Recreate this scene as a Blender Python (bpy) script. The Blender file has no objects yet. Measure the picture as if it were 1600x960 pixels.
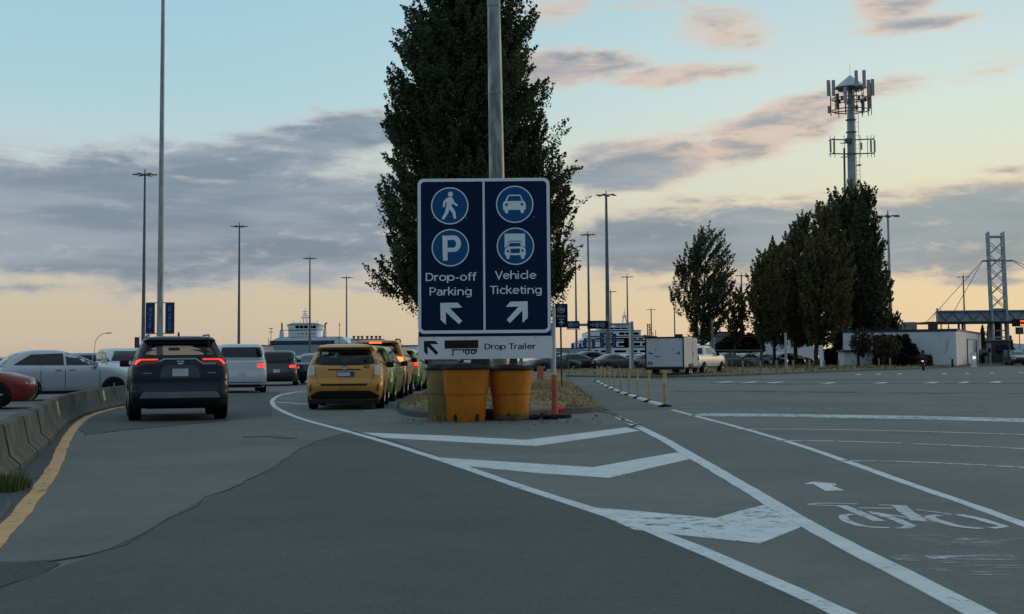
import bpy, bmesh, math, random
import numpy as np
from mathutils import Vector, Matrix
from mathutils.bvhtree import BVHTree
from mathutils.geometry import delaunay_2d_cdt

R = math.radians
sc = bpy.context.scene
col = sc.collection

# ------------------------------------------------------------------ camera
FPX, PITCH, ROLL, CAMH, PCY = 2200.0, R(4.2), R(0.5), 1.22, 397.0
cf = Vector((0, math.cos(PITCH), math.sin(PITCH)))
cu0 = Vector((0, -math.sin(PITCH), math.cos(PITCH)))
cr0 = Vector((1, 0, 0))
cr = cr0 * math.cos(ROLL) - cu0 * math.sin(ROLL)
cu = cu0 * math.cos(ROLL) + cr0 * math.sin(ROLL)
CAM = Vector((0, 0, CAMH))
cd = bpy.data.cameras.new('camera')
cam = bpy.data.objects.new('camera', cd)
col.objects.link(cam)
cd.sensor_width = 36.0
cd.lens = FPX * 36.0 / 1600.0
cd.shift_y = (PCY - 480.0) / 1600.0
cd.clip_start = 0.1
cd.clip_end = 20000
cam.matrix_world = Matrix(((cr.x, cu.x, -cf.x, 0), (cr.y, cu.y, -cf.y, 0), (cr.z, cu.z, -cf.z, CAMH), (0, 0, 0, 1)))
sc.camera = cam


def ray(px, py):
    return cf + cr * ((px - 800.0) / FPX) + cu * ((PCY - py) / FPX)


def G(px, py, z=0.0):
    """point of the plane z seen at a pixel of the photograph"""
    d = ray(px, py)
    t = (z - CAMH) / d.z
    return CAM + d * t


def P(px, py, D):
    """point at distance D (along y) seen at a pixel of the photograph"""
    d = ray(px, py)
    return CAM + d * (D / d.y)


def XZ(px, py, D):
    p = P(px, py, D)
    return p.x, p.z


# ------------------------------------------------------------------ render / colour
sc.view_settings.view_transform = 'Standard'
sc.view_settings.look = 'None'
sc.view_settings.exposure = 0.0
sc.view_settings.gamma = 1.0
sc.view_settings.use_curve_mapping = False
sc.render.engine = 'CYCLES'
sc.cycles.max_bounces = 8
sc.cycles.transparent_max_bounces = 12
sc.cycles.use_denoising = True


# ------------------------------------------------------------------ node helper
def srgb(r, g, b, a=1.0):
    def f(c):
        c = c / 255.0
        return c / 12.92 if c <= 0.04045 else ((c + 0.055) / 1.055) ** 2.4
    return (f(r), f(g), f(b), a)


class E:
    """a socket of a node tree with arithmetic"""
    def __init__(s, nt, sock):
        s.nt, s.s = nt, sock

    def _m(s, op, *o, clamp=False):
        n = s.nt.nodes.new('ShaderNodeMath')
        n.operation = op
        n.use_clamp = clamp
        for i, v in enumerate((s,) + o):
            if isinstance(v, E):
                s.nt.links.new(v.s, n.inputs[i])
            else:
                n.inputs[i].default_value = v
        return E(s.nt, n.outputs[0])

    def __add__(s, o): return s._m('ADD', o)
    def __sub__(s, o): return s._m('SUBTRACT', o)
    def __mul__(s, o): return s._m('MULTIPLY', o)
    def __truediv__(s, o): return s._m('DIVIDE', o)
    __radd__ = __add__
    __rmul__ = __mul__

    def step(s, a, b):
        n = s.nt.nodes.new('ShaderNodeMapRange')
        n.interpolation_type = 'SMOOTHSTEP'
        s.nt.links.new(s.s, n.inputs[0])
        n.inputs[1].default_value = a
        n.inputs[2].default_value = b
        return E(s.nt, n.outputs[0])


def mixc(nt, fac, a, b):
    n = nt.nodes.new('ShaderNodeMix')
    n.data_type = 'RGBA'
    for i, v in ((0, fac), (6, a), (7, b)):
        if isinstance(v, E):
            nt.links.new(v.s, n.inputs[i])
        else:
            n.inputs[i].default_value = v
    return E(nt, n.outputs[2])


def noise(nt, vec, scale, detail=4, rough=0.55, dist=0.0):
    n = nt.nodes.new('ShaderNodeTexNoise')
    n.inputs['Scale'].default_value = scale
    n.inputs['Detail'].default_value = detail
    n.inputs['Roughness'].default_value = rough
    n.inputs['Distortion'].default_value = dist
    nt.links.new(vec.s, n.inputs['Vector'])
    return E(nt, n.outputs[0])


def ramp(nt, fac, stops):
    n = nt.nodes.new('ShaderNodeValToRGB')
    cr_ = n.color_ramp
    while len(cr_.elements) < len(stops):
        cr_.elements.new(0.5)
    for e, (p, c) in zip(cr_.elements, stops):
        e.position = p
        e.color = c
    nt.links.new(fac.s, n.inputs[0])
    return E(nt, n.outputs[0])


# ------------------------------------------------------------------ world
SUN_AZ, SUN_EL = R(58), R(3.5)     # to the right of the view, just above the horizon
world = bpy.data.worlds.new('World')
sc.world = world
world.use_nodes = True
wt = world.node_tree
wt.nodes.clear()
tc = wt.nodes.new('ShaderNodeTexCoord')
sep = wt.nodes.new('ShaderNodeSeparateXYZ')
wt.links.new(tc.outputs['Generated'], sep.inputs[0])
wx, wy, wz = (E(wt, sep.outputs[i]) for i in range(3))
az = wx._m('ARCTAN2', wy)
el = wz._m('ARCSINE')
cb = wt.nodes.new('ShaderNodeCombineXYZ')
for i, v in enumerate((az * 7.0, el * 24.0)):
    wt.links.new(v.s, cb.inputs[i])
cb.inputs[2].default_value = 3.7
cvec = E(wt, cb.outputs[0])
cb2 = wt.nodes.new('ShaderNodeCombineXYZ')
for i, v in enumerate((az * 6.0, el * 40.0)):
    wt.links.new(v.s, cb2.inputs[i])
cb2.inputs[2].default_value = 11.0
cvec2 = E(wt, cb2.outputs[0])
n1 = noise(wt, cvec, 1.3, 8, 0.62, 0.5)
n2 = noise(wt, cvec2, 1.1, 5, 0.55, 0.2)
n3 = noise(wt, cvec, 4.5, 5, 0.6, 0.4)

elf = el * (1 / 1.5708)
left = ramp(wt, elf._m('MAXIMUM', 0.0), [
    (0.0, srgb(196, 176, 158)), (0.012, srgb(202, 186, 164)), (0.032, srgb(204, 193, 166)), (0.055, srgb(198, 202, 190)),
    (0.09, srgb(190, 210, 210)), (0.12, srgb(172, 207, 217)), (0.17, srgb(160, 200, 220)), (0.35, srgb(152, 186, 206)), (1.0, srgb(166, 190, 204))])
right = ramp(wt, elf._m('MAXIMUM', 0.0), [
    (0.0, srgb(226, 196, 164)), (0.012, srgb(234, 205, 164)), (0.032, srgb(232, 210, 168)), (0.055, srgb(226, 219, 182)),
    (0.09, srgb(222, 226, 204)), (0.115, srgb(210, 226, 220)), (0.17, srgb(184, 212, 218)), (0.35, srgb(166, 194, 206)), (1.0, srgb(166, 190, 204))])
sky = mixc(wt, az.step(-0.25, 0.34), left, right)
# the sky opposite the sunset is a duller blue
back = ramp(wt, elf._m('MAXIMUM', 0.0), [(0.0, srgb(70, 82, 100)), (0.08, srgb(96, 112, 132)), (0.22, srgb(152, 176, 194)), (1.0, srgb(166, 190, 204))])
sky = mixc(wt, wy.step(0.35, -0.5), sky, back)


def blob(px, py, rx, ry, rot=0.0, gain=1.0):
    a0, e0 = (px - 800) / FPX, (561 - py) / FPX
    c, s_ = math.cos(R(rot)), math.sin(R(rot))
    u = (az - a0) * c + (el - e0) * s_
    v = (el - e0) * c - (az - a0) * s_
    u = u * (FPX / rx)
    v = v * (FPX / ry)
    d = (u * u + v * v)._m('SQRT')
    return (d * -1.0 + 1.0) * gain


BL = [(-150, 340, 560, 125, 0, 1.3), (210, 348, 400, 122, 1, 1.35), (455, 350, 300, 112, -2, 1.25), (545, 214, 230, 42, 3, 1.0), (360, 270, 260, 50, 6, .8),
      (640, 320, 140, 100, 0, .8), (60, 452, 300, 20, 3, .5), (700, 420, 120, 30, 0, .4),
      (1010, 262, 220, 48, 9, 1.2), (1190, 222, 190, 46, 17, 1.1), (1260, 188, 110, 26, 12, .7), (930, 290, 130, 24, 0, .6),
      (1000, 385, 260, 66, 2, 1.1), (1240, 382, 280, 80, 0, 1.15), (1500, 380, 280, 84, 3, 1.3), (1250, 322, 330, 14, 0, .45),
      (880, 115, 160, 38, 5, 1.0), (1050, 128, 170, 20, 3, .6), (1150, 68, 110, 40, -10, .5), (880, 22, 100, 30, 0, .5), (1000, 20, 120, 14, 0, .4),
      (1415, 28, 100, 42, 10, .95), (1430, 68, 105, 17, 3, .7), (1330, 170, 160, 22, 12, .35), (1540, 145, 90, 16, 6, .3),
      (1540, 292, 90, 10, -3, .4), (120, 10, 100, 20, 0, .25), (1180, 452, 300, 12, 0, .3), (1520, 455, 140, 12, 0, .45)]
m = None
for b in BL:
    e = blob(*b)
    m = e if m is None else m._m('MAXIMUM', e)
raw = m + (n1 - 0.5) * 1.35 + (n3 - 0.5) * 0.75
dens = raw.step(-0.06, 0.50)
inframe = wy.step(0.2, 0.6)
# a loose broken deck over the rest of the sky
deck = (n1 + (n2 - 0.5) * 0.6).step(0.52, 0.66) * 0.45 * el.step(0.27, 0.5)
grey = mixc(wt, n2.step(0.35, 0.65), srgb(106, 126, 148), srgb(144, 156, 172))
grey = mixc(wt, az.step(0.0, 0.36) * 0.6, grey, srgb(126, 143, 155))
pink = mixc(wt, az.step(-0.3, 0.2), srgb(186, 186, 192), srgb(224, 200, 178))
thick = raw.step(0.05, 0.62)
ccol = mixc(wt, thick, pink, grey)
n4 = noise(wt, cvec2, 2.6, 6, 0.6, 0.5)
ccol = mixc(wt, n4.step(0.56, 0.75) * 0.28, ccol, pink)
# the higher clouds to the right catch the last warm light
warm = (az + (el - 0.15) * 1.2).step(0.0, 0.16) * el.step(0.095, 0.15)
n5 = noise(wt, cvec, 3.2, 6, 0.6, 0.3)
ccol = mixc(wt, warm * (n5.step(0.38, 0.60) * 0.65 + 0.15), ccol, srgb(232, 200, 178))
puff = n5.step(0.56, 0.72) * 0.55
ccol = mixc(wt, puff * (el - 0.05).step(0.0, 0.03), ccol, mixc(wt, az.step(-.3, .2), srgb(176, 184, 194), srgb(214, 204, 192)))
sky = mixc(wt, dens * inframe * 0.84, sky, ccol)
sky = mixc(wt, deck, sky, srgb(160, 172, 186))
nis = wt.nodes.new('ShaderNodeTexSky')
nis.sky_type = 'NISHITA'
nis.sun_disc = False
nis.sun_elevation = SUN_EL
nis.sun_rotation = SUN_AZ
bg1 = wt.nodes.new('ShaderNodeBackground')
bg1.inputs[1].default_value = 1.10
wt.links.new(sky.s, bg1.inputs[0])
bg2 = wt.nodes.new('ShaderNodeBackground')
bg2.inputs[1].default_value = 0.05
wt.links.new(nis.outputs[0], bg2.inputs[0])
add = wt.nodes.new('ShaderNodeMixShader')
add.inputs[0].default_value = 0.10
wt.links.new(bg1.outputs[0], add.inputs[1])
wt.links.new(bg2.outputs[0], add.inputs[2])
wo = wt.nodes.new('ShaderNodeOutputWorld')
wt.links.new(add.outputs[0], wo.inputs[0])

sd = bpy.data.lights.new('sun', 'SUN')
sd.energy = 0.45
sd.angle = R(12)
sd.color = (1.0, 0.68, 0.42)
sun = bpy.data.objects.new('sun', sd)
col.objects.link(sun)
sv = Vector((math.sin(SUN_AZ) * math.cos(SUN_EL), math.cos(SUN_AZ) * math.cos(SUN_EL), math.sin(SUN_EL)))
sun.rotation_euler = sv.to_track_quat('Z', 'Y').to_euler()
sun.location = (60, 40, 30)


# ------------------------------------------------------------------ materials
MATS = {}


def mat(key, c=(.5, .5, .5), rough=.6, metal=0.0, spec=.5, var=0.15, vscale=3.0, fine=0.0, fscale=60.0, bump=0.0, bscale=40.0,
        dirt=None, dirt_amt=0.0, dirt_scale=1.5, emit=None, estr=0.0, coat=0.0, backdark=False, stretch=(1, 1, 1), island=0.0, trans=0.0):
    if key in MATS:
        return MATS[key]
    m_ = bpy.data.materials.new(key)
    m_.use_nodes = True
    nt = m_.node_tree
    bs = nt.nodes['Principled BSDF']
    out = nt.nodes['Material Output']
    tc_ = nt.nodes.new('ShaderNodeTexCoord')
    mp = nt.nodes.new('ShaderNodeMapping')
    mp.inputs['Scale'].default_value = stretch
    nt.links.new(tc_.outputs['Object'], mp.inputs[0])
    v = E(nt, mp.outputs[0])
    c = tuple(c[:3]) + (1,)
    colr = None
    k = noise(nt, v, vscale, 4)
    lo = tuple(x * (1 - var) for x in c[:3]) + (1,)
    hi = tuple(min(1, x * (1 + var)) for x in c[:3]) + (1,)
    colr = mixc(nt, k.step(.3, .7), lo, hi)
    if fine:
        f = noise(nt, v, fscale, 2, .7)
        n = nt.nodes.new('ShaderNodeMix'); n.data_type = 'RGBA'; n.blend_type = 'MULTIPLY'
        n.inputs[0].default_value = 1.0
        nt.links.new(colr.s, n.inputs[6])
        g = mixc(nt, f.step(.32, .68), (1 - fine,) * 3 + (1,), (1 + fine,) * 3 + (1,))
        nt.links.new(g.s, n.inputs[7])
        colr = E(nt, n.outputs[2])
    if dirt is not None:
        d = noise(nt, v, dirt_scale, 7, .65, .3)
        colr = mixc(nt, d.step(.62 - dirt_amt * .5, .80 - dirt_amt * .4), colr, tuple(dirt[:3]) + (1,))
    if island:
        geo = nt.nodes.new('ShaderNodeNewGeometry')
        rnd = E(nt, geo.outputs['Random Per Island'])
        colr = mixc(nt, rnd, tuple(x * (1 - island) for x in c[:3]) + (1,), tuple(x * (1 + island) for x in c[:3]) + (1,))
        big = noise(nt, v, vscale, 3)
        n = nt.nodes.new('ShaderNodeMix'); n.data_type = 'RGBA'; n.blend_type = 'MULTIPLY'; n.inputs[0].default_value = 1.0
        nt.links.new(colr.s, n.inputs[6])
        g = mixc(nt, big.step(.35, .65), (1 - var,) * 3 + (1,), (1 + var, 1 + var * .9, 1 + var * .6, 1))
        nt.links.new(g.s, n.inputs[7])
        colr = E(nt, n.outputs[2])
    nt.links.new(colr.s, bs.inputs['Base Color'])
    bs.inputs['Roughness'].default_value = rough
    bs.inputs['Metallic'].default_value = metal
    bs.inputs['Specular IOR Level'].default_value = spec
    if coat:
        bs.inputs['Coat Weight'].default_value = coat
        bs.inputs['Coat Roughness'].default_value = 0.06
    if emit is not None:
        bs.inputs['Emission Color'].default_value = tuple(emit[:3]) + (1,)
        bs.inputs['Emission Strength'].default_value = estr
    if bump:
        bn = noise(nt, v, bscale, 4, .6)
        bp = nt.nodes.new('ShaderNodeBump')
        bp.inputs['Strength'].default_value = bump
        bp.inputs['Distance'].default_value = 0.02
        nt.links.new(bn.s, bp.inputs['Height'])
        nt.links.new(bp.outputs[0], bs.inputs['Normal'])
    last = bs.outputs[0]
    if trans:
        tr = nt.nodes.new('ShaderNodeBsdfTranslucent')
        nt.links.new(colr.s, tr.inputs[0])
        mx = nt.nodes.new('ShaderNodeMixShader')
        mx.inputs[0].default_value = trans
        nt.links.new(last, mx.inputs[1]); nt.links.new(tr.outputs[0], mx.inputs[2])
        last = mx.outputs[0]
    if backdark:
        geo = nt.nodes.new('ShaderNodeNewGeometry')
        df = nt.nodes.new('ShaderNodeBsdfDiffuse')
        df.inputs[0].default_value = (.02, .02, .022, 1)
        mx = nt.nodes.new('ShaderNodeMixShader')
        nt.links.new(geo.outputs['Backfacing'], mx.inputs[0])
        nt.links.new(last, mx.inputs[1]); nt.links.new(df.outputs[0], mx.inputs[2])
        last = mx.outputs[0]
    nt.links.new(last, out.inputs[0])
    MATS[key] = m_
    return m_


def glass_mat(key, tint, refl=.06):
    if key in MATS:
        return MATS[key]
    m_ = bpy.data.materials.new(key)
    m_.use_nodes = True
    nt = m_.node_tree
    nt.nodes.remove(nt.nodes['Principled BSDF'])
    out = nt.nodes['Material Output']
    tr = nt.nodes.new('ShaderNodeBsdfTransparent'); tr.inputs[0].default_value = tuple(tint) + (1,)
    gl = nt.nodes.new('ShaderNodeBsdfGlossy'); gl.inputs['Roughness'].default_value = .03
    lw = nt.nodes.new('ShaderNodeLayerWeight'); lw.inputs[0].default_value = .5
    fr_ = E(nt, lw.outputs['Facing'])._m('POWER', 4.0) * .6 + refl
    mx = nt.nodes.new('ShaderNodeMixShader')
    nt.links.new(fr_.s, mx.inputs[0])
    nt.links.new(tr.outputs[0], mx.inputs[1]); nt.links.new(gl.outputs[0], mx.inputs[2])
    nt.links.new(mx.outputs[0], out.inputs[0])
    MATS[key] = m_
    return m_


def asphalt(key, base, fine=.3, crack=True):
    """asphalt with aggregate speckle, blotches and faint wheel tracks"""
    if key in MATS:
        return MATS[key]
    m_ = bpy.data.materials.new(key)
    m_.use_nodes = True
    nt = m_.node_tree
    bs = nt.nodes['Principled BSDF']
    tc_ = nt.nodes.new('ShaderNodeTexCoord')
    v = E(nt, tc_.outputs['Object'])
    big = noise(nt, v, .22, 5, .6, .4)
    mid = noise(nt, v, 1.7, 5, .65, .2)
    ag = noise(nt, v, 38, 3, .8)
    ag2 = noise(nt, v, 12, 3, .7)
    c = mixc(nt, big.step(.3, .7), tuple(x * .86 for x in base) + (1,), tuple(x * 1.16 for x in base) + (1,))
    f = (mid - .5) * .5 + (ag - .5) * (fine * 5.5) + (ag2 - .5) * (fine * 1.8) + 1.0
    n = nt.nodes.new('ShaderNodeVectorMath'); n.operation = 'SCALE'
    nt.links.new(c.s, n.inputs[0]); nt.links.new(f.s, n.inputs['Scale'])
    cc = E(nt, n.outputs[0])
    if crack:
        vo = nt.nodes.new('ShaderNodeTexVoronoi'); vo.feature = 'DISTANCE_TO_EDGE'
        vo.inputs['Scale'].default_value = .16
        w = nt.nodes.new('ShaderNodeVectorMath'); w.operation = 'ADD'
        nv = nt.nodes.new('ShaderNodeTexNoise'); nv.inputs['Scale'].default_value = 1.2; nv.inputs['Detail'].default_value = 5
        nt.links.new(v.s, nv.inputs['Vector'])
        nt.links.new(v.s, w.inputs[0]); nt.links.new(nv.outputs['Color'], w.inputs[1])
        nt.links.new(w.outputs[0], vo.inputs['Vector'])
        d = E(nt, vo.outputs['Distance'])
        gate = noise(nt, v, .35, 2)
        k = d.step(.0030, .0008) * gate.step(.55, .63) * .3
        cc = mixc(nt, k, cc, tuple(x * .45 for x in base) + (1,))
    nt.links.new(cc.s, bs.inputs['Base Color'])
    bs.inputs['Roughness'].default_value = .82
    bs.inputs['Specular IOR Level'].default_value = .35
    bp = nt.nodes.new('ShaderNodeBump'); bp.inputs['Strength'].default_value = .35; bp.inputs['Distance'].default_value = .006
    nt.links.new(ag.s, bp.inputs['Height']); nt.links.new(bp.outputs[0], bs.inputs['Normal'])
    MATS[key] = m_
    return m_


def paint_mark(key, base, wear=.3, scale=6.0, alpha=False, stretch=(1, 1, 1)):
    """road paint; worn places show the asphalt below"""
    if key in MATS:
        return MATS[key]
    m_ = bpy.data.materials.new(key)
    m_.use_nodes = True
    nt = m_.node_tree
    bs = nt.nodes['Principled BSDF']
    out = nt.nodes['Material Output']
    tc_ = nt.nodes.new('ShaderNodeTexCoord')
    mp = nt.nodes.new('ShaderNodeMapping'); mp.inputs['Scale'].default_value = stretch
    nt.links.new(tc_.outputs['Object'], mp.inputs[0])
    v = E(nt, mp.outputs[0])
    a = noise(nt, v, scale, 6, .7, .2)
    b = noise(nt, v, .8, 3)
    k = (a + (b - .5) * .35).step(.62 - wear * .28, .76 - wear * .2)
    sh = mixc(nt, noise(nt, v, 3, 4).step(.3, .7), tuple(x * .82 for x in base) + (1,), tuple(base) + (1,))
    nt.links.new(sh.s, bs.inputs['Base Color'])
    bs.inputs['Roughness'].default_value = .6
    tr = nt.nodes.new('ShaderNodeBsdfTransparent')
    mx = nt.nodes.new('ShaderNodeMixShader')
    k2 = k * (1.0 if alpha else .8)
    nt.links.new(k2.s, mx.inputs[0])
    nt.links.new(bs.outputs[0], mx.inputs[1]); nt.links.new(tr.outputs[0], mx.inputs[2])
    nt.links.new(mx.outputs[0], out.inputs[0])
    MATS[key] = m_
    return m_


# ------------------------------------------------------------------ mesh builder
class MB:
    def __init__(s):
        s.v, s.f = [], []

    def add(s, vs, fs):
        k = len(s.v)
        s.v += [tuple(a) for a in vs]
        s.f += [tuple(k + i for i in f) for f in fs]
        return s

    def box(s, c, size, rz=0.0, taper=1.0):
        cx, cy, cz = c
        a, b, h = size[0] / 2, size[1] / 2, size[2] / 2
        pts = []
        for z, t in ((-h, 1.0), (h, taper)):
            for x, y in ((-a, -b), (a, -b), (a, b), (-a, b)):
                x, y = x * t, y * t
                pts.append((cx + x * math.cos(rz) - y * math.sin(rz), cy + x * math.sin(rz) + y * math.cos(rz), cz + z))
        return s.add(pts, [(3, 2, 1, 0), (4, 5, 6, 7), (0, 1, 5, 4), (1, 2, 6, 5), (2, 3, 7, 6), (3, 0, 4, 7)])

    def tube(s, p0, p1, r0, r1=None, n=8, caps=True):
        p0, p1 = Vector(p0), Vector(p1)
        r1 = r0 if r1 is None else r1
        d = (p1 - p0).normalized()
        u = d.orthogonal().normalized()
        w = d.cross(u)
        vs = []
        for p, r in ((p0, r0), (p1, r1)):
            for i in range(n):
                a = 2 * math.pi * i / n
                vs.append(p + u * (r * math.cos(a)) + w * (r * math.sin(a)))
        fs = [(i, (i + 1) % n, n + (i + 1) % n, n + i) for i in range(n)]
        if caps:
            fs += [tuple(range(n - 1, -1, -1)), tuple(range(n, 2 * n))]
        return s.add(vs, fs)

    def path(s, pts, r, n=6):
        for a, b in zip(pts[:-1], pts[1:]):
            s.tube(a, b, r, r, n)
        return s

    def lathe(s, prof, c=(0, 0, 0), n=24, axis='z'):
        vs, fs = [], []
        for r, h in prof:
            for i in range(n):
                a = 2 * math.pi * i / n
                if axis == 'z':
                    vs.append((c[0] + r * math.cos(a), c[1] + r * math.sin(a), c[2] + h))
                else:
                    vs.append((c[0] + h, c[1] + r * math.cos(a), c[2] + r * math.sin(a)))
        m_ = len(prof)
        for j in range(m_ - 1):
            for i in range(n):
                q = (j * n + i, j * n + (i + 1) % n, (j + 1) * n + (i + 1) % n, (j + 1) * n + i)
                fs.append(q)
        fs.append(tuple(range(n - 1, -1, -1)))
        fs.append(tuple((m_ - 1) * n + i for i in range(n)))
        return s.add(vs, fs)

    def prism_y(s, poly, y0, y1):
        """poly in (x, z), extruded along y"""
        n = len(poly)
        vs = [(x, y0, z) for x, z in poly] + [(x, y1, z) for x, z in poly]
        fs = [tuple(range(n)), tuple(range(2 * n - 1, n - 1, -1))]
        fs += [(i, n + i, n + (i + 1) % n, (i + 1) % n) for i in range(n)]
        return s.add(vs, fs)

    def prism_x(s, poly, x0, x1):
        n = len(poly)
        vs = [(x0, y, z) for y, z in poly] + [(x1, y, z) for y, z in poly]
        fs = [tuple(range(n)), tuple(range(2 * n - 1, n - 1, -1))]
        fs += [(i, n + i, n + (i + 1) % n, (i + 1) % n) for i in range(n)]
        return s.add(vs, fs)

    def prism_z(s, poly, z0, z1):
        n = len(poly)
        vs = [(x, y, z0) for x, y in poly] + [(x, y, z1) for x, y in poly]
        fs = [tuple(range(n - 1, -1, -1)), tuple(range(n, 2 * n))]
        fs += [(i, (i + 1) % n, n + (i + 1) % n, n + i) for i in range(n)]
        return s.add(vs, fs)

    def build(s, name, m_, parent=None, smooth=False, bevel=0.0, loc=None, fix=True):
        me = bpy.data.meshes.new(name)
        me.from_pydata(s.v, [], s.f)
        if fix or bevel:
            bm = bmesh.new(); bm.from_mesh(me)
            if bevel:
                bmesh.ops.bevel(bm, geom=[e for e in bm.edges if e.is_manifold and e.calc_face_angle(0) > .5], offset=bevel, segments=2, profile=.6, affect='EDGES')
            bmesh.ops.recalc_face_normals(bm, faces=bm.faces)
            bm.to_mesh(me); bm.free()
        if m_ is not None:
            me.materials.append(m_)
        o = bpy.data.objects.new(name, me)
        col.objects.link(o)
        if smooth:
            for p in me.polygons:
                p.use_smooth = True
            try:
                me.set_sharp_from_angle(angle=R(38))
            except Exception:
                pass
        if parent is not None:
            o.parent = parent
        if loc is not None:
            o.location = loc
        return o


def tag(o, label=None, cat=None, group=None, kind=None):
    if label: o['label'] = label
    if cat: o['category'] = cat
    if group: o['group'] = group
    if kind: o['kind'] = kind
    return o


def empty(name, loc=(0, 0, 0), rz=0.0, label=None, cat=None, group=None):
    o = bpy.data.objects.new(name, None)
    col.objects.link(o)
    o.empty_display_size = .3
    o.location = loc
    o.rotation_euler = (0, 0, rz)
    return tag(o, label, cat, group)


def copy_tree(o, parent=None):
    c = o.copy()
    col.objects.link(c)
    if parent is not None:
        c.parent = parent
    for ch in list(o.children):
        copy_tree(ch, c)
    return c


def place(o, loc, rz, label, group=None, scale=None):
    o.location = loc
    o.rotation_euler = (0, 0, rz)
    if scale: o.scale = (scale,) * 3
    o['label'] = label
    if group: o['group'] = group
    return o


def text_mesh(body, size, mname, m_, parent, loc, rot=(R(90), 0, 0), align='CENTER', depth=.004, sx=1.0, offset=0.0, spacing=1.0):
    cu_ = bpy.data.curves.new('lettering', 'FONT')
    cu_.body = body
    cu_.size = size
    cu_.align_x = align
    cu_.extrude = depth
    cu_.offset = offset
    cu_.space_character = spacing
    t = bpy.data.objects.new('tmp_text', cu_)
    col.objects.link(t)
    dg = bpy.context.evaluated_depsgraph_get()
    me = bpy.data.meshes.new_from_object(t.evaluated_get(dg))
    col.objects.unlink(t); bpy.data.objects.remove(t)
    me.materials.clear(); me.materials.append(m_)
    o = bpy.data.objects.new(mname, me)
    col.objects.link(o)
    o.parent = parent
    o.location = loc
    o.rotation_euler = rot
    o.scale = (sx, 1, 1)
    return o


# ------------------------------------------------------------------ palette
M_ground = mat('dry_ground', (.10, .095, .075), .95, vscale=.3, var=.3)
M_lot = asphalt('lot_asphalt', (.138, .138, .124), .24)
M_new = asphalt('lane_asphalt', (.075, .073, .065), .34)
M_old = asphalt('old_lane_asphalt', (.126, .121, .110), .20, crack=False)
M_dark = asphalt('dark_seal_asphalt', (.070, .070, .066), .32)
M_verge = asphalt('verge_asphalt', (.055, .054, .047), .4)
M_rough = asphalt('broken_asphalt', (.050, .048, .042), .6)
M_crack = mat('crack_fill', (.050, .050, .046), .8, fine=.3)
M_white = paint_mark('white_road_paint', (.62, .65, .66), .22, 14)
M_whitew = paint_mark('worn_white_paint', (.54, .56, .57), .55, 7)
M_whiteg = paint_mark('ghost_white_paint', (.52, .54, .54), 1.25, 9, alpha=True, stretch=(.5, 2.4, 1))
M_faint = paint_mark('faint_white_paint', (.40, .42, .42), 1.0, 3, alpha=True, stretch=(.6, 2, 1))
M_yellow = paint_mark('yellow_road_paint', (.62, .31, .08), .30, 8)
M_kerb = mat('kerb_concrete', (.10, .095, .08), .9, fine=.25, fscale=30, dirt=(.06, .06, .05), dirt_amt=.3, bump=.3)
M_conc = mat('barrier_concrete', (.125, .113, .088), .92, vscale=1.3, var=.25, fine=.22, fscale=35, dirt=(.065, .06, .048), dirt_amt=.42, dirt_scale=1.6, bump=.5)
M_straw = mat('dry_grass_earth', (.23, .165, .085), .95, vscale=1.1, var=.4, fine=.45, fscale=18, dirt=(.07, .065, .035), dirt_amt=.35, dirt_scale=.9, bump=.8, bscale=22)
M_greengr = mat('verge_grass_earth', (.12, .105, .055), .95, vscale=.25, var=.4, fine=.4, fscale=9, dirt=(.06, .07, .03), dirt_amt=.35, dirt_scale=.3)
M_blade = mat('dry_grass_blades', (.38, .27, .14), .9, vscale=.8, var=.35, island=.5, trans=.3)
M_bladeg = mat('green_grass_blades', (.10, .12, .035), .9, vscale=.8, var=.35, island=.5, trans=.3)
M_steel = mat('galvanised_steel', (.36, .38, .38), .5, metal=.25, vscale=2, var=.2, dirt=(.2, .19, .17), dirt_amt=.25, stretch=(3, 3, .5))
M_steeld = mat('weathered_dark_steel', (.13, .15, .14), .6, metal=.2, vscale=1, var=.2)
M_wsteel = mat('white_painted_steel', (.62, .64, .66), .5, vscale=2, var=.08)
M_signback = mat('sign_aluminium', (.40, .41, .42), .45, metal=.4)
M_navy = mat('navy_sign_face', (.0035, .017, .060), .5, vscale=.6, var=.08, spec=.12)
M_blue = mat('light_blue_sign_disc', (.012, .092, .225), .5, vscale=.6, var=.05, spec=.12)
M_refl = mat('white_sign_sheeting', (.76, .82, .85), .5, vscale=1.2, var=.05, spec=.3)
M_board = mat('white_board_face', (.74, .77, .76), .5, vscale=.9, var=.06, dirt=(.58, .60, .60), dirt_amt=.15, spec=.3)
M_black = mat('black_sign_vinyl', (.008, .008, .009), .5, spec=.3)
M_rubber = mat('black_rubber', (.012, .012, .012), .85, fine=.2, spec=.3)
M_tyre = mat('tyre_rubber', (.010, .010, .010), .9, spec=.2)
M_rim = mat('alloy_rim', (.32, .33, .34), .4, metal=.7)
M_barrel = mat('yellow_barrel_plastic', (.56, .17, .010), .62, vscale=1.5, var=.14, fine=.08, fscale=14, dirt=(.32, .12, .01), dirt_amt=.18, dirt_scale=1.4, stretch=(1, 1, .6), bump=.06, bscale=10, spec=.3)
M_barrelt = mat('tan_barrel_plastic', (.27, .19, .06), .8, vscale=2, var=.2, dirt=(.12, .1, .06), dirt_amt=.4, bump=.1)
M_lid = mat('black_barrel_lid', (.014, .013, .013), .75, spec=.2, vscale=4, var=.4, dirt=(.06, .055, .05), dirt_amt=.3, bump=.15)
M_orange = mat('faded_orange_plastic', (.52, .145, .075), .7, vscale=3, var=.15, dirt=(.35, .15, .10), dirt_amt=.35)
M_cone = mat('orange_red_cone_plastic', (.75, .06, .04), .6)
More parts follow.
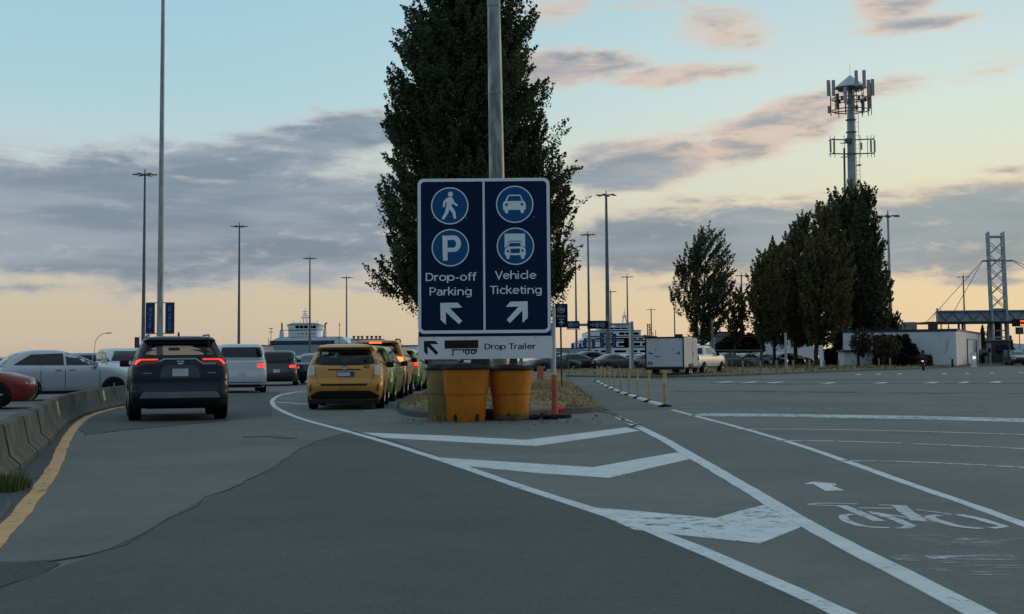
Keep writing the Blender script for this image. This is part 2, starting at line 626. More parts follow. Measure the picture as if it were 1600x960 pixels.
M_postor = mat('faded_yellow_orange_plastic', (.58, .36, .12), .7, vscale=8, var=.2, dirt=(.58, .5, .35), dirt_amt=.4, dirt_scale=6)
M_postpale = mat('pale_yellow_post', (.50, .42, .22), .7, vscale=6, var=.15)
M_wood = mat('brown_timber', (.12, .07, .035), .85, stretch=(8, 8, 1), vscale=2, var=.35)
M_bark = mat('tree_bark', (.045, .038, .030), .95, stretch=(4, 4, 1), vscale=2.5, var=.4, bump=.6, bscale=12)
M_woodpost = mat('bleached_post_wood', (.28, .23, .15), .9)
M_leafA = mat('poplar_leaves', (.075, .094, .048), .7, vscale=.55, var=.35, island=.35, trans=.35, spec=.25)
M_leafB = mat('olive_leaves', (.160, .145, .075), .75, vscale=.3, var=.30, island=.45, trans=.40, spec=.2)
M_leafC = mat('dark_green_leaves', (.095, .105, .058), .75, vscale=.3, var=.35, island=.45, trans=.35, spec=.2)
M_leafD = mat('reddish_brown_leaves', (.085, .060, .042), .8, vscale=.3, var=.35, island=.45, trans=.15, spec=.2)
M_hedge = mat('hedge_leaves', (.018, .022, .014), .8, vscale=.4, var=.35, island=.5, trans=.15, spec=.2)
M_wall = mat('white_metal_wall', (.62, .66, .69), .6, vscale=.6, var=.05, dirt=(.36, .37, .37), dirt_amt=.15, stretch=(1, 1, .4))
M_roofd = mat('dark_roof_trim', (.03, .035, .04), .6)
M_grey = mat('grey_box_metal', (.22, .22, .20), .6)
M_booth = mat('booth_grey_paint', (.12, .125, .12), .6)
M_truss = mat('blue_grey_truss_paint', (.27, .33, .37), .55, vscale=.5, var=.1)
M_trussl = mat('pale_truss_steel', (.38, .42, .44), .5, metal=.2)
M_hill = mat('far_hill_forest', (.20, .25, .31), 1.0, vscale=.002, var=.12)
M_water = mat('sea_water', (.05, .08, .10), .15)
M_ship = mat('ship_white_paint', (.66, .72, .76), .5, vscale=.3, var=.08)
M_shipg = mat('ship_grey_hull', (.27, .33, .38), .6, vscale=.2, var=.08)
M_shipb = mat('ship_blue_band', (.02, .06, .14), .5)
M_shipd = mat('ship_window_dark', (.07, .09, .11), .35)
M_led_red = mat('red_led_text', (.3, .02, .01), .5, emit=(1, .12, .06), estr=1.6)
M_led_yel = mat('amber_led_text', (.3, .2, .01), .5, emit=(1, .55, .08), estr=1.4)
M_tail = mat('lit_red_tail_lamp', (.5, .01, .01), .3, emit=(1.0, .04, .02), estr=1.7)
M_tailor = mat('lit_orange_red_lamp', (.6, .05, .01), .3, emit=(1.0, .14, .03), estr=4.0)
M_taildim = mat('dim_red_tail_lamp', (.4, .012, .012), .2, emit=(1, .05, .04), estr=.25)
M_redref = mat('red_reflector', (.16, .012, .008), .35)
M_clear = mat('clear_lamp_lens', (.50, .48, .42), .15, coat=.5)
M_lampw = mat('lit_white_lamp', (.8, .8, .75), .3, emit=(1, .9, .75), estr=3.0)
M_plastic = mat('black_car_plastic', (.010, .010, .011), .65, spec=.35)
M_trim = mat('silver_grey_trim', (.20, .205, .21), .45, metal=.3)
M_chrome = mat('chrome', (.62, .62, .62), .2, metal=1.0)
M_plate = mat('plate_white', (.45, .48, .52), .5)
M_platebl = mat('plate_blue_lettering', (.10, .14, .28), .5)
M_glass = glass_mat('tinted_glass', (.34, .35, .36), .035)
M_glassl = glass_mat('clear_glass', (.80, .83, .83))
M_dglass = mat('dark_opaque_window', (.008, .010, .012), .08, spec=.5)
M_seat = mat('dark_seat_fabric', (.018, .018, .02), .9)
M_seatg = mat('grey_seat_fabric', (.10, .10, .09), .9)


# ================================================================== THE SETTING
def sheet(name, pts, z, m_, label=None):
    """flat ground sheet from world xy points"""
    mb = MB()
    mb.add([(p[0], p[1], z) for p in pts], [tuple(range(len(pts)))])
    o = mb.build(name, m_)
    bm = bmesh.new(); bm.from_mesh(o.data)
    bmesh.ops.triangulate(bm, faces=bm.faces)
    for f in bm.faces:
        if f.normal.z < 0: f.normal_flip()
    bm.to_mesh(o.data); bm.free()
    if z > .003: skirt(o)
    return tag(o, kind='structure')


def skirt(o, z=.0008):
    """closed edge down to the surface below, so that thin layers do not float"""
    bm = bmesh.new(); bm.from_mesh(o.data)
    be = [e for e in bm.edges if e.is_boundary]
    r_ = bmesh.ops.extrude_edge_only(bm, edges=be)
    for v in r_['geom']:
        if isinstance(v, bmesh.types.BMVert): v.co.z = z
    bm.to_mesh(o.data); bm.free()


def gp(pix, z=0.0):
    return [(G(x, y, z).x, G(x, y, z).y) for x, y in pix]


def smooth_line(pts, step=.5):
    """Catmull-Rom through xy points"""
    pts = [Vector(p[:2]) for p in pts]
    q = [pts[0] * 2 - pts[1]] + pts + [pts[-1] * 2 - pts[-2]]
    out = []
    for i in range(1, len(q) - 2):
        p0, p1, p2, p3 = q[i - 1:i + 3]
        n = max(1, int((p2 - p1).length / step))
        for k in range(n):
            t = k / n
            out.append(.5 * ((2 * p1) + (p2 - p0) * t + (2 * p0 - 5 * p1 + 4 * p2 - p3) * t * t + (3 * p1 - p0 - 3 * p2 + p3) * t ** 3))
    out.append(pts[-1])
    return out


def strip(name, pts, w, z, m_, jit=.006, step=.4, seed=1, curve=True, widths=None):
    rnd = random.Random(seed)
    L = smooth_line(pts, step) if curve else [Vector(p[:2]) for p in pts]
    if not curve:
        LL = []
        for a, b in zip(L[:-1], L[1:]):
            n = max(1, int((b - a).length / step))
            LL += [a.lerp(b, k / n) for k in range(n)]
        L = LL + [L[-1]]
    vs, fs = [], []
    for i, p in enumerate(L):
        d = (L[min(i + 1, len(L) - 1)] - L[max(i - 1, 0)]).normalized()
        nrm = Vector((-d.y, d.x))
        ww = w
        if widths:
            t = i / (len(L) - 1) * (len(widths) - 1)
            k = min(int(t), len(widths) - 2)
            ww = widths[k] * (1 - (t - k)) + widths[k + 1] * (t - k)
        a = p + nrm * (ww / 2 + rnd.uniform(-jit, jit))
        b = p - nrm * (ww / 2 + rnd.uniform(-jit, jit))
        vs += [(a.x, a.y, z), (b.x, b.y, z)]
    for i in range(len(L) - 1):
        fs.append((2 * i, 2 * i + 1, 2 * i + 3, 2 * i + 2))
    mb = MB(); mb.add(vs, fs)
    o = mb.build(name, m_)
    if len(o.data.polygons) and o.data.polygons[0].normal.z < 0:
        o.data.flip_normals()
    skirt(o)
    return tag(o, kind='structure')


# ground, asphalt, sea, hills
sheet('ground', [(-2500, -200), (2500, -200), (2500, 9000), (-2500, 9000)], -.03, M_ground)
sheet('water', [(-2500, 440), (2500, 440), (2500, 8000), (-2500, 8000)], -.015, M_water)
sheet('parking_lot', [(-170, -40), (300, -40), (300, 428), (-170, 428)], 0, M_lot)

mb = MB()
rnd = random.Random(4)
def ridge(x0, x1, y, hfun, n=80):
    vs, fs = [], []
    for i in range(n + 1):
        x = x0 + (x1 - x0) * i / n
        h = hfun(i / n)
        vs += [(x, y - 500, -2), (x, y, h), (x, y + 600, -2)]
    for i in range(n):
        a, b = 3 * i, 3 * i + 3
        fs += [(a, b, b + 1, a + 1), (a + 1, b + 1, b + 2, a + 2)]
    return vs, fs
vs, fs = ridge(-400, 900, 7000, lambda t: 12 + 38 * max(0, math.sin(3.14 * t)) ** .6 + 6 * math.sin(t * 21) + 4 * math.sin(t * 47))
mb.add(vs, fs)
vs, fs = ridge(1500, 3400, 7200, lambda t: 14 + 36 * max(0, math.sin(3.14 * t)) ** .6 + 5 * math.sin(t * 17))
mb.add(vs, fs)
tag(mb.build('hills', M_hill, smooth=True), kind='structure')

# lane surfaces of different age
sheet('lane_surface', gp([(-400, 1060), (150, 868), (215, 840), (265, 812), (330, 778), (370, 762), (430, 730), (475, 700), (520, 684), (560, 676),
      (620, 690), (700, 719), (830, 765), (960, 808), (1100, 862), (1220, 916), (1400, 1000), (1700, 1400), (-900, 1400)]), .004, M_new)
sheet('lane_surface', gp([(-40, 880), (60, 880), (150, 867), (215, 838), (265, 810), (330, 776), (370, 760), (430, 728), (475, 698), (520, 682), (556, 674),
      (500, 664), (470, 655), (440, 645), (425, 634), (424, 626), (360, 640), (357, 658), (250, 668), (135, 680), (118, 700), (96, 735), (60, 785), (25, 830), (-40, 880)]), .004, M_old)
sheet('lane_surface', gp([(135, 679), (250, 667), (357, 657), (425, 650), (424, 626), (440, 612), (300, 622), (200, 634), (160, 645), (140, 655), (122, 672)]), .0052, M_dark)
sheet('lane_surface', gp([(-400, 1050), (-40, 884), (20, 882), (70, 876), (95, 882), (60, 900), (20, 912), (-60, 940), (-300, 1060)]), .0055, M_rough)
sheet('road_shoulder', gp([(-60, 900), (0, 838), (50, 778), (85, 728), (104, 690), (118, 668), (135, 651), (165, 642), (200, 635), (200, 630), (130, 645), (95, 655), (45, 702), (0, 735), (-60, 790)]), .004, M_verge)
sheet('bike_lane_surface', gp([(940, 640), (1000, 645), (1075, 647), (1130, 664), (1250, 697), (1420, 757), (1600, 820), (1900, 925), (2500, 1400), (2200, 1400), (1505, 946), (1400, 893), (1260, 820), (1170, 767), (1080, 714), (990, 664)]), .004, asphalt('bike_lane_asphalt', (.132, .132, .119), .22))
sheet('path', gp([(943, 642), (1045, 640), (1015, 632), (997, 626), (970, 616), (952, 608), (938, 601), (930, 596), (915, 592), (893, 592), (893, 598), (905, 608), (920, 620), (938, 634)]), .004, asphalt('path_asphalt', (.115, .115, .104), .25))

# irregular seams, cracks and dark sealant
def crackline(pix, w=.035, seed=1, z=.011, amp=.06):
    rn = random.Random(seed)
    pts = gp(pix)
    L = smooth_line(pts, .35)
    L = [p + Vector((rn.uniform(-amp, amp), rn.uniform(-amp, amp))) for p in L]
    strip('road_crack', L, w, z, M_crack, jit=w * .4, step=.25, seed=seed, curve=False)
crackline([(60, 881), (150, 868), (215, 839), (265, 811), (330, 777), (370, 761), (430, 729), (475, 699), (520, 683), (558, 675)], .011, 2, amp=.05)
crackline([(135, 680), (200, 672), (250, 668), (300, 663), (357, 658)], .06, 7, amp=.04)
crackline([(942, 643), (965, 650), (985, 661), (996, 668)], .09, 8)
crackline([(380, 684), (410, 683), (440, 685), (470, 686)], .25, 11, amp=.15)
crackline([(1020, 592), (1100, 593), (1250, 593.5), (1400, 593), (1600, 592)], .20, 14, amp=.3)
crackline([(1100, 599.5), (1250, 600.5), (1400, 600), (1600, 600)], .22, 15, amp=.3)
crackline([(0, 812), (30, 770), (60, 745)], .05, 16, amp=.05)

# painted lines
Z1 = .0075
strip('lane_line', gp([(600, 606), (520, 608.5), (470, 612), (440, 617.5), (428, 623.5), (425.5, 630), (434, 639), (468, 654), (540, 674), (610, 694), (680, 716.5), (740, 736), (800, 757), (870, 780), (940, 802.5), (1010, 827), (1080, 855), (1130, 876), (1180, 899), (1240, 925), (1290, 948), (1400, 1003), (1560, 1090)]), .125, Z1, M_white)
strip('lane_line', gp([(965, 652), (990, 664), (1035, 686.5), (1080, 713), (1125, 739), (1170, 766), (1260, 820), (1330, 857), (1400, 893), (1505, 947), (1640, 1020), (1800, 1110)]), .15, Z1, M_white, seed=3)
strip('lane_line', gp([(1050, 641), (1080, 649), (1165, 671.5), (1250, 697), (1330, 724.5), (1420, 757), (1510, 788), (1600, 821), (1800, 893), (2000, 970)]), .105, Z1, M_white, seed=4)
strip('lane_line', gp([(-60, 905), (0, 838), (28, 808), (52, 778), (72, 750), (88, 724), (101, 692), (112, 674), (124, 661), (140, 650.5), (165, 642.5), (200, 635.5), (300, 626)]), .15, Z1, M_yellow, jit=.010, seed=5)
strip('lane_line', gp([(430, 628.5), (483, 632), (540, 633.2), (600, 634)]), .13, Z1, M_white, seed=6)
strip('lane_line', gp([(440, 617.5), (460, 614.5), (483, 613.5)]), .18, Z1 + .002, M_whitew, seed=7)
strip('lane_line', gp([(440, 624), (456, 624.5)]), .1, Z1, M_whitew, seed=8)
strip('lane_line', gp([(570, 643), (592, 641.5), (612, 641.5)]), .1, Z1, M_whitew, seed=9)


def poly_mark(name, pix, m_, z=Z1):
    return sheet(name, gp(pix), z, m_)
poly_mark('chevron_marking', [(566, 676.5), (700, 681.5), (822, 688), (900, 678.5), (978, 668.5), (1000, 673.5), (930, 684), (836, 697.5), (720, 691.5), (598, 684.5)], M_white, Z1 - .002)
poly_mark('chevron_marking', [(688, 716), (800, 723), (927, 731), (995, 718.5), (1060, 707.5), (1082, 717), (1020, 731), (951, 747.5), (840, 740), (722, 728.5)], M_white, Z1 - .002)
poly_mark('chevron_marking', [(908, 792.5), (1010, 801), (1118, 811), (1160, 798), (1206, 787.5), (1258, 822), (1225, 835), (1187, 850), (1090, 840), (990, 828.5)], paint_mark('chevron_paint', (.62, .66, .69), .42, 8), Z1 - .002)

strip('stop_line', gp([(1088, 648.5), (1200, 649.5), (1330, 651.5), (1470, 654), (1600, 657.5), (1760, 662)]), 1.35, Z1, M_whitew, jit=.05, seed=21)
strip('parking_line', gp([(1150, 671.5), (1250, 671.5), (1400, 674), (1600, 680), (1800, 687)]), .13, Z1, M_whitew, seed=22)
strip('parking_line', gp([(1212, 689), (1300, 690), (1450, 695), (1600, 702), (1800, 713)]), .12, Z1, M_whitew, seed=23)
strip('parking_line', gp([(1316, 721), (1400, 722), (1500, 726), (1600, 731.5), (1800, 744)]), .11, Z1, M_whitew, seed=24)
strip('parking_line', gp([(1050, 629), (1200, 630), (1400, 633), (1600, 637)]), .18, Z1, M_faint, seed=25)
strip('parking_line', gp([(1060, 638), (1200, 639), (1400, 641), (1600, 645)]), .22, Z1, M_faint, seed=26)
strip('parking_line', gp([(1060, 620), (1200, 620), (1400, 622), (1600, 625)]), .2, Z1, M_faint, seed=27)

# short lane dashes out in the lot
for i, (x0, x1, y) in enumerate([(1121, 1141, 597.3), (1160, 1180, 597.6), (1199, 1220, 598), (1283, 1303, 598.8), (1365, 1386, 598.6), (1443, 1466, 598.2), (1494, 1515, 597.8), (1543, 1566, 597.2),
                                 (1333, 1347, 585.3), (1365, 1378, 585), (1398, 1411, 584.6), (1467, 1481, 584.2), (1504, 1516, 583.7), (1542, 1555, 583.2), (1588, 1600, 582.4)]):
    a, b = G(x0, y), G(x1, y)
    w = 2.2 if y > 590 else 3.0
    vs = [(a.x - .3, a.y - w / 2), (b.x - .5, b.y - w / 2), (b.x + .35, b.y + w / 2), (a.x + .7, a.y + w / 2)]
    sheet('lane_dash', vs, Z1, paint_mark('dash_paint', (.66, .68, .69), .15, 5))

# bicycle stencil, arrow and worn symbols of the bike lane
def c5(pts): return [(1220 + x / 4.174, 720 + y / 4.174) for x, y in pts]
bs_ = [([(176, 289), (240, 282), (350, 282), (505, 287)], .07), ([(178, 291), (290, 297), (400, 298)], .06), ([(395, 297), (520, 348), (640, 398)], .13),
       ([(505, 313), (730, 314)], .08), ([(640, 293), (740, 296), (822, 299)], .07), ([(765, 297), (830, 345), (905, 396)], .16), ([(880, 396), (1005, 402)], .07),
       ([(570, 337), (700, 357), (840, 379)], .06), ([(600, 345), (700, 372), (790, 405), (845, 432), (810, 444), (750, 444)], .12),
       ([(470, 354), (415, 362), (410, 380), (455, 410), (560, 436), (710, 444)], .10), ([(880, 323), (1000, 340), (1115, 358)], .06),
       ([(1035, 360), (975, 368), (985, 384), (1080, 414), (1180, 438), (1320, 450)], .12), ([(1155, 357), (1270, 380), (1390, 415), (1455, 436), (1370, 447)], .11)]
mb = MB()
rn = random.Random(3)
for k, (pp, w) in enumerate(bs_):
    L = smooth_line(gp(c5(pp)), .08); w = w * .70
    vs, fs = [], []
    for i, p in enumerate(L):
        d = (L[min(i + 1, len(L) - 1)] - L[max(i - 1, 0)]).normalized()
        n_ = Vector((-d.y, d.x))
        a, b = p + n_ * (w / 2 + rn.uniform(-.006, .006)), p - n_ * (w / 2 + rn.uniform(-.006, .006))
        vs += [(a.x, a.y, .0056 + k * .00012), (b.x, b.y, .0056 + k * .00012)]
    for i in range(len(L) - 1):
        fs.append((2 * i, 2 * i + 1, 2 * i + 3, 2 * i + 2))
    mb.add(vs, fs)
o = mb.build('bicycle_marking', paint_mark('stencil_paint', (.52, .55, .55), .35, 12), fix=False)
tag(o, kind='structure')
poly_mark('arrow_marking', c5([(150, 157), (205, 142), (355, 154), (365, 164), (330, 164), (412, 199), (292, 201), (212, 157)]), M_white)
strip('worn_marking', gp([(1435, 845), (1480, 843), (1530, 846), (1570, 850)]), .55, Z1, M_whiteg, seed=31)
strip('worn_marking', gp([(1440, 887), (1500, 884), (1600, 886)]), 0.9, Z1, M_whiteg, seed=32)
strip('worn_marking', gp([(1450, 873), (1530, 872)]), .12, Z1, M_whitew, seed=33)
strip('worn_marking', gp([(932, 623), (960, 622), (995, 624), (1025, 626)]), 1.4, Z1, M_whiteg, seed=34)
strip('worn_marking', gp([(930, 602.5), (975, 603)]), .3, Z1, M_whiteg, seed=35)
strip('worn_marking', gp([(1360, 594), (1420, 593)]), .4, Z1, M_whiteg, seed=36)
strip('worn_marking', gp([(1330, 590), (1400, 589)]), .5, Z1, M_whiteg, seed=37)
strip('tyre_mark', gp([(1050, 612), (1200, 612), (1400, 614), (1600, 616)]), 1.2, .008, paint_mark('tyre_smear', (.045, .046, .044), 1.05, 1.5, alpha=True, stretch=(.3, 1.6, 1)), seed=38)


# ------------------------------------------------------------------ raised islands
def raised(name, outline, h, m_top, kerbw=.16, mound=.12, seed=1, step=.6, meshn=1.2):
    """kerb ring + mounded top as two structures"""
    L = outline
    n = len(L)
    ce = sum((Vector(p) for p in L), Vector((0, 0))) / n
    area = sum(L[i][0] * L[(i + 1) % n][1] - L[(i + 1) % n][0] * L[i][1] for i in range(n))
    if area < 0: L = L[::-1]
    inn = []
    for i in range(n):
        a, b, c = Vector(L[i - 1]), Vector(L[i]), Vector(L[(i + 1) % n])
        d = (c - a).normalized()
        inn.append(b + Vector((-d.y, d.x)) * kerbw)
    mb = MB()
    vs = [(p[0], p[1], -.02) for p in L] + [(p[0] * 1.0 + (q[0] - p[0]) * .12, p[1] + (q[1] - p[1]) * .12, h * .8) for p, q in zip(L, inn)] + \
         [(p[0] + (q[0] - p[0]) * .35, p[1] + (q[1] - p[1]) * .35, h) for p, q in zip(L, inn)] + [(q[0], q[1], h) for q in inn] + [(q[0], q[1], -.02) for q in inn]
    fs = []
    for k in range(4):
        for i in range(n):
            fs.append((k * n + i, k * n + (i + 1) % n, (k + 1) * n + (i + 1) % n, (k + 1) * n + i))
    mb.add(vs, fs)
    tag(mb.build('kerb', M_kerb, smooth=True), kind='structure')
    # top, delaunay with a grid inside
    xs = [p.x for p in inn]; ys = [p.y for p in inn]
    pts = [Vector((p.x, p.y)) for p in inn]
    rn = random.Random(seed)
    y = min(ys)
    while y < max(ys):
        x = min(xs)
        while x < max(xs):
            pts.append(Vector((x + rn.uniform(-.3, .3) * meshn, y + rn.uniform(-.3, .3) * meshn)))
            x += meshn
        y += meshn
    r_ = delaunay_2d_cdt(pts, [(i, (i + 1) % n) for i in range(n)], [], 2, 1e-5)
    v2, e2, f2 = r_[0], r_[1], r_[2]
    # keep triangles inside the outline
    def inside(q):
        c_ = False
        for i in range(n):
            a, b = inn[i], inn[(i + 1) % n]
            if (a.y > q.y) != (b.y > q.y) and q.x < (b.x - a.x) * (q.y - a.y) / (b.y - a.y) + a.x:
                c_ = not c_
        return c_
    def dist(q):
        return min(((Vector(a) + (Vector(b) - Vector(a)) * max(0, min(1, (q - Vector(a)).dot(Vector(b) - Vector(a)) / max(1e-9, (Vector(b) - Vector(a)).length_squared)))) - q).length for a, b in zip(inn, inn[1:] + inn[:1]))
    vz = []
    for q in v2:
        d = dist(q)
        t = min(1, d / 1.5)
        vz.append(h - .02 + mound * t * t * (3 - 2 * t) + (rn.uniform(-.02, .03) if d > .05 else 0))
    ff = []
    for f in f2:
        c_ = sum((v2[i] for i in f), Vector((0, 0))) / len(f)
        if inside(c_): ff.append(tuple(f))
    mb = MB(); mb.add([(q.x, q.y, z) for q, z in zip(v2, vz)], ff)
    o = mb.build(name, m_top, smooth=True)
    if sum(p.normal.z for p in o.data.polygons) < 0: o.data.flip_normals()
    tag(o, kind='structure')
    return inn, inside, BVHTree.FromPolygons([(q.x, q.y, z) for q, z in zip(v2, vz)], ff)


isl = gp([(621, 636), (626, 647), (650, 652), (690, 655), (740, 656), (790, 656), (830, 652), (880, 647.5), (915, 646), (935, 644), (943, 640), (937, 633), (920, 620), (905, 608), (893, 598), (884, 591)]) \
    + [(3.2, 92), (-2.0, 92), (-2.75, 75), (-2.9, 55), (-2.9, 42), (-2.85, 36)]
isl = [tuple(p) for p in smooth_line(isl + [isl[0]], .8)][:-1]
inn, isin, ibvh = raised('grass_island', isl, .14, M_straw, mound=.10, seed=2, meshn=.7)
ver = gp([(886, 589), (930, 590), (1010, 591), (1130, 588.5), (1250, 584), (1350, 580), (1430, 577.5), (1500, 574.5), (1540, 572.5)]) + [(70, 170), (66, 185), (20, 158), (6, 135), (2.8, 112)]
ver = [tuple(p) for p in smooth_line(ver + [ver[0]], 2.0)][:-1]
inn2, isin2, vbvh = raised('grass_verge', ver, .12, M_greengr, mound=.05, seed=3, meshn=3)


def grass(name, cnt, xr, yr, inside, bvh, m_, hgt, wid, seed, dens=None):
    rn = np.random.RandomState(seed)
    V, F = [], []
    made = 0
    while made < cnt:
        x, y = rn.uniform(*xr), rn.uniform(*yr)
        if dens is not None and rn.rand() > dens(x, y): continue
        q = Vector((x, y))
        if not inside(q): continue
        z = bvh.ray_cast(Vector((x, y, 3)), Vector((0, 0, -1)))[0]
        if z is None: continue
        z = z.z - .01
        for _ in range(rn.randint(3, 7)):
            ax, ay = x + rn.normal(0, .05), y + rn.normal(0, .05)
            h = hgt * rn.uniform(.4, 1.3); a = rn.uniform(0, 6.28); le = rn.uniform(.1, .8) * h
            w = wid * rn.uniform(.6, 1.4)
            dx, dy = math.cos(a), math.sin(a)
            k = len(V)
            V += [(ax - dy * w, ay + dx * w, z), (ax + dy * w, ay - dx * w, z), (ax + dx * le * .4 + dy * w * .6, ay + dy * le * .4 - dx * w * .6, z + h * .6), (ax + dx * le, ay + dy * le, z + h)]
            F += [(k, k + 1, k + 2), (k, k + 2, k + 3)]
            made += 1
    mb = MB(); mb.v, mb.f = V, F
    o = mb.build(name, m_, fix=False)
    return tag(o, kind='stuff')
cl = random.Random(5)
centres = [(cl.uniform(-3, 4), cl.uniform(27, 60), cl.uniform(.5, 2.2)) for _ in range(34)]
def dn(x, y): return .12 + .9 * max(math.exp(-((x - a) ** 2 + (y - b) ** 2 / 3) / (c * c) * 2) for a, b, c in centres)
grass('dry_grass', 15000, (-3, 5), (29, 62), isin, ibvh, M_blade, .085, .009, 1, dn)
grass('green_grass', 3000, (-3, 5), (29, 62), isin, ibvh, M_bladeg, .08, .009, 7, lambda x, y: dn(y * .3 - 10, x * 4 + 40))
grass('verge_grass', 9000, (0, 70), (80, 160), isin2, vbvh, M_blade, .16, .03, 2)
grass('verge_green_grass', 5000, (20, 70), (80, 160), isin2, vbvh, M_bladeg, .16, .03, 3)

# ------------------------------------------------------------------ low concrete barrier along the left lane
bpath = smooth_line([(G(x, y).x, G(x, y).y) for x, y in [(-330, 1010), (-160, 850), (-60, 772), (0, 731), (45, 698), (85, 664), (135, 644), (200, 631), (265, 623)]], .25)
def jersey(Ls, plate, label, first):
    """Ls: centre line points of one segment"""
    prof = [(-.27, 0), (-.27, .07), (-.16, .17), (-.09, .50), (-.07, .52), (.07, .52), (.09, .50), (.16, .17), (.27, .07), (.27, 0)]
    base = Vector((Ls[0].x + Ls[-1].x, Ls[0].y + Ls[-1].y)) / 2
    vs, fs = [], []
    n = len(prof)
    for i, p in enumerate(Ls):
        d = (Ls[min(i + 1, len(Ls) - 1)] - Ls[max(i - 1, 0)]).normalized()
        nr = Vector((-d.y, d.x))
        for x, z in prof:
            q = p + nr * x - base
            vs.append((q.x, q.y, z))
    for i in range(len(Ls) - 1):
        for j in range(n - 1):
            a = i * n + j
            fs.append((a, a + 1, a + n + 1, a + n))
    fs += [tuple(range(n)), tuple(range((len(Ls) - 1) * n, len(Ls) * n))[::-1]]
    e = empty('concrete_barrier', (base.x, base.y, 0), 0, label, 'barrier', 'low concrete barrier segments along the left lane')
    mb = MB(); mb.add(vs, fs)
    o = mb.build('concrete_body', M_conc, e, smooth=True)
    if plate is not None:
        i = int(plate * (len(Ls) - 1))
        d = (Ls[min(i + 1, len(Ls) - 1)] - Ls[max(i - 1, 0)]).normalized()
        nr = Vector((d.y, -d.x))
        p = Ls[i] - base
        w = .13
        q = [p + nr * .148 + d * w, p + nr * .148 - d * w, p + nr * .098 - d * w, p + nr * .098 + d * w]
        q2 = [a + nr * .012 for a in q]
        zz = [.215, .215, .475, .475]
        mb = MB()
        mb.add([(a.x, a.y, z) for a, z in zip(q, zz)] + [(a.x, a.y, z) for a, z in zip(q2, zz)], [(0, 1, 2, 3), (4, 7, 6, 5), (0, 4, 5, 1), (1, 5, 6, 2), (2, 6, 7, 3), (3, 7, 4, 0)])
        mb.build('reflector', mat('yellow_reflector_plate', (.66, .48, .18), .5, vscale=20, var=.3), e)
    return e
acc = [0.0]
for a, b in zip(bpath[:-1], bpath[1:]): acc.append(acc[-1] + (b - a).length)
def at_len(s):
    for i in range(len(acc) - 1):
        if acc[i + 1] >= s:
            t = (s - acc[i]) / max(1e-6, acc[i + 1] - acc[i])
            return bpath[i].lerp(bpath[i + 1], t)
    return bpath[-1]
seg, gap, s0 = 2.42, .09, 0.0
kseg = 0
segs = []
while s0 + seg < acc[-1]:
    Ls = [at_len(s0 + seg * k / 8) for k in range(9)]
    segs.append(Ls); s0 += seg + gap
rn = random.Random(9)
blabels = ['concrete barrier segment nearest the left edge of the photo beside the weed tuft', 'stained low concrete barrier segment behind the grass tuft at the left edge',
           'low concrete barrier segment just past the near open joint on the left', 'low concrete barrier segment bearing the nearer yellow reflector plate',
           'plain dark streaked low barrier segment between the two yellow reflector plates', 'low concrete barrier segment bearing the farther yellow reflector plate']
from mathutils import Vector as V3
def px_of(p):
    d = Vector((p[0], p[1], p[2] if len(p) > 2 else 0)) - CAM
    return 800 + FPX * d.dot(cr) / d.dot(cf), PCY - FPX * d.dot(cu) / d.dot(cf)
vis = []
for Ls in segs:
    x0, x1 = px_of(Ls[0])[0], px_of(Ls[-1])[0]
    if x1 < -20: continue
    pl = None
    for target in (81, 155):
        if x0 < target <= x1: pl = (target - x0) / (x1 - x0)
    vis.append((Ls, pl, x0, x1))
tot = len(vis)
firstplate = True
for k, (Ls, pl, x0, x1) in enumerate(vis):
    Ls = [p + Vector((rn.uniform(-.01, .01), rn.uniform(-.01, .01))) for p in Ls]
    if pl is not None:
        lab = 'low concrete barrier segment bearing the nearer yellow reflector plate' if firstplate else 'low concrete barrier segment bearing the farther yellow reflector plate'
        firstplate = False
    else:
        w = ['first', 'second', 'third', 'fourth', 'fifth', 'sixth', 'seventh', 'eighth', 'ninth', 'tenth', 'eleventh', 'twelfth', 'thirteenth', 'fourteenth'][min(k, 13)]
        lab = f'plain stained low concrete barrier segment, {w} from the left edge of the photo'
    jersey(Ls, pl, lab, k == 0)

# weed tufts
def tuft(loc, n, h, r, m_, label, name='weed_tuft', seed=1):
    rn = random.Random(seed)
    V, F = [], []
    for _ in range(n):
        a = rn.uniform(0, 6.28); rr = r * math.sqrt(rn.random())
        x, y = rr * math.cos(a), rr * math.sin(a)
        hh = h * rn.uniform(.5, 1.1); le = rn.uniform(.1, .6) * hh; w = rn.uniform(.003, .006)
        b = a + rn.uniform(-.8, .8); dx, dy = math.cos(b), math.sin(b)
        k = len(V)
        V += [(x - dy * w, y + dx * w, 0), (x + dy * w, y - dx * w, 0), (x + dx * le * .4 + dy * w * .8, y + dy * le * .4 - dx * w * .8, hh * .6), (x + dx * le * .4 - dy * w * .8, y + dy * le * .4 + dx * w * .8, hh * .6), (x + dx * le, y + dy * le, hh)]
        F += [(k, k + 1, k + 2, k + 3), (k + 3, k + 2, k + 4)]
    mb = MB(); mb.v, mb.f = V, F
    o = mb.build(name, m_, fix=False, loc=loc)
    return tag(o, label, 'weed')
p = G(10, 768); tuft((p.x, p.y, 0), 420, .19, .18, M_bladeg, 'green weed tuft growing at the foot of the barrier at the left edge', seed=1)
p = G(34, 764); tuft((p.x, p.y, 0), 130, .12, .09, M_bladeg, 'small low weed tuft just right of the bigger tuft by the barrier', seed=2)
p = G(694, 658); tuft((p.x, p.y, 0), 150, .28, .15, M_blade, 'dry weed tuft against the foot of the tan barrel', seed=3)
p = G(676, 659); tuft((p.x, p.y, 0), 110, .16, .13, M_blade, 'low dry weed tuft left of the tan barrel', seed=4)

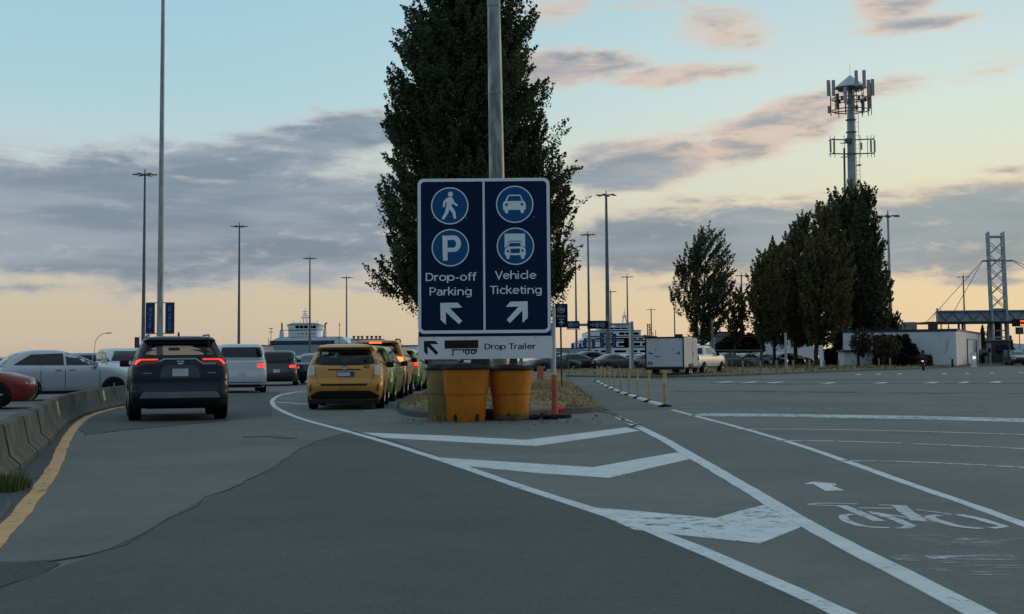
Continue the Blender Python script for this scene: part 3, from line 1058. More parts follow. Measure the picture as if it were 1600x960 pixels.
# loose leaf litter and grit round the barrels: uncountable
rn = random.Random(12)
mb = MB()
for _ in range(230):
    px, py = rn.gauss(0, 1), rn.random()
    x = rn.uniform(628, 940); y = 657 + rn.uniform(-3, 5) + abs(rn.gauss(0, 1.5))
    q = G(x, y); s_ = rn.uniform(.008, .03)
    mb.box((q.x, q.y, s_ * .3), (s_, s_ * rn.uniform(.5, 1.4), s_ * .6), rn.uniform(0, 3))
tag(mb.build('leaf_litter', mat('litter', (.17, .15, .11), .9, island=.6), fix=False), kind='stuff')
q = G(932, 651); mb = MB(); mb.lathe([(.02, 0), (.045, .01), (.035, .03), (.01, .04)], n=7); tag(mb.build('stone', M_conc, loc=(q.x, q.y, 0), smooth=True), 'small pale stone lying on the asphalt right of the rubber base', 'stone')


# ================================================================== VEHICLES
def interp_slices(sl, dz):
    out = []
    for a, b in zip(sl[:-1], sl[1:]):
        n = max(1, int(round((b[0] - a[0]) / dz)))
        for k in range(n):
            t = k / n
            out.append(tuple(x * (1 - t) + y * t for x, y in zip(a, b)))
    out.append(sl[-1])
    return out


def outline(w, yr, yf, rr, rf, bow, n=(12, 6, 22)):
    """one horizontal slice: closed rounded outline, counter-clockwise from rear left"""
    nr, nc, ns = n
    L = yf - yr
    rr = min(rr, w * .9, L * .45); rf = min(rf, w * .9, L * .45)
    pts = []
    def bowy(x, s_): return s_ * bow * (1 - (x / w) ** 2)
    for i in range(nr + 1):
        x = -w + rr + (2 * w - 2 * rr) * i / nr
        pts.append((x, yr))
    for i in range(1, nc):
        a = -math.pi / 2 + math.pi / 2 * i / nc
        pts.append((w - rr + rr * math.cos(a), yr + rr + rr * math.sin(a)))
    for i in range(ns + 1):
        pts.append((w, yr + rr + (L - rr - rf) * i / ns))
    for i in range(1, nc):
        a = math.pi / 2 * i / nc
        pts.append((w - rf + rf * math.cos(a), yf - rf + rf * math.sin(a)))
    for i in range(nr + 1):
        x = w - rf - (2 * w - 2 * rf) * i / nr
        pts.append((x, yf))
    for i in range(1, nc):
        a = math.pi / 2 + math.pi / 2 * i / nc
        pts.append((-w + rf + rf * math.cos(a), yf - rf + rf * math.sin(a)))
    for i in range(ns + 1):
        pts.append((-w, yf - rf - (L - rr - rf) * i / ns))
    for i in range(1, nc):
        a = math.pi + math.pi / 2 * i / nc
        pts.append((-w + rr + rr * math.cos(a), yr + rr + rr * math.sin(a)))
    res = []
    for x, y in pts:
        t = (y - yr) / L
        b = bow * (1 - (x / w) ** 2)
        res.append((x, y + (-b if t < .5 else b) * (abs(t - .5) * 2) ** 3))
    return res


def poly_inside(P_, x, y):
    c_ = False
    n = len(P_)
    for i in range(n):
        ax, ay = P_[i]; bx, by = P_[(i + 1) % n]
        if (ay > y) != (by > y) and x < (bx - ax) * (y - ay) / (by - ay) + ax:
            c_ = not c_
    return c_


def shrink(P_, d):
    cx = sum(p[0] for p in P_) / len(P_); cy = sum(p[1] for p in P_) / len(P_)
    w = max(p[0] for p in P_) - min(p[0] for p in P_); h = max(p[1] for p in P_) - min(p[1] for p in P_)
    return [(cx + (x - cx) * (1 - 2 * d / w), cy + (y - cy) * (1 - 2 * d / h)) for x, y in P_]


class Body:
    def __init__(s, slices, L, dz=.06, res=(12, 6, 22), bow=.06):
        S = interp_slices(slices, dz)
        s.L = L
        V, F = [], []
        ring = None
        for sl in S:
            z, w, yr, yf = sl[:4]
            rr = sl[4] if len(sl) > 4 else .22
            rf = sl[5] if len(sl) > 5 else .35
            pts = outline(w, yr, yf, rr, rf, bow if z < slices[-1][0] - .05 else bow * .5, res)
            ring = len(pts)
            V += [(x, y - L / 2, z) for x, y in pts]
        m_ = len(S)
        for j in range(m_ - 1):
            for i in range(ring):
                F.append((j * ring + i, j * ring + (i + 1) % ring, (j + 1) * ring + (i + 1) % ring, (j + 1) * ring + i))
        # caps: fan through the centre line, as quads across
        def cap(o, flip):
            half = ring // 2
            f = tuple(o + i for i in range(ring))
            F.append(f if not flip else f[::-1])
        cap(0, True); cap((m_ - 1) * ring, False)
        s.V, s.F = V, F
        s.bvh = BVHTree.FromPolygons(V, F)
        s.ring = ring

    DIR = {'rear': Vector((0, 1, 0)), 'front': Vector((0, -1, 0)), 'left': Vector((1, 0, 0)), 'right': Vector((-1, 0, 0))}

    def org(s, side, a, z):
        if side in ('rear', 'front'):
            return Vector((a, -8 if side == 'rear' else 8, z))
        return Vector((-4 if side == 'left' else 4, a, z))

    def cut(s, wins):
        """drop the faces behind transparent windows"""
        keep = []
        for f in s.F:
            if len(f) > 4: keep.append(f); continue
            c = [sum(s.V[i][k] for i in f) / 4 for k in range(3)]
            n = (Vector(s.V[f[1]]) - Vector(s.V[f[0]])).cross(Vector(s.V[f[3]]) - Vector(s.V[f[0]]))
            drop = False
            for side, poly in wins:
                d = s.DIR[side]
                if n.dot(d) > -1e-9: continue
                if side in ('rear', 'front') and abs(n.x) > abs(n.y): continue
                a = c[0] if side in ('rear', 'front') else c[1]
                if side in ('rear', 'front') and ((side == 'rear') != (c[1] < 0)): continue
                if poly_inside(poly, a, c[2]): drop = True
            if not drop: keep.append(f)
        s.F = keep

    def panel(s, side, poly, off=.006, grid=.09, hole=None):
        d = s.DIR[side]
        n = len(poly)
        b = []
        for i in range(n):
            p, q = Vector(poly[i]), Vector(poly[(i + 1) % n])
            k = max(1, int((q - p).length / grid + .5))
            b += [p.lerp(q, t / k) for t in range(k)]
        pts = list(b)
        edges = [(i, (i + 1) % len(b)) for i in range(len(b))]
        nb = len(b)
        if hole:
            h = []
            m_ = len(hole)
            for i in range(m_):
                p, q = Vector(hole[i]), Vector(hole[(i + 1) % m_])
                k = max(1, int((q - p).length / grid + .5))
                h += [p.lerp(q, t / k) for t in range(k)]
            edges += [(nb + i, nb + (i + 1) % len(h)) for i in range(len(h))]
            pts += h
        x0, x1 = min(p.x for p in b), max(p.x for p in b); y0, y1 = min(p.y for p in b), max(p.y for p in b)
        y = y0 + grid * .5
        while y < y1:
            x = x0 + grid * .5
            while x < x1:
                if poly_inside(poly, x, y): pts.append(Vector((x, y)))
                x += grid
            y += grid
        v2, e2, f2 = delaunay_2d_cdt(pts, edges, [], 0, 1e-6)[:3]
        vs = []
        for q in v2:
            h = s.bvh.ray_cast(s.org(side, q.x, q.y), d)
            if h[0] is None:
                h = s.bvh.find_nearest(s.org(side, q.x, q.y) + d * (8 - s.L / 2 if side in ('rear', 'front') else 3))
            p = h[0]
            vs.append((p.x - d.x * off, p.y - d.y * off, p.z))
        ff = []
        for f in f2:
            c = sum((v2[i] for i in f), Vector((0, 0))) / len(f)
            if poly_inside(poly, c.x, c.y) and not (hole and poly_inside(hole, c.x, c.y)):
                ff.append(tuple(f))
        # thin skirt so that the panel has an edge
        cnt = {}
        for f in ff:
            for i in range(len(f)):
                e = (f[i], f[(i + 1) % len(f)])
                cnt[tuple(sorted(e))] = cnt.get(tuple(sorted(e)), 0) + 1
        be = [e for e, c in cnt.items() if c == 1]
        base = len(vs)
        mp = {}
        for e in be:
            for i in e:
                if i not in mp:
                    mp[i] = len(vs)
                    vs.append((vs[i][0] + d.x * (off + .004), vs[i][1] + d.y * (off + .004), vs[i][2]))
        for a, b_ in be:
            ff.append((a, b_, mp[b_], mp[a]))
        return vs, ff

    def put(s, name, side, poly, m_, parent, off=.006, grid=.09, hole=None, smooth=True):
        mb = MB()
        polys = poly if isinstance(poly[0][0], (tuple, list)) else [poly]
        for q in polys:
            mb.add(*s.panel(side, q, off, grid, hole))
        return mb.build(name, m_, parent, smooth=smooth)


def mirror(poly): return [(-x, z) for x, z in poly][::-1]


def wheel(parent, x, y, r, w, lod=0, side=1, name='wheel'):
    n = 28 if lod == 0 else 16
    t = MB()
    pr = [(r * .62, -w / 2), (r * .93, -w / 2), (r, -w / 2 + .03), (r, w / 2 - .03), (r * .93, w / 2), (r * .62, w / 2)]
    t.lathe(pr, (x, y, r), n, axis='x')
    o = t.build(name, M_tyre, parent, smooth=True)
    k = MB()
    xo = x + side * (w / 2 - .01)
    k.lathe([(r * .64, -.03), (r * .64, .004), (r * .57, .004), (r * .55, -.03)], (xo, y, r), n, axis='x')
    for j in range(5):
        a = 2 * math.pi * j / 5 + .3
        k.tube((xo, y, r), (xo, y + math.cos(a) * r * .58, r + math.sin(a) * r * .58), .035, .028, 5)
    k.lathe([(.06, -.02), (.06, .01)], (xo, y, r), 10, axis='x')
    k.build('rim', M_rim, o, smooth=True)
    return o


def circ(cy, cz, r, n=20, a0=0, a1=2 * math.pi):
    return [(cy + r * math.cos(a0 + (a1 - a0) * i / n), cz + r * math.sin(a0 + (a1 - a0) * i / n)) for i in range(n)]


def arch_poly(cy, r, zb):
    n = 14
    return [(cy + r * math.cos(math.pi * i / n), r * .86 + r * math.sin(math.pi * i / n) * 1.0) for i in range(n + 1)] + [(cy - r, zb), (cy + r, zb)]


def car(name, label, cat, spec, paint, group=None, lod=0):
    """generic car; origin on the road under its middle, nose along +y"""
    L = spec['L']
    e = empty(name, (0, 0, 0), 0, label, cat, group)
    g = {0: .08, 1: .2, 2: .45}[lod]
    res = {0: (14, 6, 30), 1: (8, 4, 16), 2: (4, 3, 10)}[lod]
    b = Body(spec['slices'], L, {0: .05, 1: .1, 2: .16}[lod], res)
    gl = M_glass if lod == 0 else M_dglass
    wins = []
    rg = spec['rear_glass']
    ws = spec['windshield']
    sw = spec['side_windows']
    if lod == 0:
        wins = [('rear', shrink(rg, .05)), ('front', shrink(ws, .05))]
        for q in sw: wins += [('left', shrink(q, .05)), ('right', shrink(q, .05))]
        b.cut(wins)
    mb = MB(); mb.v, mb.f = b.V, b.F
    body = mb.build('body', paint, e, smooth=True, fix=False)
    if lod == 0:
        # black frit ring plus see-through pane
        o = b.put('rear_window', 'rear', rg, M_plastic, e, .004, g, hole=shrink(rg, .065))
        b.put('pane', 'rear', shrink(rg, .06), M_glass, o, .003, g)
        o = b.put('windshield', 'front', ws, M_plastic, e, .004, g, hole=shrink(ws, .065))
        b.put('pane', 'front', shrink(ws, .06), M_glassl, o, .003, g)
        for q in sw:
            for sd_ in ('left', 'right'):
                o = b.put('side_window', sd_, q, M_plastic, e, .004, g, hole=shrink(q, .065))
                b.put('pane', sd_, shrink(q, .06), M_glass, o, .003, g)
    else:
        b.put('rear_window', 'rear', rg, M_dglass, e, .02, min(g, .14))
        b.put('windshield', 'front', ws, M_dglass, e, .035, min(g, .14))
        for q in sw:
            for sd_ in ('left', 'right'):
                b.put('side_window', sd_, q, M_dglass, e, .02, min(g, .14))
    for nm, side, poly, m_, off in spec.get('parts', []):
        b.put(nm, side, poly, m_, e, off, min(g, .12))
    r, w, tx, y0, y1 = spec['wheels']
    zb = spec['slices'][0][0]
    for yy in (y0, y1):
        for sd_ in ('left', 'right'):
            b.put('wheel_arch', sd_, arch_poly(yy - L / 2, r + .06, zb + .01), M_plastic, e, .010, g)
        for s_ in (-1, 1):
            wheel(e, s_ * (tx - w / 2), yy - L / 2, r, w, lod, s_)
    for s_ in (-1, 1):
        mz = spec.get('mirror_z', 1.02); my = spec.get('mirror_y', 3.05) - L / 2
        mb = MB(); mb.box((s_ * (spec['mw'] + .10), my, mz), (.20, .12, .15)); mb.box((s_ * (spec['mw'] + .0), my + .02, mz - .05), (.1, .05, .05))
        mb.build('side_mirror', paint if lod else M_plastic, e, smooth=True, bevel=.03 if lod == 0 else 0)
    # underbody
    mb = MB(); mb.box((0, 0, spec['slices'][0][0] + .02), (spec['slices'][0][1] * 1.5, L * .9, .06))
    mb.build('underbody', M_plastic, e)
    if spec.get('lip'):
        MB().box((0, -L / 2 + .09, .195), (1.66, .16, .11)).build('rear_lip', M_plastic, e, bevel=.02)
    if lod == 0:
        # seats with headrests, dashboard, steering wheel, rear-view mirror
        for sx, sy in ((-.38, 2.45), (.38, 2.45), (-.40, 1.55), (.40, 1.55)):
            if sy < 2 and spec.get('no_rear_seat'): continue
            y_ = sy - L / 2
            mb = MB()
            mb.box((sx, y_, .62), (.50, .14, .62)); mb.box((sx, y_ + .28, .42), (.5, .55, .16))
            s_ = mb.build('seat', spec.get('seat', M_seat), e, bevel=.04)
            mb = MB(); mb.box((sx, y_ - .03, 1.06 + spec.get('hr', .06)), (.26, .10, .18)); mb.build('headrest', spec.get('seat', M_seat), s_, bevel=.035)
        mb = MB(); mb.box((0, 3.15 - L / 2, .92), (1.4, .5, .22)); mb.build('dashboard', M_plastic, e, bevel=.05)
        mb = MB()
        for k in range(16):
            a, c_ = 2 * math.pi * k / 16, 2 * math.pi * (k + 1) / 16
            mb.tube((-.38 + .18 * math.cos(a), 2.86 - L / 2, .98 + .18 * math.sin(a)), (-.38 + .18 * math.cos(c_), 2.86 - L / 2, .98 + .18 * math.sin(c_)), .015, .015, 5)
        mb.build('steering_wheel', M_plastic, e)
        mb = MB(); mb.box((0, 2.95 - L / 2, spec['slices'][-1][0] - .25), (.24, .03, .07)); mb.build('rear_view_mirror', M_plastic, e, bevel=.01)
    return e, b


def add(parts, *a): parts.append(a)


# ---- dark blue sport utility vehicle ahead
M_navycar = mat('navy_car_paint', (.0035, .006, .014), .3, spec=.2, coat=.28, backdark=True, var=.05)
suv_sl = [(.26, .84, .22, 4.42, .25, .4), (.34, .92, .07, 4.52), (.45, .955, .01, 4.58), (.60, .965, .00, 4.60), (.66, .965, .05, 4.60), (.74, .97, .085, 4.58), (.90, .975, .10, 4.52),
          (1.02, .965, .12, 4.40, .24, .5), (1.10, .95, .13, 4.1, .24, .6), (1.14, .93, .135, 3.72, .22, .5), (1.20, .905, .15, 3.55), (1.26, .865, .18, 3.42), (1.45, .795, .32, 2.95), (1.60, .725, .43, 2.5),
          (1.63, .71, .30, 2.4, .12, .35), (1.675, .66, .32, 2.25, .12, .35), (1.70, .56, .45, 2.05, .2, .3), (1.715, .40, .7, 1.9, .2, .3)]
suv = dict(L=4.6, slices=suv_sl, mw=.95, mirror_z=1.16, mirror_y=3.25, wheels=(.365, .25, .985, .95, 3.64), hr=.10,
           rear_glass=[(-.745, 1.285), (-.69, 1.40), (-.60, 1.58), (-.56, 1.615), (.56, 1.615), (.60, 1.58), (.69, 1.40), (.745, 1.285), (.5, 1.265), (-.5, 1.265)],
           windshield=[(-.78, 1.2), (.78, 1.2), (.62, 1.6), (-.62, 1.6)],
           side_windows=[[(-1.65 + .1, 1.22), (-.75, 1.2), (-.75, 1.56), (-1.45 + .1, 1.52)], [(-.67, 1.2), (.15, 1.18), (.15, 1.57), (-.67, 1.56)], [(.23, 1.18), (1.12, 1.17), (.62, 1.5), (.23, 1.57)]])
tl = [(-.885, 1.115), (-.83, 1.13), (-.775, 1.205), (-.46, 1.205), (-.43, 1.25), (-.80, 1.255), (-.87, 1.19)]
ll = [(-.875, 1.15), (-.82, 1.17), (-.765, 1.222), (-.44, 1.222), (-.44, 1.242), (-.775, 1.244), (-.86, 1.195)]
pr = []
add(pr, 'tail_light', 'rear', [(-.90, 1.08), (-.78, 1.10), (-.70, 1.145), (-.44, 1.150), (-.42, 1.27), (-.84, 1.275), (-.90, 1.17)], M_redref, .006)
add(pr, 'tail_light', 'rear', mirror([(-.90, 1.08), (-.78, 1.10), (-.70, 1.145), (-.44, 1.150), (-.42, 1.27), (-.84, 1.275), (-.90, 1.17)]), M_redref, .006)
add(pr, 'brake_lamp', 'rear', [(-.90, 1.15), (-.86, 1.135), (-.80, 1.195), (-.76, 1.224), (-.44, 1.226), (-.44, 1.248), (-.79, 1.248), (-.85, 1.225)], M_tail, .012)
add(pr, 'brake_lamp', 'rear', mirror([(-.90, 1.15), (-.86, 1.135), (-.80, 1.195), (-.76, 1.224), (-.44, 1.226), (-.44, 1.248), (-.79, 1.248), (-.85, 1.225)]), M_tail, .012)
add(pr, 'garnish', 'rear', [(-.43, 1.185), (-.39, 1.19), (-.30, 1.235), (.30, 1.235), (.39, 1.17), (.45, 1.135), (.70, 1.135), (.70, 1.165), (.46, 1.165), (.40, 1.20), (.31, 1.262), (-.31, 1.262), (-.40, 1.215), (-.43, 1.215)], mat('dark_silver_trim', (.24, .245, .25), .35, metal=.5), .016)
add(pr, 'plate_recess', 'rear', [(-.40, .86), (.40, .86), (.36, 1.07), (.28, 1.13), (-.28, 1.13), (-.36, 1.07)], mat('navy_gloss_dark', (.004, .006, .014), .3, coat=.6, var=.03), .004)
add(pr, 'licence_plate', 'rear', [(-.155, .90), (.155, .90), (.155, 1.05), (-.155, 1.05)], M_plate, .014)
add(pr, 'badge', 'rear', [(-.72, .955), (-.56, .955), (-.56, .975), (-.72, .975)], M_trim, .010)
add(pr, 'badge', 'rear', [(.54, .955), (.70, .955), (.70, .975), (.54, .975)], M_trim, .010)
add(pr, 'bumper_crease', 'rear', [(-.93, .80), (-.52, .805), (-.48, .825), (.48, .825), (.52, .805), (.93, .80), (.93, .835), (-.93, .835)], M_plastic, .010)
add(pr, 'bumper_cladding', 'rear', [(-.93, .30), (.93, .30), (.95, .60), (.93, .70), (.80, .72), (.72, .61), (-.72, .61), (-.80, .72), (-.93, .70), (-.95, .60)], M_plastic, .012)
add(pr, 'skid_plate', 'rear', [(-.79, .47), (.79, .47), (.74, .56), (.70, .595), (-.70, .595), (-.74, .56)], M_trim, .026)
for s_ in ('left', 'right'):
    add(pr, 'side_cladding', s_, [(-2.2, .27), (2.2, .27), (2.2, .45), (1.9, .52), (-1.9, .52), (-2.2, .45)], M_plastic, .007)
suv['parts'] = pr
navy, nb = car('sport_utility_vehicle', 'dark blue sport utility vehicle with both brake lights lit in the left lane', 'car', suv, M_navycar)
mb = MB(); mb.lathe([(.048, 0), (.05, .01), (.02, .014)], (0, 0, 0), 18)
em = MB()
for i in range(20):
    a, c_ = 2 * math.pi * i / 20, 2 * math.pi * (i + 1) / 20
    em.tube((.065 * math.cos(a), 0, .042 * math.sin(a)), (.065 * math.cos(c_), 0, .042 * math.sin(c_)), .007, .007, 5)
    em.tube((.03 * math.cos(a), 0, .038 * math.sin(a)), (.03 * math.cos(c_), 0, .038 * math.sin(c_)), .006, .006, 5)
    em.tube((.055 * math.cos(a), 0, .015 + .018 * math.sin(a)), (.055 * math.cos(c_), 0, .015 + .018 * math.sin(c_)), .006, .006, 5)
em.build('emblem', M_chrome, navy, loc=(0, -2.3 + .05, 1.185))
mb = MB()
mb.prism_x([(-.10, 0), (.10, 0), (-.06, .085), (-.09, .08)], -.018, .018)
mb.build('antenna_fin', M_plastic, navy, loc=(0, -1.35, 1.71))
for s_ in (-1, 1):
    mb = MB(); mb.path([(s_ * .60, -1.65, 1.665), (s_ * .60, -1.55, 1.735), (s_ * .60, .0, 1.755), (s_ * .60, .6, 1.72), (s_ * .60, .75, 1.66)], .020, 8)
    mb.build('roof_rail', M_trim, navy, smooth=True)
mb = MB(); mb.tube((-.02, -1.99, 1.30), (.42, -1.955, 1.315), .011); mb.build('rear_wiper', M_plastic, navy)
p = G(278, 656)
fw = Vector((p.x, p.y))
place(navy, (0, 0, 0), R(16.0), navy['label'])
hd = Vector((-math.sin(R(16.0)), math.cos(R(16.0))))
c0 = fw + hd * (4.6 / 2 - .95 + .05)
navy.location = (c0.x, c0.y, 0)

# ---- wagon taxi
def wagon_spec(lit=False, taxi=True):
    sl = [(.15, .76, .25, 4.40, .3, .4), (.24, .85, .10, 4.52), (.40, .895, .03, 4.60), (.55, .915, .0, 4.62), (.68, .92, .03, 4.60), (.72, .92, .07, 4.58), (.88, .915, .10, 4.40, .24, .5),
          (.98, .90, .12, 4.05, .22, .6), (1.04, .885, .14, 3.78, .2, .5), (1.10, .86, .19, 3.6), (1.25, .80, .30, 3.2), (1.40, .725, .40, 2.75),
          (1.46, .69, .30, 2.55, .14, .35), (1.50, .665, .25, 2.45, .12, .35), (1.545, .60, .34, 2.25, .15, .35), (1.575, .48, .55, 2.05, .2, .3), (1.59, .30, .85, 1.85, .2, .3)]
    d = dict(L=4.62, lip=True, slices=sl, mw=.88, mirror_z=1.06, mirror_y=3.25, wheels=(.325, .215, .92, .92, 3.70), seat=M_seatg, hr=.10,
             rear_glass=[(-.72, 1.10), (-.70, 1.2), (-.60, 1.42), (-.57, 1.445), (.57, 1.445), (.60, 1.42), (.70, 1.2), (.72, 1.10), (.58, 1.075), (.30, 1.06), (-.30, 1.06), (-.58, 1.075)],
             windshield=[(-.78, 1.1), (.78, 1.1), (.62, 1.45), (-.62, 1.45)],
             side_windows=[[(-1.80, 1.13), (-.95, 1.08), (-.95, 1.42), (-1.60, 1.38)], [(-.87, 1.07), (.02, 1.04), (.02, 1.45), (-.87, 1.42)], [(.10, 1.04), (1.25, 1.03), (.75, 1.32), (.10, 1.45)]])
    q = []
    lens = [(-.905, .83), (-.75, .82), (-.70, .86), (-.72, 1.06), (-.80, 1.075), (-.87, 1.07)]
    up = [(-.86, 1.075), (-.73, 1.065), (-.735, 1.10), (-.715, 1.20), (-.77, 1.21), (-.83, 1.13)]
    if lit:
        add(q, 'tail_light', 'rear', lens, M_taildim, .012); add(q, 'tail_light', 'rear', mirror(lens), M_taildim, .012)
        b1 = [(-.87, .95), (-.72, .94), (-.73, 1.06), (-.84, 1.07)]
        add(q, 'brake_lamp', 'rear', b1, M_tail, .02); add(q, 'brake_lamp', 'rear', mirror(b1), M_tail, .02)
    else:
        add(q, 'tail_light', 'rear', lens, M_clear, .012); add(q, 'tail_light', 'rear', mirror(lens), M_clear, .012)
        add(q, 'upper_lamp_lens', 'rear', up, mat('smoked_red_lens', (.10, .035, .02), .2, coat=.5, var=.03), .010); add(q, 'upper_lamp_lens', 'rear', mirror(up), MATS['smoked_red_lens'], .010)
    add(q, 'rear_valance', 'rear', [(-.90, .152), (.90, .152), (.915, .27), (.66, .43), (.58, .455), (-.58, .455), (-.66, .43), (-.915, .27)], M_plastic, .012)
    seam = mat('panel_gap_black', (.02, .012, .004), .8)
    def seamline(pts, w=.010):
        out = []
        for a, b in zip(pts[:-1], pts[1:]):
            a, b = Vector(a), Vector(b)
            n_ = Vector((-(b - a).y, (b - a).x)).normalized() * w / 2
            e_ = (b - a).normalized() * w * .3
            out.append([tuple(a + n_ - e_), tuple(b + n_ + e_), tuple(b - n_ + e_), tuple(a - n_ - e_)])
        return out
    add(q, 'hatch_seam', 'rear', seamline([(-.70, 1.07), (-.70, .86), (-.64, .66), (-.54, .62), (.54, .62), (.64, .66), (.70, .86), (.70, 1.07)]), seam, .003)
    add(q, 'hatch_crease', 'rear', [(-.42, .955), (-.38, .945), (.36, .945), (.40, .955), (.36, .975), (-.38, .975)], seam, .004)
    add(q, 'bumper_recess', 'rear', [(-.56, .575), (.52, .575), (.56, .615), (.56, .625), (-.56, .625)], seam, .010)
    add(q, 'plate_frame', 'rear', [(-.185, .79), (.235, .79), (.235, .915), (-.185, .915)], mat('plate_dark_blue', (.02, .035, .09), .5), .012)
    add(q, 'licence_plate', 'rear', [(-.165, .805), (.135, .805), (.135, .895), (-.165, .895)], M_plate, .018)
    for x in (-.835, .775):
        add(q, 'rear_reflector', 'rear', [(x, .44), (x + .035, .44), (x + .045, .61), (x + .01, .61)], M_redref, .012)
    if taxi:
        add(q, 'number_sticker', 'rear', [(.46, 1.0), (.60, 1.0), (.60, 1.055), (.46, 1.055)], mat('brown_sticker', (.16, .085, .02), .6), .010)
    for s_ in ('left', 'right'):
        add(q, 'sill', s_, [(-2.1, .16), (2.1, .16), (2.1, .24), (-2.1, .24)], M_plastic, .007)
        for yy in (-.91, .06):
            add(q, 'door_seam', s_, seamline([(yy, 1.04), (yy - .02, .7), (yy - .05, .3)], .012), seam, .004)
        for yy in (-.8, .2):
            add(q, 'door_handle', s_, [(yy, .90), (yy + .18, .90), (yy + .18, .935), (yy, .935)], M_trim, .02)
    d['parts'] = q
    return d

M_taxi = mat('taxi_yellow_paint', (.56, .25, .024), .38, coat=.35, backdark=True, var=.06, dirt=(.25, .14, .03), dirt_amt=.15)
M_green = mat('taxi_green_paint', (.13, .24, .045), .35, coat=.4, backdark=True, var=.06)
M_green2 = mat('bright_green_paint', (.13, .30, .045), .35, coat=.4, backdark=True, var=.06)
ytaxi, yb = car('taxi', 'yellow wagon taxi with clear unlit tail lamps, nearest car of the taxi queue', 'taxi', wagon_spec(), M_taxi, 'taxis queueing beside the grass island')
def emblem(par, y, z, s_=1.0):
    em = MB()
    for i in range(20):
        a, c_ = 2 * math.pi * i / 20, 2 * math.pi * (i + 1) / 20
        em.tube((.07 * s_ * math.cos(a), 0, .045 * s_ * math.sin(a)), (.07 * s_ * math.cos(c_), 0, .045 * s_ * math.sin(c_)), .008, .008, 5)
        em.tube((.028 * s_ * math.cos(a), 0, .043 * s_ * math.sin(a)), (.028 * s_ * math.cos(c_), 0, .043 * s_ * math.sin(c_)), .007, .007, 5)
        em.tube((.058 * s_ * math.cos(a), 0, .016 + .02 * s_ * math.sin(a)), (.058 * s_ * math.cos(c_), 0, .016 + .02 * s_ * math.sin(c_)), .007, .007, 5)
    return em.build('emblem', M_chrome, par, loc=(0, y, z))
emblem(ytaxi, -2.31 + .06, 1.015)
mb = MB()
for k in range(3): mb.box((-.48, -2.31 + .27, 1.335 + .022 * k), (.17 - .02 * (k == 1), .004, .012))
mb.build('window_decal', M_refl, ytaxi)
text_mesh('BC TAXI SERVICE'[:0] or '- - - - - - - -', .05, 'window_lettering', mat('amber_decal', (.35, .2, .06), .6), ytaxi, (0.05, -2.31 + .24, 1.40))
text_mesh('TAXI', .085, 'plate_lettering', M_platebl, ytaxi, (-.015, -2.31 + .055, .82), depth=.002, sx=1.1) if False else None
mb = MB(); mb.tube((-.05, -2.31 + .22, 1.10), (.40, -2.31 + .25, 1.125), .010); mb.build('rear_wiper', M_plastic, ytaxi)
mb = MB(); mb.lathe([(.02, 0), (.006, .04), (.004, .18)], (0, 0, 0), 6); mb.build('antenna', M_plastic, ytaxi, loc=(0, -1.4, 1.58))
p = G(542, 638.5); hd_ = R(3.0); hdv = Vector((-math.sin(hd_), math.cos(hd_)))
c0 = Vector((p.x, p.y)) + hdv * (4.62 / 2 - .92)
place(ytaxi, (c0.x, c0.y, 0), hd_, ytaxi['label'])

g1, _ = car('taxi', 'pale green wagon taxi half hidden to the right of the nearest yellow taxi', 'taxi', wagon_spec(taxi=False), M_green, 'taxis queueing beside the grass island')
place(g1, (-3.36 - .92, 39.6 + 2.31, 0), R(-.5), g1['label'])
g2, _ = car('taxi', 'bright green wagon taxi with lit red lamp at the head of the queue', 'taxi', wagon_spec(lit=True, taxi=False), M_green2, 'taxis queueing beside the grass island')
place(g2, (-3.42 - .92, 53 + 2.31 - .9, 0), R(-1), g2['label'])
sp = dict(suv)
sl2 = [(a[0] * 1.055, a[1] * 1.0) + tuple(a[2:]) for a in suv_sl]
sp['slices'] = sl2
sp['rear_glass'] = [(x, z * 1.055) for x, z in suv['rear_glass']]
sp['windshield'] = [(x, z * 1.055) for x, z in suv['windshield']]
sp['side_windows'] = [[(x, z * 1.055) for x, z in q_] for q_ in suv['side_windows']]
pp = []
lz = [(-.90, 1.12), (-.62, 1.13), (-.60, 1.22), (-.70, 1.27), (-.88, 1.27)]
add(pp, 'tail_light', 'rear', lz, M_tailor, .012); add(pp, 'tail_light', 'rear', mirror(lz), M_tailor, .012)
add(pp, 'reversing_lamp', 'rear', [(-.80, 1.03), (-.66, 1.03), (-.64, 1.10), (-.84, 1.10)], M_clear, .012); add(pp, 'reversing_lamp', 'rear', mirror([(-.80, 1.03), (-.66, 1.03), (-.64, 1.10), (-.84, 1.10)]), M_clear, .012)
add(pp, 'high_brake_lamp', 'rear', [(-.20, 1.70), (.20, 1.70), (.20, 1.745), (-.20, 1.745)], M_tailor, .03)
add(pp, 'rear_valance', 'rear', [(-.93, .28), (.93, .28), (.95, .50), (-.95, .50)], M_plastic, .012)
add(pp, 'licence_plate', 'rear', [(-.155, .92), (.155, .92), (.155, 1.06), (-.155, 1.06)], M_plate, .012)
sp['parts'] = pp
yt2, _ = car('taxi', 'tall yellow taxi with red brake lights and high brake lamp lit, third in the queue', 'taxi', sp, M_taxi, 'taxis queueing beside the grass island')
for s_ in (-1, 1):
    mb = MB(); mb.path([(s_ * .62, -1.65, 1.74), (s_ * .62, -1.5, 1.83), (s_ * .62, .2, 1.84), (s_ * .62, .6, 1.78)], .025, 8)
    mb.build('roof_rail', M_plastic, yt2, smooth=True)
place(yt2, (-3.42 - .97, 44.6 + 2.3, 0), R(.5), yt2['label'])

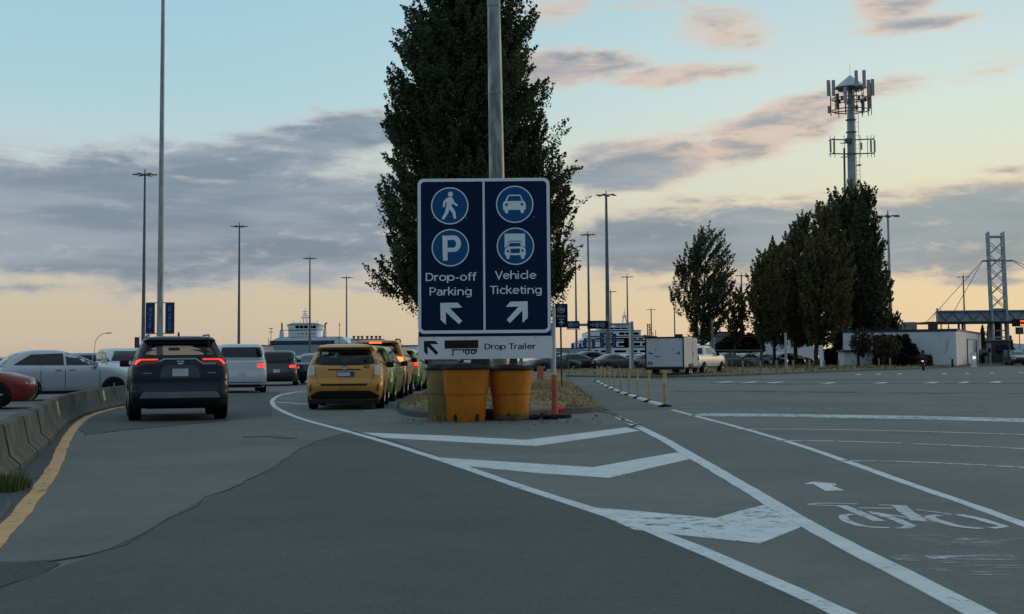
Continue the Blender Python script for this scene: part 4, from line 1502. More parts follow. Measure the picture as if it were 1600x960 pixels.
# ---- simple car kinds for the rest
def sedan_spec(H=1.43, L=4.6, W=.90, wagon=False, lights='rear', boxy=False):
    k = H / 1.43
    rw = .12 if wagon else .75
    B = .12 if boxy else 0
    sl = [(.20, W * .9, .15, L - .15), (.35, W, .03, L - .02), (.60, W * 1.01, .0, L), (.78, W * 1.01, .05, L - .05, .25, .45), (.90 * k, W * .99, .10, L - .55, .25, .5), (.95 * k, W * .96, .18, L - 1.15, .25, .4),
          (1.0 * k, W * .92, rw * .5 + .1, L - 1.35), (1.18 * k, W * (.82 + B * .9), rw + .22 - B * 1.1, L - 1.75 + B * 2), (1.33 * k, W * (.72 + B * 1.3), rw + .50 - B * 2.6, L - 2.2 + B * 3, .25, .35), (1.40 * k, W * (.62 + B * 1.6), rw + .75 - B * 4, L - 2.4 + B * 3, .3, .3), (1.43 * k, W * (.4 + B * 2), rw + 1.0 - B * 4, L - 2.6 + B * 3, .3, .3)]
    h = L / 2
    d = dict(L=L, slices=sl, mw=W * .95, mirror_z=1.0 * k, mirror_y=L - 1.5, wheels=(.33, .22, W + .02, .90, L - .92),
             rear_glass=[(-.66 - B, 1.04 * k), (.66 + B, 1.04 * k), (.52 + B * 1.4, 1.33 * k), (-.52 - B * 1.4, 1.33 * k)],
             windshield=[(-.72, 1.02 * k), (.72, 1.02 * k), (.55, 1.34 * k), (-.55, 1.34 * k)],
             side_windows=[[(-h + rw * .8 + .35, 1.02 * k), (-.25, 1.0 * k), (-.25, 1.33 * k), (-h + rw + .85, 1.30 * k)], [(-.17, 1.0 * k), (h - 1.42, 1.0 * k), (h - 2.1, 1.30 * k), (-.17, 1.33 * k)]])
    q = []
    lp = [(-W * .95, .72 * k), (-W * .62, .74 * k), (-W * .62, .84 * k), (-W * .92, .86 * k)]
    add(q, 'tail_light', 'rear', lp, M_taildim if lights != 'lit' else M_tail, .01); add(q, 'tail_light', 'rear', mirror(lp), M_taildim if lights != 'lit' else M_tail, .01)
    hp = [(-W * .95, .62 * k), (-W * .6, .60 * k), (-W * .62, .70 * k), (-W * .93, .76 * k)]
    add(q, 'headlight', 'front', hp, M_clear, .012); add(q, 'headlight', 'front', mirror(hp), M_clear, .012)
    add(q, 'grille', 'front', [(-.5, .34), (.5, .34), (.58, .66), (-.58, .66)], M_plastic, .01)
    add(q, 'licence_plate', 'rear', [(-.155, .62), (.155, .62), (.155, .76), (-.155, .76)], M_plate, .012)
    add(q, 'rear_valance', 'rear', [(-W * .9, .22), (W * .9, .22), (W * .9, .40), (-W * .9, .40)], M_plastic, .010)
    for s_ in ('left', 'right'):
        for yy in (-.21, h - 1.35, -h + 1.25):
            add(q, 'door_seam', s_, [(yy - .008, .34), (yy + .008, .34), (yy + .008, .96 * k), (yy - .008, .96 * k)], M_plastic, .006)
        for yy in (-.42, h - 2.2):
            add(q, 'door_handle', s_, [(yy - .09, .84 * k), (yy + .09, .84 * k), (yy + .09, .87 * k), (yy - .09, .87 * k)], M_trim, .02)
        add(q, 'sill', s_, [(-h + 1.3, .21), (h - 1.4, .21), (h - 1.4, .30), (-h + 1.3, .30)], M_plastic, .008)
    d['parts'] = q
    return d

PAINTS = {'silver': mat('silver_car_paint', (.42, .46, .50), .35, metal=.35, coat=.4, var=.03), 'white': mat('white_car_paint', (.58, .61, .64), .35, coat=.4, var=.03),
          'black': mat('black_car_paint', (.010, .011, .013), .25, coat=.7, var=.03), 'charcoal': mat('charcoal_car_paint', (.05, .055, .06), .3, metal=.3, coat=.5, var=.03),
          'red': mat('red_car_paint', (.22, .012, .012), .35, coat=.5, var=.03), 'grey': mat('grey_car_paint', (.16, .175, .19), .3, metal=.3, coat=.5, var=.03),
          'blue': mat('dark_blue_car_paint', (.02, .035, .07), .3, metal=.2, coat=.6, var=.03), 'lightblue': mat('light_blue_grey_car_paint', (.26, .33, .42), .35, metal=.2, coat=.5, var=.03)}
# left of the dark blue car, behind the low barrier
def put_car(kind, paint, px, py, head, label, lod=1, group=None, H=1.43, L=4.6, W=.90, wagon=False, lights='rear', name='car', cat='car', D=None):
    e, b = car(name, label, cat, sedan_spec(H, L, W, wagon, lights, kind == 'van'), PAINTS[paint], group, lod)
    q = G(px, py) if D is None else P(px, py, D)
    e.location = (q.x, q.y, 0)
    e.rotation_euler = (0, 0, R(head))
    return e
LG = 'cars waiting behind the low concrete barrier'
put_car('sedan', 'red', -92, 640, -74, 'dark red car whose front end reaches in at the left edge behind the barrier', 1, LG, H=1.48)
put_car('hatch', 'silver', 104, 624.5, -62, 'pale silver hatchback side on behind the low barrier', 1, LG, H=1.58, L=4.4, wagon=True)
put_car('van', 'white', 196, 612, 205, 'white car facing the camera, half hidden by the dark blue vehicle', 1, LG, H=1.72, L=4.7, W=.93, wagon=True, name='sport_utility_vehicle')
put_car('van', 'white', 18, 607, -80, 'white car left of the pale silver hatchback, behind the red one', 1, LG, H=1.45, wagon=True)
put_car('van', 'lightblue', 158, 603, -88, 'light blue car right behind the nose of the pale silver hatchback', 1, LG, H=1.62, wagon=True)
put_car('van', 'white', 84, 596, -88, 'white car far behind the roof of the pale silver hatchback', 1, LG, H=1.62, wagon=True)
# ahead, left of the taxis
AG = 'cars driving ahead between the barrier and the taxis'
put_car('van', 'white', 372, 612.5, 14, 'white boxy van just right of the dark blue vehicle', 1, AG, H=1.80, L=4.6, W=.92, wagon=True, lights='lit')
put_car('van', 'charcoal', 434, 602, 8, 'dark grey hatchback between the white van and the dark sedan', 1, AG, H=1.62, L=4.5, W=.92, wagon=True, lights='lit')
put_car('sedan', 'blue', 494, 599.5, 2, 'dark blue sedan with a lit tail light, left of the nearest yellow taxi', 1, AG, H=1.50, L=4.7, W=.93, lights='lit')
put_car('sedan', 'silver', 474, 588, -60, 'silver car beyond the dark blue sedan, mostly hidden', 1, AG, H=1.46, L=4.6)
# cars glimpsed under the big sign
SG = 'cars glimpsed between the big sign and the barrels'
put_car('hatch', 'black', 690, 592, -50, 'black car glimpsed under the left end of the big sign', 1, SG, H=1.5, wagon=True)
put_car('hatch', 'white', 716, 584, -60, 'white car glimpsed under the big sign behind the barrels', 1, SG, H=1.5, wagon=True)
# the parking lot behind the verge
PG = 'cars parked behind the grass verge'
cols_ = [(866, 122, 'charcoal', -66, 1.45, 0), (905, 124, 'black', -64, 1.50, 1), (932, 132, 'charcoal', -60, 1.72, 1), (962, 124, 'charcoal', -62, 1.44, 0), (985, 128, 'silver', -60, 1.42, 0), (1006, 133, 'black', -100, 1.55, 1), (1010, 126, 'grey', -60, 1.42, 0),
         (1140, 128, 'charcoal', -58, 1.45, 0), (1170, 137, 'silver', -60, 1.42, 0), (1198, 146, 'grey', -60, 1.42, 0), (1155, 152, 'white', -90, 1.45, 0), (1226, 150, 'black', -60, 1.45, 0)]
plab = ['charcoal parked car nearest the orange tube post', 'black parked hatchback behind the small blue cycle sign post', 'tall charcoal parked vehicle with a bright windshield below the banners', 'charcoal parked sedan behind the row of thin posts',
        'silver parked car to the left of the white gantry column', 'black parked vehicle just left of the white box trailer', 'grey parked sedan whose nose is hidden by the box trailer',
        'charcoal parked car right in front of the pickup truck', 'silver parked car behind the fence under the leaning tree', 'grey parked car between the leaning tree and the first poplar trunks', 'white parked car in the farther row behind the fence', 'black parked car behind the first poplar trunks']
protos = {}
for (px, D, pc, hd_, H, wg), lab in zip(cols_, plab):
    key = (pc, H, wg)
    if key not in protos:
        e, b = car('parked_car', lab, 'car', sedan_spec(H, 4.6, .9, bool(wg)), PAINTS[pc], PG, 2)
        protos[key] = e
    else:
        e = copy_tree(protos[key])
    q = P(px, 575, D)
    place(e, (q.x, D, 0), R(hd_), lab, PG)
rn = random.Random(44)
fl = 0
ordn = ['leftmost', 'second from left', 'third from left', 'fourth from left', 'fifth from left', 'sixth from left', 'seventh from left', 'eighth from left']
keys = list(protos)
for i, (px, D) in enumerate([(880, 160), (915, 168), (950, 175), (988, 170), (1022, 178), (1122, 172), (1195, 176), (1240, 168)]):
    e = copy_tree(protos[keys[(i * 5 + 2) % len(keys)]])
    q = P(px, 575, D)
    place(e, (q.x, D, 0), R(-85 + rn.uniform(-8, 8)), f'parked car in the far row behind the fence, {ordn[i]} of that row', 'cars parked in the far row')


# ---- white box trailer
tr = empty('box_trailer', (0, 0, 0), 0, 'white enclosed box trailer with twin axles hitched behind a pale pickup truck', 'trailer')
TW, TH, TL, TB = 1.10, 2.28, 6.0, .58
M_tw = mat('white_trailer_skin', (.50, .53, .57), .5, vscale=.8, var=.05)
mb = MB(); mb.box((0, 0, (TB + TH) / 2), (TW * 2, TL, TH - TB)); mb.build('body', M_tw, tr, bevel=.02)
mb = MB()
for s_ in (-1, 1):
    mb.box((s_ * (TW - .01), -TL / 2 - .012, (TB + TH) / 2), (.07, .03, TH - TB + .04))
mb.box((0, -TL / 2 - .012, TH - .0), (TW * 2 + .05, .035, .08)); mb.box((0, -TL / 2 - .012, TB - .07), (TW * 2 + .05, .05, .16))
mb.build('rear_frame', M_black, tr)
mb = MB(); mb.box((0, -TL / 2 - .02, 1.44), (TW * 2 - .14, .02, TH - TB - .16)); dr = mb.build('ramp_door', M_tw, tr)
for s_ in (-1, 1):
    mb = MB(); mb.box((s_ * .78, -TL / 2 - .045, 1.38), (.22, .03, .035)); mb.box((s_ * .86, -TL / 2 - .045, 1.40), (.03, .03, .16)); mb.build('door_latch', M_black, dr)
    mb = MB(); mb.box((s_ * .52, -TL / 2 - .036, 1.58), (.02, .012, .20)); mb.build('door_bracket', M_grey, dr)
mb = MB(); mb.prism_y([(-.68, 1.22), (-.20, 1.22), (-.30, 1.17), (-.40, 1.16), (-.44, 1.13), (-.48, 1.16), (-.58, 1.17)], -TL / 2 - .036, -TL / 2 - .031); mb.build('wing_decal', M_grey, dr)
mb = MB(); mb.box((-.84, -TL / 2 - .045, .82), (.24, .02, .15)); mb.build('licence_plate', M_black, tr)
mb = MB(); mb.box((-.84, -TL / 2 - .058, .83), (.14, .01, .06)); mb.build('plate_lamp', M_plate, tr)
for i in range(8):
    mb = MB(); mb.box((-.84 + i * .24, -TL / 2 - .045, .655), (.10, .012, .035)); mb.build('marker_strip', M_refl, tr)
for x in (-.9, -.3, .2, .9):
    mb = MB(); mb.box((x, -TL / 2 - .035, TH - .09), (.06, .02, .03)); mb.build('marker_lamp', M_redref, tr)
mb = MB(); mb.box((TW + .004, 1.2, 1.38), (.012, .85, 1.45)); sdr = mb.build('side_door', M_tw, tr)
mb = MB()
for a in ((1.2 - .44, 1.38, .015, 1.47), (1.2 + .44, 1.38, .015, 1.47)): mb.box((TW + .012, a[0], a[1]), (.008, a[2], a[3]))
mb.box((TW + .012, 1.2, 2.115), (.008, .9, .015)); mb.build('door_gap', M_grey, sdr)
mb = MB(); mb.box((TW + .03, .86, 1.35), (.03, .05, .16)); mb.build('door_handle', M_black, sdr)
mb = MB(); mb.box((0, 0, TB - .02), (TW * 1.9, TL * .97, .1)); mb.box((0, TL / 2 + .45, .52), (.12, 1.1, .08)); mb.build('chassis', M_black, tr)
for s_ in (-1, 1):
    for yy in (-.55, .25):
        wheel(tr, s_ * (TW - .12), yy, .34, .22, 1, s_)
    mb = MB(); mb.prism_x([(-1.05, .60), (-.9, .76), (.6, .76), (.75, .60)], s_ * TW if s_ > 0 else -TW - .06, s_ * TW + .06 if s_ > 0 else -TW); mb.build('fender', M_black, tr)
mb = MB(); mb.box((.35, .3, TH + .12), (.45, .5, .22)); mb.build('roof_vent', M_black, tr, bevel=.03)
hdT = R(-15)
D0 = 81
q = P(1038.5, 560, D0)
cT = Vector((q.x, D0)) + Vector((math.sin(-hdT), math.cos(hdT))) * TL / 2
tr.location = (cT.x, cT.y, 0); tr.rotation_euler = (0, 0, hdT)

# ---- pickup
pk = empty('pickup_truck', (0, 0, 0), 0, 'pale beige crew cab pickup truck towing the white box trailer', 'pickup truck')
M_pk = mat('champagne_paint', (.72, .71, .68), .35, metal=.2, coat=.5, var=.03)
PL = 5.8
lo = Body([(.48, .88, .1, PL - .25), (.60, .97, .02, PL - .05), (.85, 1.0, 0, PL), (1.10, 1.0, .02, PL - .05, .12, .4), (1.22, .98, .03, PL - .25, .12, .4), (1.27, .94, .05, PL - .6, .1, .4)], PL, .12, (6, 4, 16))
mb = MB(); mb.v, mb.f = lo.V, lo.F; mb.build('body', M_pk, pk, smooth=True, fix=False)
cb_ = Body([(1.24, .95, 1.75, 4.55, .12, .4), (1.45, .88, 1.85, 4.2, .12, .4), (1.75, .78, 1.95, 3.6, .15, .3), (1.83, .70, 2.05, 3.45, .2, .3), (1.86, .55, 2.2, 3.3, .2, .3)], PL, .12, (6, 4, 14))
mb = MB(); mb.v, mb.f = cb_.V, cb_.F; mb.build('cab', M_pk, pk, smooth=True, fix=False)
h = PL / 2
for sd_ in ('left', 'right'):
    cb_.put('side_window', sd_, [(1.98 - h, 1.30), (2.95 - h, 1.30), (2.95 - h, 1.74), (2.1 - h, 1.70)], M_glassd2 if False else M_dglass, pk, .01, .3)
    cb_.put('side_window', sd_, [(3.05 - h, 1.30), (4.1 - h, 1.30), (3.5 - h, 1.70), (3.05 - h, 1.74)], M_dglass, pk, .01, .3)
    lo.put('door_seam', sd_, [(2.98 - h, .62), (3.0 - h, .62), (3.0 - h, 1.2), (2.98 - h, 1.2)], M_grey, pk, .008, .3)
    lo.put('running_board', sd_, [(1.9 - h, .50), (4.1 - h, .50), (4.1 - h, .57), (1.9 - h, .57)], M_chrome, pk, .06, .4)
    for yy in (1.25, 4.85):
        lo.put('wheel_arch', sd_, arch_poly(yy - h, .47, .49), M_plastic, pk, .012, .15)
cb_.put('rear_window', 'rear', [(-.72, 1.32), (.72, 1.32), (.64, 1.70), (-.64, 1.70)], M_dglass, pk, .01, .3)
cb_.put('windshield', 'front', [(-.80, 1.30), (.80, 1.30), (.66, 1.74), (-.66, 1.74)], M_dglass, pk, .01, .3)
mb = MB(); mb.box((0, -h + .85, 1.22), (1.7, 1.6, .12)); mb.build('bed_opening', M_plastic, pk)
for s_ in (-1, 1):
    for yy in (1.25, 4.85): wheel(pk, s_ * .90, yy - h, .40, .26, 1, s_)
    mb = MB(); mb.box((s_ * 1.08, 3.75 - h, 1.32), (.22, .14, .24)); mb.build('side_mirror', M_plastic, pk, bevel=.03)
    lo.put('tail_light', 'rear', [(s_ * .98, .95), (s_ * .82, .95), (s_ * .82, 1.20), (s_ * .98, 1.20)][::s_], M_redref, pk, .01, .1)
    lo.put('side_tail_light', 'right' if s_ > 0 else 'left', [(-h + .02, .95), (-h + .22, .95), (-h + .2, 1.20), (-h + .02, 1.20)], M_redref, pk, .01, .1)
    lo.put('headlight', 'front', [(s_ * .98, .90), (s_ * .66, .90), (s_ * .66, 1.12), (s_ * .98, 1.12)][::s_], M_clear, pk, .01, .1)
lo.put('grille', 'front', [(-.62, .75), (.62, .75), (.62, 1.12), (-.62, 1.12)], M_plastic, pk, .01, .2)
hdP = R(-26)
f = Vector((math.sin(-hdP), math.cos(hdP)))
hitch = cT + Vector((math.sin(-hdT), math.cos(hdT))) * (TL / 2 + 1.0)
cP = hitch + f * (PL / 2 + .1)
q1 = G(1101, 587.5)
pk.location = (cP.x, cP.y, 0); pk.rotation_euler = (0, 0, hdP)
print('pickup px', px_of((cP.x, cP.y, 0)), px_of((cP.x + f.x * 2.9, cP.y + f.y * 2.9, 1)))

# ---- motorcycle and rider far out in the lot
mc = empty('motorcycle', (0, 0, 0), 0, 'small dark motorcycle with a red tail light riding away across the lot', 'motorcycle')
mb = MB()
for yy in (-.68, .72):
    o = MB().lathe([(.20, -.05), (.29, -.05), (.31, 0), (.29, .05), (.20, .05)], (0, yy, .31), 18, axis='x').build('wheel', M_tyre, mc, smooth=True)
mb.tube((0, -.68, .31), (0, -.1, .42), .05); mb.tube((0, -.1, .42), (0, .35, .5), .11, .12); mb.tube((0, .72, .31), (0, .45, .95), .035); mb.build('frame', M_black, mc)
MB().box((0, -.42, .78), (.28, .75, .12)).build('seat', M_seat, mc, bevel=.04)
MB().lathe([(.06, -.2), (.16, -.08), (.17, .08), (.08, .22)], (0, .12, .84), 10).build('fuel_tank', M_black, mc, smooth=True)
MB().tube((-.36, .38, 1.02), (.36, .38, 1.02), .02).build('handlebar', M_black, mc)
MB().box((0, -.84, .80), (.16, .05, .09)).build('tail_light', M_tailor, mc, bevel=.01)
MB().lathe([(.09, -.05), (.10, .05), (.04, .1)], (0, .5, .92), 10).build('headlight', M_clear, mc, smooth=True)
mc.scale = (.86,) * 3; q = G(1443, 579.3); mc.location = (q.x, q.y, 0); mc.rotation_euler = (0, 0, R(-20))


def skin_figure(name, pts, edges, rad, m_, parent=None, sub=1):
    me = bpy.data.meshes.new(name)
    me.from_pydata(pts, edges, [])
    o = bpy.data.objects.new(name, me); col.objects.link(o)
    sk = o.modifiers.new('skin', 'SKIN')
    if not me.skin_vertices: me.skin_vertices.new()
    for i, r_ in enumerate(rad): me.skin_vertices[0].data[i].radius = (r_, r_)
    me.skin_vertices[0].data[0].use_root = True
    ss = o.modifiers.new('sub', 'SUBSURF'); ss.levels = sub; ss.render_levels = sub
    dg = bpy.context.evaluated_depsgraph_get()
    m2 = bpy.data.meshes.new_from_object(o.evaluated_get(dg))
    o.modifiers.clear(); o.data = m2
    m2.materials.clear(); m2.materials.append(m_)
    for p_ in m2.polygons: p_.use_smooth = True
    if parent: o.parent = parent
    return o
pts = [(0, -.30, .88), (0, -.22, 1.12), (0, -.08, 1.34), (0, -.04, 1.44), (0, -.01, 1.56),
       (-.19, -.08, 1.32), (-.27, .12, 1.14), (-.33, .34, 1.06), (.19, -.08, 1.32), (.27, .12, 1.14), (.33, .34, 1.06),
       (-.13, -.28, .84), (-.24, .12, .80), (-.20, -.05, .42), (-.20, .10, .36), (.13, -.28, .84), (.24, .12, .80), (.20, -.05, .42), (.20, .10, .36)]
ed = [(0, 1), (1, 2), (2, 3), (3, 4), (2, 5), (5, 6), (6, 7), (2, 8), (8, 9), (9, 10), (0, 11), (11, 12), (12, 13), (13, 14), (0, 15), (15, 16), (16, 17), (17, 18)]
ra = [.16, .15, .17, .07, .12, .08, .055, .045, .08, .055, .045, .11, .085, .06, .05, .11, .085, .06, .05]
rider = skin_figure('person', pts, ed, ra, mat('dark_riding_clothes', (.012, .013, .016), .8))
tag(rider, 'rider in dark clothes leaning over the handlebar of the far motorcycle', 'person')
MB().lathe([(.03, -.14), (.12, -.10), (.14, 0), (.12, .10), (.04, .15)], (0, 0, 1.60), 14).build('helmet', M_black, rider, smooth=True)
rider.scale = (.86,) * 3; rider.location = mc.location; rider.rotation_euler = mc.rotation_euler


# ================================================================== THE BIG SIGN
SD = 27.9
SC = FPX / SD                      # pixels of the photograph per metre at the sign
s0 = P(756.5, 420, SD)
sign = empty('direction_sign', (s0.x, SD, 0), 0, 'large blue direction sign reading Drop-off Parking and Vehicle Ticketing with a white Drop Trailer board', 'sign')
def sx(px): return (px - 756.5) / SC
def szc(py): return (P(756.5, py, SD)).z
# local plane: x right, z up; front faces -y.  y=0 is the back of the panel
def rrect(x0, z0, x1, z1, r, n=6):
    out = []
    for cx, cz, a0 in ((x1 - r, z0 + r, -90), (x1 - r, z1 - r, 0), (x0 + r, z1 - r, 90), (x0 + r, z0 + r, 180)):
        for i in range(n + 1):
            a = R(a0 + 90 * i / n)
            out.append((cx + r * math.cos(a), cz + r * math.sin(a)))
    return out
zt, zb, zw0, zw1 = szc(279), szc(521), szc(526), szc(561)
X0, X1 = -1.315, 1.315
def ring_y(outer, inner, y0, y1):
    mb = MB(); n = len(outer)
    vs = [(x, y0, z) for x, z in outer] + [(x, y0, z) for x, z in inner] + [(x, y1, z) for x, z in outer] + [(x, y1, z) for x, z in inner]
    fs = []
    for i in range(n):
        j = (i + 1) % n
        fs += [(i, j, n + j, n + i), (2 * n + i, 3 * n + i, 3 * n + j, 2 * n + j), (i, 2 * n + i, 2 * n + j, j), (n + i, n + j, 3 * n + j, 3 * n + i)]
    return mb.add(vs, fs)
MB().prism_y(rrect(X0, zb, X1, zt, .12), -.004, .0).build('blue_panel', M_navy, sign)
MB().box((0, .012, (zb + zt) / 2), (2.55, .016, zt - zb - .08)).build('back_panel', M_signback, sign)
ring_y(rrect(X0, zb, X1, zt, .12), rrect(X0 + .062, zb + .062, X1 - .062, zt - .062, .075), -.010, -.004).build('white_border', M_refl, sign)
MB().box((0.0, -.007, (zb + zt) / 2), (.040, .006, zt - zb - .12)).build('divider', M_refl, sign)
MB().box((0, -.004, (zb + zw1) / 2 - 0), (2.63, .008, 0.01)).build('backing_strip', M_navy, sign) if False else None
MB().box((0, .004, (zb + zw0) / 2), (2.62, .012, .16)).build('backing_strip', M_navy, sign)
brd = MB().box((.01, -.006, (zw0 + zw1) / 2), (2.66, .012, zw0 - zw1)).build('white_board', M_board, sign)

def circle_sign(px, py, r):
    c = (sx(px), szc(py))
    k = [(c[0] + r * math.cos(2 * math.pi * i / 48), c[1] + r * math.sin(2 * math.pi * i / 48)) for i in range(48)]
    k2 = [(c[0] + (r - .022) * math.cos(2 * math.pi * i / 48), c[1] + (r - .022) * math.sin(2 * math.pi * i / 48)) for i in range(48)]
    o = MB().prism_y(k, -.007, -.0045).build('blue_disc', M_blue, sign)
    ring_y(k, k2, -.010, -.007).build('ring', M_refl, o)
    return o
def c6(pts): return [(sx(640 + x / 6), szc(270 + y / 6)) for x, y in pts]
def ink(par, polys, m_, y0=-.0105, y1=-.0072, name='pictogram', conv=c6):
    mb = MB()
    for k, p_ in enumerate(polys):
        mb.prism_y(conv(p_), y0 - k * .0004, y1)
    o = mb.build(name, m_, par)
    return o
def disc_pts(cx, cy, r, n=16): return [(cx + r * math.cos(2 * math.pi * i / n), cy + r * math.sin(2 * math.pi * i / n)) for i in range(n)]
def seg_pts(a, b, w0, w1, n=5):
    a, b = Vector(a), Vector(b)
    an = math.atan2(b.y - a.y, b.x - a.x)
    out = []
    for i in range(n + 1):
        t = an + math.pi / 2 + math.pi * i / n
        out.append((a.x + w0 * math.cos(t), a.y + w0 * math.sin(t)))
    for i in range(n + 1):
        t = an - math.pi / 2 + math.pi * i / n
        out.append((b.x + w1 * math.cos(t), b.y + w1 * math.sin(t)))
    return out
RD = .372
c1 = circle_sign(703.2, 321.5, RD)
ink(c1, [disc_pts(386, 200, 24), [(368, 228), (398, 228), (412, 246), (412, 262), (392, 318), (396, 330), (366, 342), (346, 330), (352, 285), (346, 262), (352, 240)],
         seg_pts((358, 248), (330, 272), 14, 11), seg_pts((330, 272), (324, 312), 11, 10), seg_pts((400, 250), (414, 282), 13, 10), seg_pts((414, 282), (446, 304), 10, 9),
         seg_pts((362, 325), (350, 372), 19, 15), seg_pts((350, 372), (318, 424), 15, 13), seg_pts((384, 325), (416, 368), 18, 15), seg_pts((416, 368), (427, 420), 15, 12)], M_refl)
c2 = circle_sign(703.8, 387, RD)
o = MB()
o.prism_y(c6([(308, 588), (356, 588), (356, 822), (312, 822)]), -.0105, -.0072)
arc_o = [(415 + 68 * math.cos(a), 664 + 77 * math.sin(a)) for a in [(-math.pi / 2) + math.pi * i / 14 for i in range(15)]]
arc_i = [(408 + 29 * math.cos(a), 665 + 37 * math.sin(a)) for a in [(-math.pi / 2) + math.pi * i / 14 for i in range(15)]]
pa = [(357, 588)] + arc_o + [(357, 742), (357, 702)] + arc_i[::-1] + [(357, 628)]
cc = c6(pa); n_ = len(cc)
# quads between outer and inner arcs (keeps the counter open)
O_ = c6([(357, 588)] + arc_o + [(357, 741)]); I_ = c6([(357, 628)] + arc_i + [(357, 702)])
k = len(O_)
o.add([(x, -.0105, z) for x, z in O_] + [(x, -.0105, z) for x, z in I_] + [(x, -.0072, z) for x, z in O_] + [(x, -.0072, z) for x, z in I_],
      [(i, i + 1, k + i + 1, k + i) for i in range(k - 1)] + [(i, 2 * k + i, 2 * k + i + 1, i + 1) for i in range(k - 1)] + [(k + i, k + i + 1, 3 * k + i + 1, 3 * k + i) for i in range(k - 1)])
o.build('letter', M_refl, c2)
c3 = circle_sign(805.2, 320, RD)
car_o = [(880, 300), (884, 282), (902, 268), (922, 222), (936, 210), (1040, 210), (1052, 222), (1072, 268), (1090, 282), (1096, 300), (1096, 350), (1078, 352), (1078, 372), (1070, 384), (1054, 384), (1046, 372), (1044, 352),
         (930, 352), (930, 372), (922, 384), (906, 384), (898, 372), (896, 352), (880, 350)]
p1 = ink(c3, [car_o], M_refl)
ink(c3, [[(918, 268), (938, 222), (1040, 222), (1058, 268)], disc_pts(914, 302, 13), disc_pts(1060, 300, 13)], M_blue, -.0135, -.0106, 'pictogram_window')
c4 = circle_sign(805.8, 385.5, RD)
ink(c4, [[(893, 575), (1086, 575), (1086, 705), (1062, 690), (1052, 650), (1040, 642), (938, 642), (924, 652), (914, 690), (893, 710)],
         [(924, 660), (936, 650), (1042, 650), (1052, 660), (1062, 698), (1084, 712), (1090, 726), (1090, 776), (1078, 780), (1078, 802), (1068, 812), (1056, 812), (1046, 802), (1044, 776),
          (940, 776), (940, 802), (930, 812), (918, 812), (908, 802), (906, 778), (894, 772), (894, 728), (900, 712), (918, 700)]], M_refl)
ink(c4, [[(930, 696), (940, 662), (1038, 662), (1048, 694)], [(948, 716), (1036, 714), (1036, 756), (948, 758)], disc_pts(924, 738, 12), disc_pts(1061, 735, 12)], M_blue, -.0135, -.0112, 'pictogram_window')
# arrows, pixel crop with scale 5.3348 from (640,400)
def c53(pts): return [(sx(640 + x / 5.335), szc(400 + y / 5.335)) for x, y in pts]
ink(sign, [[(253, 390), (398, 388), (436, 430), (332, 433), (435, 540), (408, 568), (299, 466), (300, 571), (256, 530)]], M_refl, -.0085, -.0045, 'arrow', c53)
ink(sign, [[(982, 382), (838, 384), (800, 427), (906, 426), (806, 535), (833, 562), (938, 458), (938, 561), (982, 520)]], M_refl, -.0085, -.0045, 'arrow', c53)
ink(brd, [[(116, 706), (212, 705), (236, 731), (168, 731), (236, 804), (218, 823), (146, 752), (147, 824), (118, 796)]], M_black, -.0165, -.0125, 'arrow', c53)
def annulus_c(cx, cy, r0, r1):
    o_ = c53(disc_pts(cx, cy, r1, 20)); i_ = c53(disc_pts(cx, cy, r0, 20))
    return ring_y(o_, i_, -.0185, -.0166)
ink(brd, [[(288, 703), (568, 701), (568, 769), (288, 771)]], M_black, -.0165, -.0125, 'trailer_box', c53)
ink(brd, [[(347, 777), (558, 776), (558, 785), (347, 786)], [(351, 784), (361, 784), (359, 820), (353, 820)], [(342, 820), (367, 820), (367, 825), (342, 825)],
          [(442, 784), (450, 784), (450, 806), (442, 806)], [(546, 783), (556, 783), (556, 804), (549, 804)]], M_black, -.0165, -.0125, 'trailer_chassis', c53)
annulus_c(477, 800, 11, 21).build('trailer_wheel', M_black, brd); annulus_c(526, 799, 11, 21).build('trailer_wheel', M_black, brd)
